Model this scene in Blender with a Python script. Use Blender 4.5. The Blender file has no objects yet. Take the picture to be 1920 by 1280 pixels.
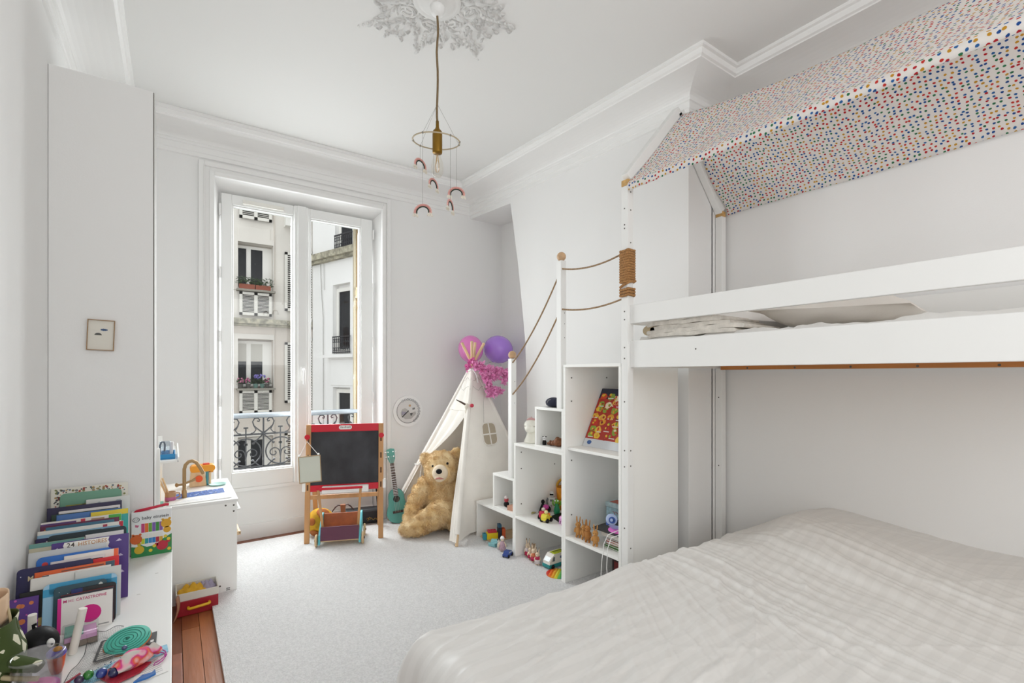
import bpy, math, random
import numpy as np
from mathutils import Vector, Matrix
C = bpy.context.scene.collection
S = bpy.context.scene
PI = math.pi
random.seed(7)

# ------------------------------------------------------------------ camera, world, lights, exposure
cam = bpy.data.objects.new('camera', bpy.data.cameras.new('camera'))
C.objects.link(cam)
cam.location = (0, 0, 1.35)
cam.rotation_euler = (PI/2, 0, -math.radians(35.06))
cam.data.sensor_width = 36
cam.data.lens = 36*906/1920
cam.data.shift_y = 62.3/1920
cam.data.clip_start = 0.02
S.camera = cam
S.view_settings.view_transform = 'Standard'
S.view_settings.look = 'None'
S.view_settings.exposure = 0.08
S.view_settings.gamma = 1
S.view_settings.use_curve_mapping = False
S.cycles.max_bounces = 12
S.cycles.diffuse_bounces = 8
S.cycles.transparent_max_bounces = 12

world = bpy.data.worlds.new('sky')
S.world = world
world.use_nodes = True
wn = world.node_tree
bg = wn.nodes['Background']
bg.inputs[0].default_value = (0.95, 0.975, 1.0, 1)
bg.inputs[1].default_value = 1.5

def area(name, loc, rot, sx, sy, power, col=(1, 1, 1)):
    l = bpy.data.lights.new(name, 'AREA')
    l.shape = 'RECTANGLE'; l.size = sx; l.size_y = sy; l.energy = power; l.color = col
    o = bpy.data.objects.new(name, l); C.objects.link(o)
    o.location = loc; o.rotation_euler = rot
    return o

# added fill lamps in the tall window, boosting daylight beyond the sky's own
for zc in (0.93, 1.64, 2.35): area('window_fill', (0.92, 4.635, zc), (-math.radians(90-20), 0, 0), 1.10, 0.70, 21, (0.96, 0.98, 1.0))
# added fill lamps, set in invented openings behind and left of the camera
area('rear_fill', (1.1, -1.95, 2.2), (math.radians(90), 0, 0), 1.7, 1.3, 21, (1.0, 0.995, 0.98))
area('left_fill', (-0.52, -1.05, 1.6), (0, -PI/2, 0), 2.0, 1.2, 12, (1.0, 0.995, 0.98))

# ------------------------------------------------------------------ helpers
def lin(h):
    if not isinstance(h, str): return h
    r = []
    for i in (0, 2, 4):
        c = int(h[i:i+2], 16)/255
        r.append(c/12.92 if c <= 0.04045 else ((c+0.055)/1.055)**2.4)
    return tuple(r)

MATS = {}
def mat(name, col, rough=0.5, metal=0.0, var=0.0, vscale=8.0, bump=0.0, bscale=60.0, spec=0.5, stretch=None, sheen=0.0, trans=0.0, sub=0.0, clear=0.0):
    """principled material; var = tone variation by noise, bump = fine relief by noise"""
    if name in MATS: return MATS[name]
    m = bpy.data.materials.new(name); m.use_nodes = True
    nt = m.node_tree; b = nt.nodes['Principled BSDF']
    c = lin(col)
    b.inputs['Base Color'].default_value = (*c, 1)
    b.inputs['Roughness'].default_value = rough
    b.inputs['Metallic'].default_value = metal
    b.inputs['Specular IOR Level'].default_value = spec
    if sheen: b.inputs['Sheen Weight'].default_value = sheen
    if trans: b.inputs['Transmission Weight'].default_value = trans
    if sub:
        b.inputs['Subsurface Weight'].default_value = sub
        b.inputs['Subsurface Radius'].default_value = (0.02, 0.02, 0.02)
    if clear: b.inputs['Coat Weight'].default_value = clear
    if var or bump:
        tc = nt.nodes.new('ShaderNodeTexCoord'); mp = nt.nodes.new('ShaderNodeMapping')
        nt.links.new(tc.outputs['Object'], mp.inputs[0])
        if stretch: mp.inputs['Scale'].default_value = stretch
    if var:
        n = nt.nodes.new('ShaderNodeTexNoise'); n.inputs['Scale'].default_value = vscale; n.inputs['Detail'].default_value = 5
        nt.links.new(mp.outputs[0], n.inputs['Vector'])
        mx = nt.nodes.new('ShaderNodeMix'); mx.data_type = 'RGBA'
        mx.inputs['A'].default_value = (*[max(0, x*(1-var)) for x in c], 1)
        mx.inputs['B'].default_value = (*[min(1, x*(1+var)) for x in c], 1)
        mr = nt.nodes.new('ShaderNodeMapRange'); mr.inputs[1].default_value = .33; mr.inputs[2].default_value = .67
        nt.links.new(n.outputs['Fac'], mr.inputs[0]); nt.links.new(mr.outputs[0], mx.inputs['Factor'])
        nt.links.new(mx.outputs['Result'], b.inputs['Base Color'])
    if bump:
        n2 = nt.nodes.new('ShaderNodeTexNoise'); n2.inputs['Scale'].default_value = bscale; n2.inputs['Detail'].default_value = 4
        nt.links.new(mp.outputs[0], n2.inputs['Vector'])
        bp = nt.nodes.new('ShaderNodeBump'); bp.inputs['Strength'].default_value = bump; bp.inputs['Distance'].default_value = 0.01
        nt.links.new(n2.outputs['Fac'], bp.inputs['Height'])
        nt.links.new(bp.outputs[0], b.inputs['Normal'])
    MATS[name] = m
    return m

class MB:
    """mesh builder: collects shapes, then links them as ONE mesh object"""
    def __init__(s):
        s.v = []; s.f = []; s.mi = []; s.sm = []; s.m = 0; s.M = Matrix(); s.uv = {}
    def add(s, vs, fs, smooth=False):
        o = len(s.v); M = s.M
        s.v += [tuple(M @ Vector(p)) for p in vs]
        for f in fs:
            s.f.append([i+o for i in f]); s.mi.append(s.m); s.sm.append(smooth)
        return s
    def hexa(s, p):
        return s.add(p, [(0, 3, 2, 1), (4, 5, 6, 7), (0, 1, 5, 4), (1, 2, 6, 5), (2, 3, 7, 6), (3, 0, 4, 7)])
    def box(s, x0, x1, y0, y1, z0, z1):
        return s.hexa([(x0, y0, z0), (x1, y0, z0), (x1, y1, z0), (x0, y1, z0), (x0, y0, z1), (x1, y0, z1), (x1, y1, z1), (x0, y1, z1)])
    def bar(s, p, q, w, h, up=(0, 0, 1)):
        p = Vector(p); q = Vector(q); d = (q-p).normalized(); u = Vector(up)
        a = d.cross(u)
        if a.length < 1e-5: a = d.cross(Vector((0, 1, 0)))
        a.normalize(); b = a.cross(d).normalized()
        a = a*w/2; b = b*h/2
        return s.hexa([p-a-b, p+a-b, p+a+b, p-a+b, q-a-b, q+a-b, q+a+b, q-a+b])
    def tube(s, pts, r, n=8, closed=False, caps=True, flat=1.0):
        pts = [Vector(p) for p in pts]; k = len(pts)
        rs = r if isinstance(r, (list, tuple)) else [r]*k
        vs = []; fs = []; prev = None
        for i, p in enumerate(pts):
            if closed: d = pts[(i+1) % k]-pts[i-1]
            else: d = pts[min(i+1, k-1)]-pts[max(i-1, 0)]
            if d.length < 1e-9: d = Vector((0, 0, 1))
            d.normalize()
            if prev is None:
                a = d.cross(Vector((0, 0, 1)))
                if a.length < 1e-3: a = d.cross(Vector((1, 0, 0)))
            else: a = prev - d*prev.dot(d)
            a.normalize(); prev = a; b = d.cross(a)
            for j in range(n):
                t = 2*PI*j/n
                vs.append(p + a*(math.cos(t)*rs[i]) + b*(math.sin(t)*rs[i]*flat))
        m = k if closed else k-1
        for i in range(m):
            for j in range(n):
                i2 = (i+1) % k; j2 = (j+1) % n
                fs.append((i*n+j, i*n+j2, i2*n+j2, i2*n+j))
        s.add(vs, fs, True)
        if caps and not closed:
            s.add(vs[:n], [tuple(range(n))[::-1]]); s.add(vs[-n:], [tuple(range(n))])
        return s
    def lathe(s, prof, n=20, c=(0, 0, 0), smooth=True):
        vs = []; fs = []
        for r, z in prof:
            for j in range(n):
                t = 2*PI*j/n; vs.append((c[0]+r*math.cos(t), c[1]+r*math.sin(t), c[2]+z))
        for i in range(len(prof)-1):
            for j in range(n):
                j2 = (j+1) % n; fs.append((i*n+j, i*n+j2, (i+1)*n+j2, (i+1)*n+j))
        if prof[0][0] > 1e-6: fs.append(tuple(range(n))[::-1])
        if prof[-1][0] > 1e-6: fs.append(tuple((len(prof)-1)*n+j for j in range(n)))
        return s.add(vs, fs, smooth)
    def ball(s, c, r, n=14, m=9, rot=None):
        rx, ry, rz = (r, r, r) if not isinstance(r, (tuple, list)) else r
        vs = [(0, 0, -1)]; fs = []
        for i in range(1, m):
            t = -PI/2+PI*i/m
            for j in range(n):
                a = 2*PI*j/n; vs.append((math.cos(t)*math.cos(a), math.cos(t)*math.sin(a), math.sin(t)))
        vs.append((0, 0, 1)); top = len(vs)-1
        R3 = rot.to_3x3() if rot is not None else Matrix.Identity(3)
        vs = [Vector(c)+R3 @ Vector((x*rx, y*ry, z*rz)) for x, y, z in vs]
        for j in range(n):
            j2 = (j+1) % n
            fs.append((0, 1+j2, 1+j)); fs.append((top, top-n+j, top-n+j2))
            for i in range(m-2):
                a = 1+i*n; fs.append((a+j, a+j2, a+n+j2, a+n+j))
        return s.add(vs, fs, True)
    def prism(s, out, d0, d1, smooth=False):
        """polygon out (x, z) extruded along y from d0 to d1"""
        k = len(out)
        vs = [(x, d0, z) for x, z in out]+[(x, d1, z) for x, z in out]
        fs = [tuple(range(k)), tuple(range(2*k-1, k-1, -1))]
        s.add(vs, fs)
        s.add(vs, [(i, i+k, (i+1) % k+k, (i+1) % k) for i in range(k)], smooth)
        return s
    def grid(s, nu, nv, fn, smooth=True, uv=False):
        vs = [fn(i/(nu-1), j/(nv-1)) for j in range(nv) for i in range(nu)]
        fs = [(j*nu+i, j*nu+i+1, (j+1)*nu+i+1, (j+1)*nu+i) for j in range(nv-1) for i in range(nu-1)]
        return s.add(vs, fs, smooth)
    def build(s, name, mats, parent=None, bevel=0.0, seg=2, loc=None, rz=0.0, local=False, label=None, cat=None, group=None, kind=None, solid=0.0, sub=0):
        me = bpy.data.meshes.new(name)
        mats = mats if isinstance(mats, (list, tuple)) else [mats]
        W = Matrix()
        if parent is not None:
            if not local: W = parent_world(parent)
        elif loc is not None:
            W = Matrix.Translation(loc) @ Matrix.Rotation(rz, 4, 'Z')
        Wi = W.inverted()
        vs = s.v if (local) else [tuple(Wi @ Vector(p)) for p in s.v]
        me.from_pydata(vs, [], s.f)
        for m in mats: me.materials.append(m)
        me.polygons.foreach_set('material_index', s.mi)
        me.polygons.foreach_set('use_smooth', s.sm)
        me.update()
        o = bpy.data.objects.new(name, me); C.objects.link(o)
        if parent is not None:
            o.parent = parent; WORLD[o.name] = parent_world(parent)
        elif loc is not None:
            o.location = loc; o.rotation_euler = (0, 0, rz); WORLD[o.name] = Matrix.Translation(loc) @ Matrix.Rotation(rz, 4, 'Z')
        if label: o['label'] = label
        if cat: o['category'] = cat
        if group: o['group'] = group
        if kind: o['kind'] = kind
        if solid:
            md = o.modifiers.new('thick', 'SOLIDIFY'); md.thickness = solid; md.offset = 0
        if bevel:
            md = o.modifiers.new('bevel', 'BEVEL'); md.width = bevel; md.segments = seg; md.limit_method = 'ANGLE'; md.angle_limit = math.radians(40)
        if sub:
            md = o.modifiers.new('sub', 'SUBSURF'); md.levels = sub; md.render_levels = sub
        return o
WORLD = {}
def parent_world(o): return WORLD.get(o.name, Matrix())
def thing(name, label, cat, loc=(0, 0, 0), rz=0.0, group=None, kind=None):
    o = bpy.data.objects.new(name, None); C.objects.link(o)
    o.empty_display_size = 0.05
    o.location = loc; o.rotation_euler = (0, 0, rz)
    if label: o['label'] = label
    if cat: o['category'] = cat
    if group: o['group'] = group
    if kind: o['kind'] = kind
    WORLD[o.name] = Matrix.Translation(loc) @ Matrix.Rotation(rz, 4, 'Z')
    return o
def dup(o, loc, rz=None, label=None, parent=None):
    r = o.copy(); C.objects.link(r)
    if parent is None:
        r.location = loc
        if rz is not None: r.rotation_euler = (0, 0, rz)
        if label: r['label'] = label
    else: r.parent = parent
    for ch in list(o.children): dup(ch, None, parent=r)
    return r
def text(name, body, size, M, m, parent, depth=0.0004, align='LEFT', squash=1.0):
    """flat printed lettering; M puts the text's own x/y plane on the surface (local to the parent)"""
    cu = bpy.data.curves.new(name, 'FONT'); cu.body = body; cu.size = size; cu.extrude = depth; cu.align_x = align
    cu.resolution_u = 2; cu.offset = size*.010
    cu.materials.append(m)
    tmp = bpy.data.objects.new(name, cu); C.objects.link(tmp)
    me = bpy.data.meshes.new_from_object(tmp.evaluated_get(bpy.context.evaluated_depsgraph_get()))
    bpy.data.objects.remove(tmp); me.name = name
    o = bpy.data.objects.new(name, me); C.objects.link(o)
    o.parent = parent; o.matrix_local = M @ Matrix.Diagonal((squash, 1, 1, 1))
    return o
def TR(x=0, y=0, z=0): return Matrix.Translation((x, y, z))
def RX(a): return Matrix.Rotation(a, 4, 'X')
def RY(a): return Matrix.Rotation(a, 4, 'Y')
def RZ(a): return Matrix.Rotation(a, 4, 'Z')
def arc(c, r, a0, a1, n, ax=(1, 0, 0), ay=(0, 0, 1)):
    c = Vector(c); ax = Vector(ax); ay = Vector(ay)
    return [c+ax*(r*math.cos(a0+(a1-a0)*i/n))+ay*(r*math.sin(a0+(a1-a0)*i/n)) for i in range(n+1)]
def disc_pts(r, n=20): return [(r*math.cos(2*PI*i/n), r*math.sin(2*PI*i/n)) for i in range(n)]
def rrect(x0, x1, z0, z1, r, n=4):
    o = []
    for cx, cz, a in ((x1-r, z0+r, -PI/2), (x1-r, z1-r, 0), (x0+r, z1-r, PI/2), (x0+r, z0+r, PI)):
        o += [(cx+r*math.cos(a+PI/2*i/n), cz+r*math.sin(a+PI/2*i/n)) for i in range(n+1)]
    return o
def vnoise(x, y, seed=0):
    """smooth value noise on numpy arrays"""
    xi = np.floor(x).astype(int); yi = np.floor(y).astype(int); fx = x-xi; fy = y-yi
    fx = fx*fx*(3-2*fx); fy = fy*fy*(3-2*fy)
    def h(a, b):
        n = (a*374761393 + b*668265263 + seed*982451653) & 0xffffffff
        n = ((n ^ (n >> 13))*1274126177) & 0xffffffff
        return ((n ^ (n >> 16)) & 0xffff)/65535.0
    return (h(xi, yi)*(1-fx)+h(xi+1, yi)*fx)*(1-fy)+(h(xi, yi+1)*(1-fx)+h(xi+1, yi+1)*fx)*fy

# ------------------------------------------------------------------ shared materials
WALL = mat('wall_paint', (0.82, 0.817, 0.81), 0.75, bump=0.05, bscale=180)
CEIL = mat('ceiling_paint', (0.77, 0.768, 0.755), 0.8)
TRIM = mat('trim_paint', (0.84, 0.835, 0.825), 0.45)
LACQ = mat('white_lacquer', (0.83, 0.83, 0.815), 0.4)
MELA = mat('white_melamine', (0.91, 0.91, 0.885), 0.45)
BLACK = mat('black_plastic', '0E0E11', 0.5, spec=.25)
IRON = mat('painted_iron', '2C2C30', 0.5)
BEECH = mat('beech', 'C79A6B', 0.5, var=0.12, vscale=18, stretch=(1, 1, 0.12))
PALEW = mat('pale_wood', 'DDBE95', 0.5, var=0.1, vscale=20, stretch=(1, 1, 0.15))
RED = mat('red_paint', 'C8102A', 0.4)
WHITE = mat('white_plain', (0.86, 0.86, 0.85), 0.5)
PAPER = mat('paper', (0.85, 0.845, 0.83), 0.7)
CHROME = mat('steel', (0.75, 0.75, 0.75), 0.25, metal=1)
GOLD = mat('brass', 'B08A3C', 0.35, metal=0.9)
def glassmat(name, tint=(1, 1, 1), fac=0.07, rough=0.0):
    m = bpy.data.materials.new(name); m.use_nodes = True; nt = m.node_tree
    for n in list(nt.nodes): nt.nodes.remove(n)
    o = nt.nodes.new('ShaderNodeOutputMaterial'); t = nt.nodes.new('ShaderNodeBsdfTransparent'); g = nt.nodes.new('ShaderNodeBsdfGlossy'); x = nt.nodes.new('ShaderNodeMixShader')
    t.inputs[0].default_value = (*tint, 1); g.inputs['Roughness'].default_value = rough
    x.inputs[0].default_value = fac
    nt.links.new(t.outputs[0], x.inputs[1]); nt.links.new(g.outputs[0], x.inputs[2]); nt.links.new(x.outputs[0], o.inputs[0])
    return m
GLASS = glassmat('window_glass', (0.97, 0.985, 0.98), 0.02)
# ------------------------------------------------------------------ room shell
YW = 4.36; XL = -0.472; XA = 3.03; ZC = 3.215; YB = -1.9
WX0, WX1, WZ0 = 0.2, 2.0, 1.5
def struct(mb, name, m, parent=None, bevel=0.0):
    o = mb.build(name, m, parent, bevel=bevel)
    if parent is None: o['kind'] = 'structure'
    return o
OAK = mat('oak_planks', '8E4F2C', 0.35, var=0.22, vscale=9, stretch=(1.2, 0.12, 1), bump=0.12, bscale=40)
OAK2 = mat('oak_planks_light', 'A3623A', 0.35, var=0.2, vscale=11, stretch=(1.2, 0.12, 1), bump=0.12, bscale=40)
OAK3 = mat('oak_planks_dark', '7A4226', 0.35, var=0.22, vscale=10, stretch=(1.2, 0.12, 1), bump=0.12, bscale=40)
DARKGAP = mat('plank_joint_dirt', '24150E', 0.9)
floor = struct(MB().box(XL-0.1, 3.4, YB, 4.7, -0.1, -0.012), 'floor', DARKGAP)
rnd = random.Random(4)
for k in range(-6, 4):
    x0 = 0.0385+0.0785*k; y = YB+rnd.uniform(0, 0.5); y0 = YB
    cuts = []
    while y < 4.3:
        cuts.append(y); y += rnd.uniform(0.9, 1.5)
    if k == 0: cuts = [-0.4, 0.9, 2.1, 3.09, 3.9]
    for yc in cuts+[4.48]:
        MB().box(x0+0.0012, x0+0.0773, y0+0.001, yc-0.001, -0.012, 0).build('plank', rnd.choice([OAK, OAK2, OAK3]), floor)
        y0 = yc
for x0, x1 in ((0.30, 0.95), (0.952, 1.56)):
    MB().box(x0, x1, 4.32, 4.484, -0.012, 0.0004).build('plank', OAK3, floor)
# carpet
rugm = mat('carpet_wool', (0.87, 0.865, 0.87), 0.95, var=0.09, vscale=110, bump=1.0, bscale=190, spec=0.1, sheen=0.3)
mb = MB()
mb.add([(0.185, YB+.1, .022), (2.99, YB+.1, .022), (2.99, 1.9, .022), (2.70, 1.9, .022), (2.63, 3.4, .022), (2.90, 3.4, .022), (2.90, 4.335, .022), (0.185, 4.335, .022)], [tuple(range(8))])
k = 8
mb.add([(x, y, 0.0005) for x, y, z in mb.v]+list(mb.v), [(i, (i+1) % k, (i+1) % k+k, i+k) for i in range(k)])
mb.build('rug', rugm, bevel=0.006, label='large off-white wool carpet covering the floor from bench gap to stairs', cat='carpet')

# wall with the window: two splayed piers and a lintel
w = MB()
w.hexa([(XL-.15, YW, -.1), (.256, YW, -.1), (.312, 4.54, -.1), (XL-.15, 4.54, -.1), (XL-.15, YW, 3.4), (.256, YW, 3.4), (.312, 4.54, 3.4), (XL-.15, 4.54, 3.4)])
w.hexa([(1.603, YW, -.1), (3.3, YW, -.1), (3.3, 4.54, -.1), (1.538, 4.54, -.1), (1.603, YW, 3.4), (3.3, YW, 3.4), (3.3, 4.54, 3.4), (1.538, 4.54, 3.4)])
w.hexa([(.256, YW, 2.875), (1.603, YW, 2.875), (1.538, 4.54, 2.805), (.312, 4.54, 2.805), (.256, YW, 3.4), (1.603, YW, 3.4), (1.538, 4.54, 3.4), (.312, 4.54, 3.4)])
w.box(XL-.15, .33, 4.54, 4.72, -.1, 3.4); w.box(1.53, 3.3, 4.54, 4.72, -.1, 3.4); w.box(.33, 1.53, 4.54, 4.72, 2.79, 3.4)
struct(w, 'wall_back', WALL)
struct(MB().box(XL-.15, XL, -.42, YW, -.1, 3.4).box(XL-.15, XL, YB, -1.68, -.1, 3.4).box(XL-.15, XL, -1.68, -.42, 2.65, 3.4), 'wall_left', WALL)  # unseen doorway gap near the camera, added to let fill light in
struct(MB().box(XA, 3.2, YB, 1.86, -.1, 3.4), 'wall_right', WALL)
struct(MB().box(2.92, 3.2, 1.86, YW, -.1, 3.4), 'wall_recess', WALL)
# chimney breast: front face leans out of square a little; left edge slants and runs into a bulkhead
def chx(y): return 2.53+(4.36-y)*0.056
out = [(1.86, 0), (3.44, 0), (3.447, 1.147), (3.469, 1.647), (3.567, 2.332), (3.685, 2.943), (4.36, 2.965), (4.36, 3.4), (1.86, 3.4)]
n = len(out)
mb = MB()
mb.add([(chx(y), y, z) for y, z in out]+[(2.93, y, z) for y, z in out], [tuple(range(n))[::-1]]+[(i, (i+1) % n, (i+1) % n+n, i+n) for i in range(n)])
struct(mb, 'wall_chimney', WALL)
struct(MB().box(XL-.1, 3.3, YB, 4.6, ZC, 3.45), 'ceiling', CEIL)
# wall behind the camera; its unseen opening is added to admit fill light
w = MB()
for x0, x1 in ((XL-.15, WX0), (WX1, 3.2)): w.box(x0, x1, YB-.15, YB, -.1, 3.4)
w.box(WX0, WX1, YB-.15, YB, 2.9, 3.4); w.box(WX0, WX1, YB-.15, YB, -.1, WZ0)
struct(w, 'wall_front', WALL)

# cornice swept round the room
def sweep(path, prof, close=False):
    mb = MB(); P = [Vector((x, y)) for x, y in path]; k = len(prof); vs = []; fs = []
    for i, p in enumerate(P):
        d0 = (P[i]-P[i-1]).normalized() if i else None
        d1 = (P[i+1]-P[i]).normalized() if i < len(P)-1 else None
        n0 = Vector((d0.y, -d0.x)) if d0 else None; n1 = Vector((d1.y, -d1.x)) if d1 else None
        if n0 is None: m = n1
        elif n1 is None: m = n0
        else:
            m = (n0+n1); m = m/(m.dot(n0))
        for d, z in prof: vs.append((p.x+m.x*d, p.y+m.y*d, z))
    for i in range(len(P)-1):
        for j in range(k-1): fs.append((i*k+j, (i+1)*k+j, (i+1)*k+j+1, i*k+j+1))
    mb.add(vs, fs); return mb
room = [(XL, YB), (XL, YW), (2.53, YW), (chx(1.86), 1.86), (XA, 1.86), (XA, YB)]
prof = [(0.27, ZC+.01), (0.27, ZC-.018), (0.255, ZC-.022), (0.25, ZC-.05), (0.238, ZC-.056)]
prof += [(0.235-0.215*math.sin(a*PI/2/8), ZC-.062-.055*(1-math.cos(a*PI/2/8))) for a in range(9)]
prof += [(0.026, 3.093), (0.026, 3.075), (0.018, 3.07), (0.018, 3.03), (0.012, 3.025), (0.012, 2.998), (0.0, 2.992)]
struct(sweep(room, prof), 'trim_1', TRIM)
# skirting board on the wall right of the window
struct(MB().box(1.68, 2.92, YW-.014, YW, 0, .11), 'baseboard_back', TRIM, bevel=.003)

# ceiling rose: plaster scrolls and acanthus leaves round the lamp
ros = thing('ceiling_rose', 'white plaster ceiling rose of scrolls and leaves above the pendant lamp', None, (1.08, 2.19, ZC), kind='structure')
mb = MB(); cx, cy = 1.08, 2.19
mb.lathe([(0.0, -.03), (0.07, -.03), (0.085, -.018), (0.10, -.012), (0.115, -.016), (0.125, 0.0)], 40, (cx, cy, ZC))
mb.build('boss', CEIL, ros)
mb = MB(); r5 = random.Random(11)
def leaf(c, ang, L, W):
    d = Vector((math.cos(ang), math.sin(ang), 0)); t = Vector((-d.y, d.x, 0)); c = Vector(c); vs = []
    for i in range(7):
        u = i/6; ww = W*math.sin(PI*(0.12+0.88*u)**0.8)*(0.75+0.25*math.cos(u*16)); z = -0.013*math.sin(PI*u)-.002
        for s_, dz in ((-1, 0.004), (-.5, z), (0, z*.55), (.5, z), (1, 0.004)):
            vs.append(c+d*(L*u)+t*(ww*s_)+Vector((0, 0, dz)))
    mb.add(vs, [(j*5+i, j*5+i+1, (j+1)*5+i+1, (j+1)*5+i) for j in range(6) for i in range(4)], True)
for q in range(8):
    a0 = q*PI/4+.2; big = 1.0 if q % 2 == 0 else .82
    for rr, L, W in ((.11, .10, .030), (.20*big, .11, .026), (.28*big, .09*big, .019)):
        leaf((cx+rr*math.cos(a0), cy+rr*math.sin(a0), ZC), a0, L, W)
    for sgn in (-1, 1):
        a1 = a0+sgn*PI/8*.95
        pts = []
        for i in range(26):
            t = i/25; ra = .052*(1-t*.85); aa = sgn*t*3.3*PI
            pts.append((cx+.185*big*math.cos(a1)+ra*math.cos(aa+a1), cy+.185*big*math.sin(a1)+ra*math.sin(aa+a1), ZC-.002))
        mb.tube(pts, [.008*(1-.5*i/25) for i in range(26)], 6)
        for i in range(5):
            aa = a0+sgn*(.12+.07*i); rr = (.23+.038*i)*big
            leaf((cx+rr*math.cos(aa), cy+rr*math.sin(aa), ZC), aa+sgn*(1.0-.35*i), .06, .014)
        for i in range(16):
            aa = a0+r5.uniform(-.3, .3); rr = r5.uniform(.14, .40)*big
            leaf((cx+rr*math.cos(aa), cy+rr*math.sin(aa), ZC), r5.uniform(0, 2*PI), .036, .010)
    for i in range(7):
        mb.ball((cx+(.30+.03*i)*big*math.cos(a0+PI/8), cy+(.30+.03*i)*big*math.sin(a0+PI/8), ZC-.003), .012-.001*i, 8, 5)
mb.build('foliage', CEIL, ros, kind='stuff')

# ------------------------------------------------------------------ window_1
win = thing('window_1', None, None, (0.92, YW, 0), kind='structure')
win['label'] = 'tall white double casement window in moulded white casing with lower panel'
def frame3(mb, x0, x1, zt, wd, y0, y1):
    mb.box(x0, x0+wd, y0, y1, 0, zt); mb.box(x1-wd, x1, y0, y1, 0, zt); mb.box(x0+wd, x1-wd, y0, y1, zt-wd, zt)
cs = MB()
frame3(cs, .158, 1.66, 2.972, .036, YW-.034, YW); frame3(cs, .188, 1.63, 2.942, .008, YW-.042, YW); frame3(cs, .194, 1.63, 2.938, .036, YW-.022, YW); frame3(cs, .226, 1.612, 2.905, .034, YW-.036, YW)
cs.build('casing', TRIM, win, bevel=.004)
GF = mat('window_lacquer', (0.82, 0.825, 0.815), 0.35)
def sash(x0, x1, gx0, gx1, n):
    f = MB(); y0, y1 = 4.472, 4.525
    f.box(x0, gx0, y0, y1, .43, 2.80); f.box(gx1, x1, y0, y1, .43, 2.80); f.box(gx0, gx1, y0, y1, .43, .558); f.box(gx0, gx1, y0, y1, 2.718, 2.80)
    o = f.build('sash', GF, win, bevel=.004)
    b = MB(); e = .012
    b.box(gx0, gx0+e, 4.482, 4.53, .558, 2.718); b.box(gx1-e, gx1, 4.482, 4.53, .558, 2.718); b.box(gx0+e, gx1-e, 4.482, 4.53, .558, .558+e); b.box(gx0+e, gx1-e, 4.482, 4.53, 2.718-e, 2.718)
    b.build('glazing_bead', GF, o, bevel=.003)
    MB().box(gx0+e*.5, gx1-e*.5, 4.502, 4.508, .562, 2.714).build('pane', GLASS, o)
    return o
s1 = sash(.315, .866, .388, .847, 0); s2 = sash(.868, 1.535, .982, 1.427, 1)
a = MB(); a.box(.852, .965, 4.452, 4.474, .43, 2.80); a.box(.875, .945, 4.44, 4.454, .43, 2.80)
a.build('meeting_stile', GF, win, bevel=.005)
h = MB(); h.box(.898, .932, 4.428, 4.441, 1.30, 1.42); h.tube([(.915, 4.43, 1.395), (.915, 4.395, 1.395), (.915, 4.385, 1.38), (.915, 4.388, 1.27)], .010, 8)
h.build('handle', WHITE, win, bevel=.003)
v = MB(); v.box(.464, .77, 4.455, 4.473, 2.735, 2.768); v.box(.47, .764, 4.452, 4.456, 2.744, 2.750)
v.build('trickle_vent', mat('vent_plastic', (.80, .79, .74), .4), win, bevel=.003)
for z in (2.662, 2.163, 1.656, 1.14, .641):
    MB().tube([(.305, 4.462, z-.045), (.305, 4.462, z+.045)], .008, 8).tube([(.305, 4.462, z-.003), (.305, 4.462, z+.003)], .0095, 8).build('hinge', TRIM, win)
    MB().tube([(1.541, 4.462, z-.045), (1.541, 4.462, z+.045)], .008, 8).build('hinge', TRIM, win)
p = MB(); p.box(.31, 1.54, 4.485, 4.54, .0, .43)
p.box(.31, 1.54, 4.468, 4.49, .40, .43); p.box(.31, 1.54, 4.470, 4.49, .0, .125)
p.build('lower_panel', GF, win, bevel=.003)
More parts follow.
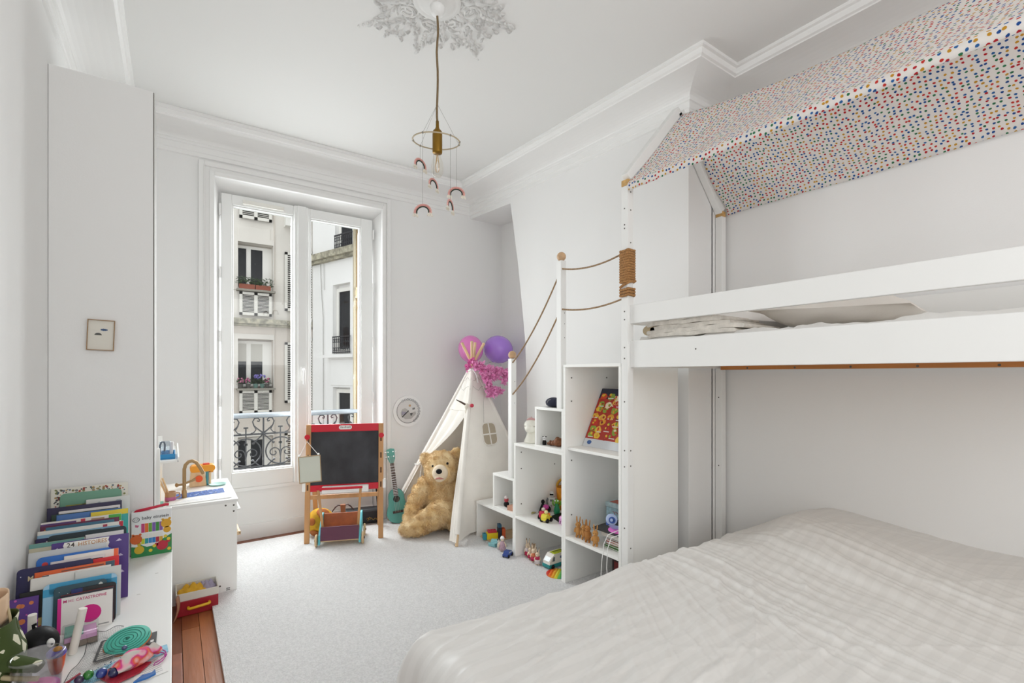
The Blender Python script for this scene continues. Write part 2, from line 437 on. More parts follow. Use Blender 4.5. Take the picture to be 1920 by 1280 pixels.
# ------------------------------------------------------------------ outside: railing, shutter, courtyard facades
rail = thing('balcony_railing', 'ornate black wrought iron balcony railing with grey handrail outside window', 'railing', (.92, 4.75, .55))
MB().tube([(.2, 4.75, .995), (1.7, 4.75, .995)], .024, 10).build('handrail', mat('zinc', '8C9299', .4, metal=.4), rail)
IR = IRON
b = MB()
for z in (.83, .545): b.bar((.2, 4.75, z), (1.7, 4.75, z), .012, .014)
b.build('crossbar', IR, rail)
def spiral(mb, c, r0, r1, a0, turns, n=18, r=.0055):
    pts = []
    for i in range(n+1):
        t = i/n; rr = r0+(r1-r0)*t; a = a0+turns*2*PI*t
        pts.append((c[0]+rr*math.cos(a), c[1], c[2]+rr*math.sin(a)))
    mb.tube(pts, r, 6)
for i in range(-2, 4):
    xc = .654+.2735*i
    if not .15 < xc < 1.75: continue
    post = MB(); post.bar((xc, 4.75, .545), (xc, 4.75, .98), .012, .012)
    post.ball((xc, 4.75, .83), .016, 8, 6)
    post.build('upright', IR, rail)
    hs = MB()   # heart scroll above, diagonal cross below
    for s in (-1, 1):
        pts = [(xc+s*x, 4.75, z) for x, z in ((.008, .84), (.04, .87), (.075, .905), (.085, .94), (.07, .968), (.045, .97), (.03, .955), (.035, .94), (.05, .945))]
        hs.tube(pts, .006, 6)
        hs.tube([(xc+s*.075, 4.75, .905), (xc+s*.058, 4.75, .87), (xc+s*.075, 4.75, .845), (xc+s*.10, 4.75, .838)], .005, 6)
        hs.tube([(xc, 4.75, .84), (xc+s*.03, 4.75, .862), (xc+s*.045, 4.75, .875)], .006, 6)
    hs.build('heart_scroll', IR, rail)
    for s in (-1, 1):
        MB().tube([(xc, 4.75, .83), (xc+s*.08, 4.75, .75)], .006, 6).ball((xc+s*.08, 4.75, .75), .011, 8, 6).build('diagonal_bar', IR, rail)
        MB().tube([(xc+s*.03, 4.75, .548), (xc+s*.085, 4.75, .60)], .006, 6).ball((xc+s*.085, 4.75, .60), .011, 8, 6).build('diagonal_bar', IR, rail)
for i in range(-2, 4):
    xc = .7907+.2735*i
    if not .2 < xc < 1.68: continue
    r_ = MB(); r_.tube([tuple(p) for p in arc((xc, 4.75, .675), .118, 0, 2*PI, 30)][:-1], .0065, 6, closed=True)
    r_.build('ring', IR, rail)
    sp = MB(); sp.bar((xc, 4.75, .545), (xc, 4.75, .885), .010, .010); sp.bar((xc-.018, 4.75, .888), (xc+.018, 4.75, .888), .01, .012); sp.bar((xc-.014, 4.75, .744), (xc+.014, 4.75, .744), .01, .018)
    for s in (-1, 1):
        spiral(sp, (xc+s*.052, 4.75, .66), .047, .012, PI/2+s*PI/2 if s > 0 else 0, -s*1.15)
        sp.tube([(xc, 4.75, .62), (xc+s*.006, 4.75, .66)], .005, 6)
    sp.build('spear_scroll', IR, rail)
SHB = mat('brown_shutter_paint', '8C7350', .6, var=.1, vscale=30, stretch=(1, 1, .1))
sh = thing('folded_shutter', 'beige brown wooden shutter folded edge-on at right side of window', 'shutter', (1.47, 4.8, .2))
MB().box(1.444, 1.4635, 4.735, 4.775, .2, 2.9).build('leaf', mat('pale_shutter_edge', 'A89C86', .6), sh, bevel=.003)
MB().box(1.465, 1.512, 4.735, 4.78, .2, 2.9).build('leaf', SHB, sh, bevel=.003)
m_ = MB(); m_.box(1.45, 1.482, 4.722, 4.735, 2.12, 2.17); m_.tube([(1.463, 4.724, 2.10), (1.463, 4.724, 2.20)], .009, 8)
m_.build('latch', mat('shutter_latch', 'B9A98C', .5), sh)

STUC = mat('cream_stucco', 'D8D2CA', .85, var=.06, vscale=1.2, bump=.1, bscale=30)
STUP = mat('pink_stucco', 'CFC5BB', .85, var=.07, vscale=1.0, bump=.1, bscale=30)
STUW = mat('white_stucco', 'E6E4E2', .85, var=.03, vscale=1.0)
LEDGE = mat('stained_ledge', '9C9684', .9, var=.5, vscale=7)
WPNT = mat('facade_white_paint', 'E4E1DB', .5)
DGL = mat('dark_window_glass', '26272B', .2, spec=.08)
LOUV = mat('louvre_white', 'DAD6CE', .6)
LSH = mat('louvre_gap', '2E2A26', .9)

def facade_face(mb, holes, u0, u1, z0, z1, depth, F):
    """front face with rectangular holes and reveals; F(u, d, z) -> world point (d = depth into the wall)"""
    us = sorted({u0, u1, *[h[0] for h in holes], *[h[1] for h in holes]}); zs = sorted({z0, z1, *[h[2] for h in holes], *[h[3] for h in holes]})
    for i in range(len(us)-1):
        for j in range(len(zs)-1):
            cu, cz = (us[i]+us[i+1])/2, (zs[j]+zs[j+1])/2
            if any(h[0] < cu < h[1] and h[2] < cz < h[3] for h in holes): continue
            mb.add([F(us[i], 0, zs[j]), F(us[i+1], 0, zs[j]), F(us[i+1], 0, zs[j+1]), F(us[i], 0, zs[j+1])], [(0, 1, 2, 3)])
    for a, b, c, d in holes:
        for p, q in (((a, c), (b, c)), ((b, c), (b, d)), ((b, d), (a, d)), ((a, d), (a, c))):
            mb.add([F(p[0], 0, p[1]), F(q[0], 0, q[1]), F(q[0], depth, q[1]), F(p[0], depth, p[1])], [(0, 1, 2, 3)])
        mb.add([F(a, depth, c), F(b, depth, c), F(b, depth, d), F(a, depth, d)], [(0, 1, 2, 3)])
    return mb
def fbox(mb, F, u0, u1, d0, d1, z0, z1):
    return mb.hexa([F(u0, d0, z0), F(u1, d0, z0), F(u1, d1, z0), F(u0, d1, z0), F(u0, d0, z1), F(u1, d0, z1), F(u1, d1, z1), F(u0, d1, z1)])
def fwin(F, parent, u0, u1, z0, z1, d, mullions, fw=.08):
    """a window set in its hole: frame part with a pane sub-part per light"""
    f = MB(); fbox(f, F, u0, u0+fw, d-.06, d-.005, z0, z1); fbox(f, F, u1-fw, u1, d-.06, d-.005, z0, z1); fbox(f, F, u0+fw, u1-fw, d-.06, d-.005, z0, z0+fw); fbox(f, F, u0+fw, u1-fw, d-.06, d-.005, z1-fw, z1)
    ed = [u0+fw]
    for mu, mw in mullions:
        fbox(f, F, mu-mw/2, mu+mw/2, d-.07, d-.005, z0+fw, z1-fw); ed += [mu-mw/2, mu+mw/2]
    ed.append(u1-fw)
    o = f.build('window', WPNT, parent)
    for i in range(0, len(ed), 2):
        pn = MB(); fbox(pn, F, ed[i], ed[i+1], d-.03, d-.02, z0+fw, z1-fw); pn.build('pane', DGL, o)
    return o
def louvre(F, parent, u0, u1, z0, z1, d0, n, mids=(), fw=.07, name='louvred_box'):
    f = MB(); fbox(f, F, u0, u0+fw, d0-.06, d0, z0, z1); fbox(f, F, u1-fw, u1, d0-.06, d0, z0, z1); fbox(f, F, u0, u1, d0-.06, d0, z0, z0+fw); fbox(f, F, u0, u1, d0-.06, d0, z1-fw, z1)
    for mu in mids: fbox(f, F, mu-fw*.6, mu+fw*.6, d0-.06, d0, z0, z1)
    o = f.build(name, LOUV, parent)
    bk = MB(); fbox(bk, F, u0+.01, u1-.01, d0-.012, d0+.004, z0+.01, z1-.01); bk.build('dark_back', LSH, o)
    ed = [u0+fw]+[x for mu in mids for x in (mu-fw*.6, mu+fw*.6)]+[u1-fw]
    h = (z1-z0-2*fw)/n
    for i in range(0, len(ed), 2):
        for j in range(n):
            z = z0+fw+h*j
            s = MB(); s.hexa([F(ed[i], d0-.05, z+.0), F(ed[i+1], d0-.05, z+.0), F(ed[i+1], d0-.02, z+h*.18), F(ed[i], d0-.02, z+h*.18), F(ed[i], d0-.05, z+h*.32), F(ed[i+1], d0-.05, z+h*.32), F(ed[i+1], d0-.02, z+h*.46), F(ed[i], d0-.02, z+h*.46)])
            s.build('slat', LOUV, o)
    return o
# building A, parallel to our window wall
YA = 15.0
def FA(u, d, z): return (u, YA+d, z)
bA = thing('apartment_building', 'cream apartment building across the courtyard with louvred boxes under windows', 'building', (2, YA, -3))
wl = [(1.44, 2.31, 3.66, 4.97), (1.44, 2.31, .98, 2.33), (1.44, 2.31, -1.75, -.35), (1.44, 2.31, 6.4, 7.7), (3.45, 4.3, .2, 2.4), (3.45, 4.3, 3.0, 5.0)]
wl += [(u, u+.9, z, z+1.35) for u in (-1.2, -3.2) for z in (-1.75, .98, 3.66, 6.4)]
m_ = MB(); facade_face(m_, wl, -5, 6, -3, 2.74, .32, FA) if False else None
for (z0, z1, mt) in ((-3, 2.74, STUP), (2.74, 9.5, STUC)):
    m_ = MB(); facade_face(m_, [h for h in wl if h[2] >= z0 and h[3] <= z1], -5, 7.5, z0, z1, .32, FA); m_.build('wall', mt, bA)
m_ = MB(); fbox(m_, FA, -5, 7.5, .1, 3, 9.4, 9.6); fbox(m_, FA, -5, 7.5, -.25, .1, 9.4, 9.62); m_.build('cornice', STUC, bA)
m_ = MB(); fbox(m_, FA, -5, 3.5, -.28, .02, 2.735, 2.87); fbox(m_, FA, -5, 3.5, -.18, .02, 2.68, 2.735); m_.build('ledge', LEDGE, bA)
m_ = MB(); fbox(m_, FA, 2.325, 2.345, -.03, .01, -3, 9.4); m_.build('wall_joint', STUP, bA)
for z0, z1 in ((3.66, 4.97), (.98, 2.33), (-1.75, -.35)):
    m_ = MB(); fbox(m_, FA, 1.30, 1.44, -.04, .01, z0, z1+.14); fbox(m_, FA, 2.31, 2.33, -.04, .01, z0, z1+.14); fbox(m_, FA, 1.44, 2.31, -.04, .01, z1, z1+.14)
    m_.build('window_surround', STUC, bA)
for z0, z1 in ((3.70, 4.93), (1.02, 2.29), (-1.7, -.40)):
    o = fwin(FA, bA, 1.40, 2.15, z0, z1, .31, [(1.726, .11)], .075)
    m_ = MB(); fbox(m_, FA, 2.15, 2.31, .25, .31, z0, z1); m_.build('side_jamb', WPNT, bA)
m_ = MB()
for u0, u1 in ((1.475, 1.671), (1.781, 2.075)): fbox(m_, FA, u0, u1, .255, .262, 1.72, 2.22)
m_.build('roller_blind', mat('grey_blind', 'BDB9B0', .8), bA)
for u in (-1.2, -3.2):
    for z in (-1.75, .98, 3.66, 6.4): fwin(FA, bA, u, u+.9, z, z+1.35, .31, [(u+.45, .1)])
fwin(FA, bA, 3.45, 4.3, .2, 2.4, .31, [(3.87, .1)]); fwin(FA, bA, 3.45, 4.3, 3.0, 5.0, .31, [(3.87, .1)]); fwin(FA, bA, 1.44, 2.31, 6.4, 7.7, .31, [(1.87, .1)])
for z in (3.62, .93, 6.36):
    m_ = MB(); fbox(m_, FA, 1.40, 2.34, -.22, .3, z, z+.05); m_.build('sill', mat('stone_sill', '8F8A80', .9), bA)
for z0, z1 in ((2.97, 3.60), (.30, .92), (5.60, 6.32)): louvre(FA, bA, 1.47, 2.26, z0, z1, -.06, 13, (1.865,))
for z0, z1 in ((3.16, 4.83), (.55, 2.27), (-1.9, -.3)): louvre(FA, bA, 2.60, 3.05, z0, z1, -.04, 26, (), name='shutter')
for z0, z1 in ((2.9, 4.95), (.2, 2.4)): louvre(FA, bA, 3.2, 3.40, z0, z1, -.04, 26, (), name='shutter')
m_ = MB(); fbox(m_, FA, 2.59, 3.1, -.25, 0, 5.55, 5.85); m_.build('vent_cowl', WPNT, bA)
m_ = MB(); fbox(m_, FA, 1.44, 2.24, -.015, .01, 5.07, 5.42); m_.build('panel_moulding', STUC, bA, bevel=.02)
# flower boxes and pots on its sills
TERR = mat('terracotta', '8E4B37', .8); LEAFG = mat('leaf_green', '3F5A34', .7, var=.4, vscale=30)
def plantblob(mb, c, r, n, rg):
    for i in range(n):
        p = Vector(c)+Vector((rg.uniform(-1, 1)*r[0], rg.uniform(-1, 1)*r[1], rg.uniform(-.2, 1)*r[2])); a = rg.uniform(0, 2*PI); L = rg.uniform(.04, .09)
        d = Vector((math.cos(a), math.sin(a)*.6-.4, rg.uniform(-.6, .9))).normalized()*L; t = d.cross(Vector((0, .3, 1))).normalized()*L*.35
        mb.add([p, p+d*.5+t, p+d, p+d*.5-t], [(0, 1, 2, 3)])
rg = random.Random(3)
for i, (u0, u1) in enumerate(((1.46, 1.83), (1.85, 2.22))):
    t = thing('flower_box', ['left terracotta flower box on the upper sill across the courtyard', 'right terracotta flower box on the upper sill across the courtyard'][i], 'planter', ((u0+u1)/2, YA-.12, 3.67), group='flower boxes on the upper sill')
    m_ = MB(); fbox(m_, FA, u0, u1, -.2, -.04, 3.67, 3.80); m_.build('trough', TERR, t)
    m_ = MB(); plantblob(m_, ((u0+u1)/2, YA-.15, 3.82), (.24, .1, .16), 130, rg); m_.build('foliage', LEAFG, t)
for i, (u, colr) in enumerate(((1.50, 'B4708C'), (1.68, 'B55E86'), (1.86, '6E62A8'), (2.02, '7A70B8'), (2.14, 'B05A78'))):
    t = thing('flower_pot', ['leftmost pink flower pot on lower sill across courtyard', 'second pot from left on lower sill, pink flowers', 'middle pot of tall violet flowers on lower sill', 'fourth pot from left on lower sill, violet flowers', 'rightmost pink flower pot on lower sill across courtyard'][i], 'plant', (u, YA-.1, .985), group='flower pots on the lower sill')
    MB().lathe([(.045, 0), (.065, .12), (.07, .12)], 10, (u, YA-.1, .985)).build('pot', mat('green_pot' if i in (2, 3) else 'grey_pot', '7FA39A' if i in (2, 3) else '6D6A66', .6), t)
    m_ = MB(); plantblob(m_, (u, YA-.1, 1.12), (.08, .06, .10), 60, rg); m_.build('foliage', LEAFG, t)
    m_ = MB()
    for k in range(9): m_.ball((u+rg.uniform(-.07, .07), YA-.13+rg.uniform(-.04, .04), (1.30 if i in (2, 3) else 1.2)+rg.uniform(-.05, .06)), .026, 7, 5)
    m_.build('blossom', mat('blossom_'+colr, colr, .6), t)
# building B, the white oblique wing
P0 = Vector((3.14, 14.0)); TH = math.radians(18.4); DB = Vector((math.sin(TH), -math.cos(TH))); NB = Vector((math.cos(TH), math.sin(TH)))
def FB(u, d, z):
    q = P0+DB*u+NB*d; return (q.x, q.y, z)
bB = thing('apartment_building', 'white oblique wing of building across courtyard with balconettes', 'building', (3.14, 14.0, -3))
wB = [(.95, 1.70, 1.90, 3.70), (.95, 1.70, -1.0, 1.03), (1.05, 1.80, 4.56, 6.4), (3.6, 4.9, 1.9, 3.7), (3.6, 4.9, -1.0, 1.03), (3.6, 4.9, 4.56, 6.4)]
m_ = MB(); facade_face(m_, wB, 0, 6.5, -3, 9.2, .17, FB); m_.add([FB(0, 0, -3), FB(0, 0, 9.2), FB(0, 3, 9.2), FB(0, 3, -3)], [(0, 1, 2, 3)]); m_.add([FB(0, 0, 9.2), FB(6.5, 0, 9.2), FB(6.5, 3, 9.2), FB(0, 3, 9.2)], [(0, 1, 2, 3)])
m_.build('wall', STUW, bB)
m_ = MB(); fbox(m_, FB, -.05, 6.5, -.20, .02, 4.40, 4.56); fbox(m_, FB, -.03, 6.5, -.12, .02, 4.33, 4.40); m_.build('ledge', LEDGE, bB)
for z0, z1 in ((1.92, 3.62), (-1.0, .98), (4.58, 6.35)):
    uo = .10 if z0 > 4 else 0; fwin(FB, bB, .955+uo, 1.69+uo, z0, z1, .165, [], .10); fwin(FB, bB, 3.62, 4.88, z0, z1, .165, [(4.25, .1)], .09)
for u0, u1 in ((.75, 1.95), (3.4, 5.1)):
    m_ = MB(); fbox(m_, FB, u0, u1, -.16, .02, 1.79, 1.87); m_.build('sill', STUW, bB)
    m_ = MB(); fbox(m_, FB, u0+.12, u1-.1, -.02, .01, 1.07, 1.745); m_.build('panel_moulding', STUW, bB, bevel=.015)
for (u0, u1, z0, z1) in ((1.02, 1.76, 1.90, 2.33), (1.10, 1.86, 4.57, 4.95), (3.65, 4.85, 1.9, 2.33)):
    m_ = MB()
    for z in (z0+.03, z1): m_.bar(FB(u0, -.05, z), FB(u1, -.05, z), .03, .03)
    nn = int((u1-u0)/.075)
    for k in range(nn+1):
        u = u0+(u1-u0)*k/nn; m_.bar(FB(u, -.05, z0), FB(u, -.05, z1), .012, .012)
        if k < nn:
            uc = u+.0375
            c = [Vector(FB(uc+.03*math.cos(a), -.05, z0+.11+.045*math.sin(a))) for a in [i*2*PI/10 for i in range(10)]]; m_.tube(c, .007, 4, closed=True)
            c = [Vector(FB(uc+.03*math.cos(a), -.05, z1-.10+.05*math.sin(a))) for a in [i*2*PI/10 for i in range(10)]]; m_.tube(c, .007, 4, closed=True)
    m_.build('balconette', mat('dark_iron_far', '1E1E26', .6), bB)
m_ = MB()
m_.tube([FB(.42, -.03, 4.35), FB(.47, -.03, 3.6), FB(.55, -.03, 2.9), FB(.56, -.03, -1)], .008, 5)
m_.tube([FB(.58, -.03, 4.35), FB(.60, -.03, 3.6)], .006, 5)
m_.build('cable', mat('grey_cable', '9A9894', .7), bB)
gy = MB(); gy.box(-8, 10, 5.2, 20, -3.3, -3.0)
struct(gy, 'courtyard_ground', mat('courtyard_paving', '9A958C', .9))
# ------------------------------------------------------------------ loft bed with house frame
YE = 1.857; YO = -.25; X0 = 2.048; X1 = 3.005; PW = .047
lb = thing('loft_bed', 'white loft bed with house-shaped frame and rope-wrapped corner post', 'bed', (2.5, .8, 0))
PINE = mat('pine', 'B9793F', .5, var=.15, vscale=20, stretch=(1, .1, 1))
RAWW = mat('raw_wood_end', 'C79F63', .6, var=.15, vscale=40)
HOLE = mat('screw_hole', '5A5650', .6)
for xa in (X0, X1-PW):
    for ya in (YE-PW, YO): MB().box(xa, xa+PW, ya, ya+PW, 0.022 if xa < 2.5 else 0.022, 2.395).build('post', LACQ, lb, bevel=.003)
for z0, z1, lab in ((1.632, 1.733, 'guard_rail'), (1.39, 1.537, 'side_rail')):
    MB().box(2.066, 2.092, YO+PW, YE-PW, z0, z1).build(lab, LACQ, lb, bevel=.003)
    MB().box(2.962, 2.986, YO+PW, YE-PW, z0, z1).build(lab, LACQ, lb, bevel=.003)
    for ya in (YE-PW+.012, YO+.01): MB().box(X0+PW, X1-PW, ya, ya+.024, z0, z1).build('end_rail', LACQ, lb, bevel=.003)
MB().box(2.925, 2.961, YO+PW+.01, YE-PW-.01, 1.382, 1.416).build('slat_ledge', PINE, lb, bevel=.002)
MB().box(2.094, 2.125, YO+PW+.01, YE-PW-.01, 1.392, 1.416).build('slat_ledge', PINE, lb, bevel=.002)
for i in range(14): MB().box(2.095, 2.96, YO+.09+i*.145, YO+.16+i*.145, 1.417, 1.432).build('slat', PALEW, lb)
for ya in (YE-PW/2, YO+PW/2):
    for xa, xz in ((X0+.022, 2.41), (X1-.022, 2.41)):
        MB().bar((xa, ya, 2.436), (2.527, ya, 2.948), .070, .046, (0, 1, 0)).build('rafter', LACQ, lb, bevel=.003)
        s_ = 1 if xa > 2.5 else -1
        MB().box(xa-.022, xa+.020, ya-.024, ya+.024, 2.3955, 2.43).build('joint_block', RAWW, lb, bevel=.003)
h = MB()
for z in (2.27, 2.18, 1.96+.2, 1.70, 1.655, 1.50, 1.44, 1.2, .93, .84, .5): h.tube([(X0-.0008, YE-.024, z), (X0+.002, YE-.024, z)], .0045, 8)
for z in (2.36, 2.26, 2.08, 2.0, .93, .845, .39): h.tube([(X0+.024, YE-PW-.0008, z), (X0+.024, YE-PW+.002, z)], .0045, 8)
for y, z in ((1.40, 1.475),): h.tube([(2.0652, y, z), (2.068, y, z)], .004, 8)
for i in range(7): h.tube([(2.9245, 1.62-.28*i, 1.392), (2.927, 1.62-.28*i, 1.392)], .006, 8)
for z in (1.2, .75): h.tube([(X1-PW-.0008, YE-.024, z), (X1-PW+.002, YE-.024, z)], .0045, 8)
h.build('screw_hole', HOLE, lb, kind='stuff')
ROPE = mat('jute_rope', 'A87B4C', .9, var=.3, vscale=120, bump=.5, bscale=220)
def wrap(z0, z1, name):
    m = MB(); n = max(2, round((z1-z0)/.0145)); cx, cy = X0+PW/2, YE-PW/2
    for i in range(n):
        z = z0+(z1-z0)*(i+.5)/n; a = PW/2+.004
        ring = [(cx+x, cy+y, z+.003*math.sin(j)) for j, (x, y) in enumerate(rrect(-a-.003, a+.003, -a-.003, a+.003, .012, 3))]
        m.tube(ring, .0078, 6, closed=True)
    return m
wrap(1.858, 2.042, '').build('rope_wrap', ROPE, lb); m_ = wrap(1.781, 1.83, '')
m_.tube([(X0-.01, YE, 1.834), (X0-.012, YE-.025, 1.845), (X0+.0, YE-PW-.012, 1.86), (X0+.05, YE-PW-.012, 1.868)], .007, 6)
m_.build('rope_wrap', ROPE, lb)
# mattress, rumpled sheet, bedding on the loft
SHEET = mat('white_sheet', (.83, .815, .79), .85, bump=.15, bscale=120)
mb = MB(); rg = random.Random(5)
nu, nv = 26, 110
xs, ys = np.meshgrid(np.linspace(2.096, 2.94, nu), np.linspace(YO+.06, YE-.05, nv))
zz = 1.538+.020*vnoise(xs*16, ys*9, 3)+.016*np.abs(vnoise(xs*9+ys*6, ys*26, 5)-.5)*2*np.exp(-(xs-2.096)*9)
def fs(u, v):
    i = round(u*(nu-1)); j = round(v*(nv-1)); e = 0.12 if (i in (0, nu-1) or j in (0, nv-1)) else 0
    return (float(xs[j, i]), float(ys[j, i]), float(zz[j, i])-e)
mb.grid(nu, nv, fs)
mb.box(2.11, 2.93, YO+.08, YE-.07, 1.4325, 1.52)
mb.build('loft_mattress', SHEET, label='thin mattress in rumpled white sheet on the loft bed', cat='mattress')
def pillow(name, c, sx, sy, h, rz, m, tilt=0, **kw):
    mb = MB(); n = 34
    def f(sg):
        def g(u, v):
            x = u*2-1; y = v*2-1
            r = (abs(x)**3.2+abs(y)**3.2)**(1/3.2); t = max(0, 1-r**2.2)**.75
            pin = 1-.05*(1-abs(x))*abs(y)**4-.05*(1-abs(y))*abs(x)**4
            return (x*sx/2*pin, y*sy/2*pin, sg*h/2*t+.008*math.sin(x*7+y*4)*t+.004*math.sin(x*15-y*11)*t)
        return g
    mb.grid(n, n, f(1)); 
    mb.add([], [])
    b = MB(); b.grid(n, n, f(-1)); o = len(mb.v)
    mb.v += b.v; mb.f += [[i+o for i in q][::-1] for q in b.f]; mb.mi += b.mi; mb.sm += b.sm
    M = RX(tilt)
    mb.v = [tuple(M @ Vector(p)) for p in mb.v]
    zmin = min(p[2] for p in mb.v)
    mb.v = [(p[0], p[1], p[2]-zmin) for p in mb.v]
    return mb.build(name, m, loc=c, rz=rz, local=True, **kw)
pillow('pillow', (2.60, .98, 1.545), .62, .62, .17, .1, mat('cream_pillowcase', (.80, .76, .71), .85, bump=.1, bscale=100), 0.05, label='large cream pillow right of folded blanket on loft bed', cat='pillow')
pillow('pillow', (2.64, 1.52, 1.545), .55, .42, .16, -.2, SHEET, 0, label='white pillow behind the folded blanket on loft bed', cat='pillow')
BLK = mat('linen_blanket', (.70, .66, .60), .9, var=.12, vscale=30, bump=.3, bscale=150)
bl = thing('folded_blanket', 'greige folded linen blanket rolled at loft bed corner', 'blanket', (2.25, 1.52, 1.545))
def fold_layer(z, th, y0, y1, x0, x1, seed):
    m = MB(); r = random.Random(seed); k = 14; pts_t = []; 
    for i in range(k+1):
        t = i/k; y = y1+(y0-y1)*t; wob = .003*math.sin(t*9)+.0015*math.sin(t*21+seed*2)
        pts_t.append((y, z+wob+.006*math.sin(PI*t)))
    out = [(y, zz_+th/2) for y, zz_ in pts_t]
    a = [(out[-1][0]-.5*th*math.sin(q), pts_t[-1][1]+.5*th*math.cos(q)) for q in (PI*.25, PI*.5, PI*.75)]
    b_ = [(pts_t[0][0]+.5*th*math.sin(q), pts_t[0][1]-.5*th*math.cos(q)) for q in (PI*.25, PI*.5, PI*.75)]
    ring = out+a+[(y, zz_-th/2) for y, zz_ in pts_t[::-1]]+b_
    n = len(ring)
    vs = [(x0, y, z_) for y, z_ in ring]+[(x1, y, z_) for y, z_ in ring]
    m.add(vs, [tuple(range(n)), tuple(range(2*n-1, n-1, -1))]); m.add(vs, [(i, i+n, (i+1) % n+n, (i+1) % n) for i in range(n)], True)
    return m
for i, (z, th, y0, y1) in enumerate(((1.556, .020, 1.24, 1.72), (1.5765, .0205, 1.20, 1.735), (1.597, .0205, 1.27, 1.715), (1.6175, .020, 1.31, 1.73), (1.636, .017, 1.36, 1.70))):
    fold_layer(z, th, y0, y1, 2.12+.005*(i % 3), 2.46, i).build('fold', BLK, bl)
mb = MB()
mb.tube([(2.13, 1.735, 1.592), (2.45, 1.735, 1.592)], .040, 16, flat=.7)
mb.tube([(2.135, 1.705, 1.592), (2.40, 1.705, 1.592)], .036, 14, flat=.6)
mb.build('rolled_end', mat('beige_linen', 'B8A78A', .9), bl)

# canopy over the house frame
def dotmat():
    m = bpy.data.materials.new('canopy_fabric'); m.use_nodes = True; nt = m.node_tree; b = nt.nodes['Principled BSDF']
    uv = nt.nodes.new('ShaderNodeUVMap'); uv.uv_map = 'UVMap'
    v = nt.nodes.new('ShaderNodeTexVoronoi'); v.voronoi_dimensions = '2D'; v.inputs['Scale'].default_value = 46; v.inputs['Randomness'].default_value = .55
    nt.links.new(uv.outputs[0], v.inputs['Vector'])
    nz = nt.nodes.new('ShaderNodeTexNoise'); nz.inputs['Scale'].default_value = 75; nt.links.new(uv.outputs[0], nz.inputs['Vector'])
    ad = nt.nodes.new('ShaderNodeMath'); ad.operation = 'MULTIPLY_ADD'; nt.links.new(nz.outputs['Fac'], ad.inputs[0]); ad.inputs[1].default_value = .30; nt.links.new(v.outputs['Distance'], ad.inputs[2])
    lt = nt.nodes.new('ShaderNodeMath'); lt.operation = 'LESS_THAN'; nt.links.new(ad.outputs[0], lt.inputs[0]); lt.inputs[1].default_value = .39
    sp = nt.nodes.new('ShaderNodeSeparateColor'); nt.links.new(v.outputs['Color'], sp.inputs[0])
    cr = nt.nodes.new('ShaderNodeValToRGB'); cr.color_ramp.interpolation = 'CONSTANT'
    cols = ['C8303A', '2F5FA8', '3E8A62', 'D9A83A', 'D8453C', '3A78B8']
    el = cr.color_ramp.elements
    while len(el) < len(cols): el.new(.5)
    for i, c in enumerate(cols): el[i].position = i/len(cols); el[i].color = (*lin(c), 1)
    nt.links.new(sp.outputs[0], cr.inputs[0])
    mx = nt.nodes.new('ShaderNodeMix'); mx.data_type = 'RGBA'; mx.inputs['A'].default_value = (.94, .915, .89, 1)
    nt.links.new(lt.outputs[0], mx.inputs['Factor']); nt.links.new(cr.outputs[0], mx.inputs['B']); nt.links.new(mx.outputs['Result'], b.inputs['Base Color'])
    b.inputs['Roughness'].default_value = .9
    # thin cotton lets a little light through
    tr = nt.nodes.new('ShaderNodeBsdfTranslucent'); nt.links.new(mx.outputs['Result'], tr.inputs[0])
    ms = nt.nodes.new('ShaderNodeMixShader'); ms.inputs[0].default_value = .5
    out = nt.nodes['Material Output']; nt.links.new(b.outputs[0], ms.inputs[1]); nt.links.new(tr.outputs[0], ms.inputs[2]); nt.links.new(ms.outputs[0], out.inputs[0])
    return m
me = bpy.data.meshes.new('canopy')
nu, nv = 44, 120
prof = []   # (x, z, length along the cloth) from front hem over the ridge to the back hem
prof_pts = [(2.040, 2.358), (2.036, 2.398), (2.529, 2.935), (2.992, 2.448), (2.999, 2.405)]
ln = [0]
for i in range(4): ln.append(ln[-1]+math.dist(prof_pts[i], prof_pts[i+1]))
vs = []; uvs = []
for j in range(nv):
    y = YO+(1.802-YO)*j/(nv-1); rs = .10*max(0, 1-((y-.8)/1.02)**2)
    for i in range(nu):
        s_ = ln[-1]*i/(nu-1); k = max(q for q in range(4) if ln[q] <= s_+1e-9); t = (s_-ln[k])/(ln[k+1]-ln[k])
        x = prof_pts[k][0]+(prof_pts[k+1][0]-prof_pts[k][0])*t; z = prof_pts[k][1]+(prof_pts[k+1][1]-prof_pts[k][1])*t
        sag = math.sin(PI*t) if k in (1, 2) else 0
        wob = .008*math.sin(y*7+s_*3)+.005*math.sin(y*17-s_*5)+.004*math.sin(y*41+s_*9)*math.exp(-((y-1.6)/.25)**2)
        ww_ = (t if k == 1 else 1-t) if k in (1, 2) else 0
        z += -sag*.020-rs*ww_+wob*(.25+sag)+.006*math.sin(y*9+1)*math.exp(-((s_-1.15)/.25)**2)
        vs.append((x, y+.006*math.sin(s_*12)*(j == nv-1), z)); uvs.append((s_, y))
fs_ = [(j*nu+i, j*nu+i+1, (j+1)*nu+i+1, (j+1)*nu+i) for j in range(nv-1) for i in range(nu-1)]
me.from_pydata(vs, [], fs_)
ul = me.uv_layers.new(name='UVMap')
for p in me.polygons:
    for li in p.loop_indices: ul.data[li].uv = uvs[me.loops[li].vertex_index]
me.polygons.foreach_set('use_smooth', [True]*len(me.polygons))
me.materials.append(dotmat())
o = bpy.data.objects.new('bed_canopy', me); C.objects.link(o)
o['label'] = 'white fabric roof canopy with small multicoloured dots over loft bed frame'; o['category'] = 'canopy'
md = o.modifiers.new('thick', 'SOLIDIFY'); md.thickness = .002

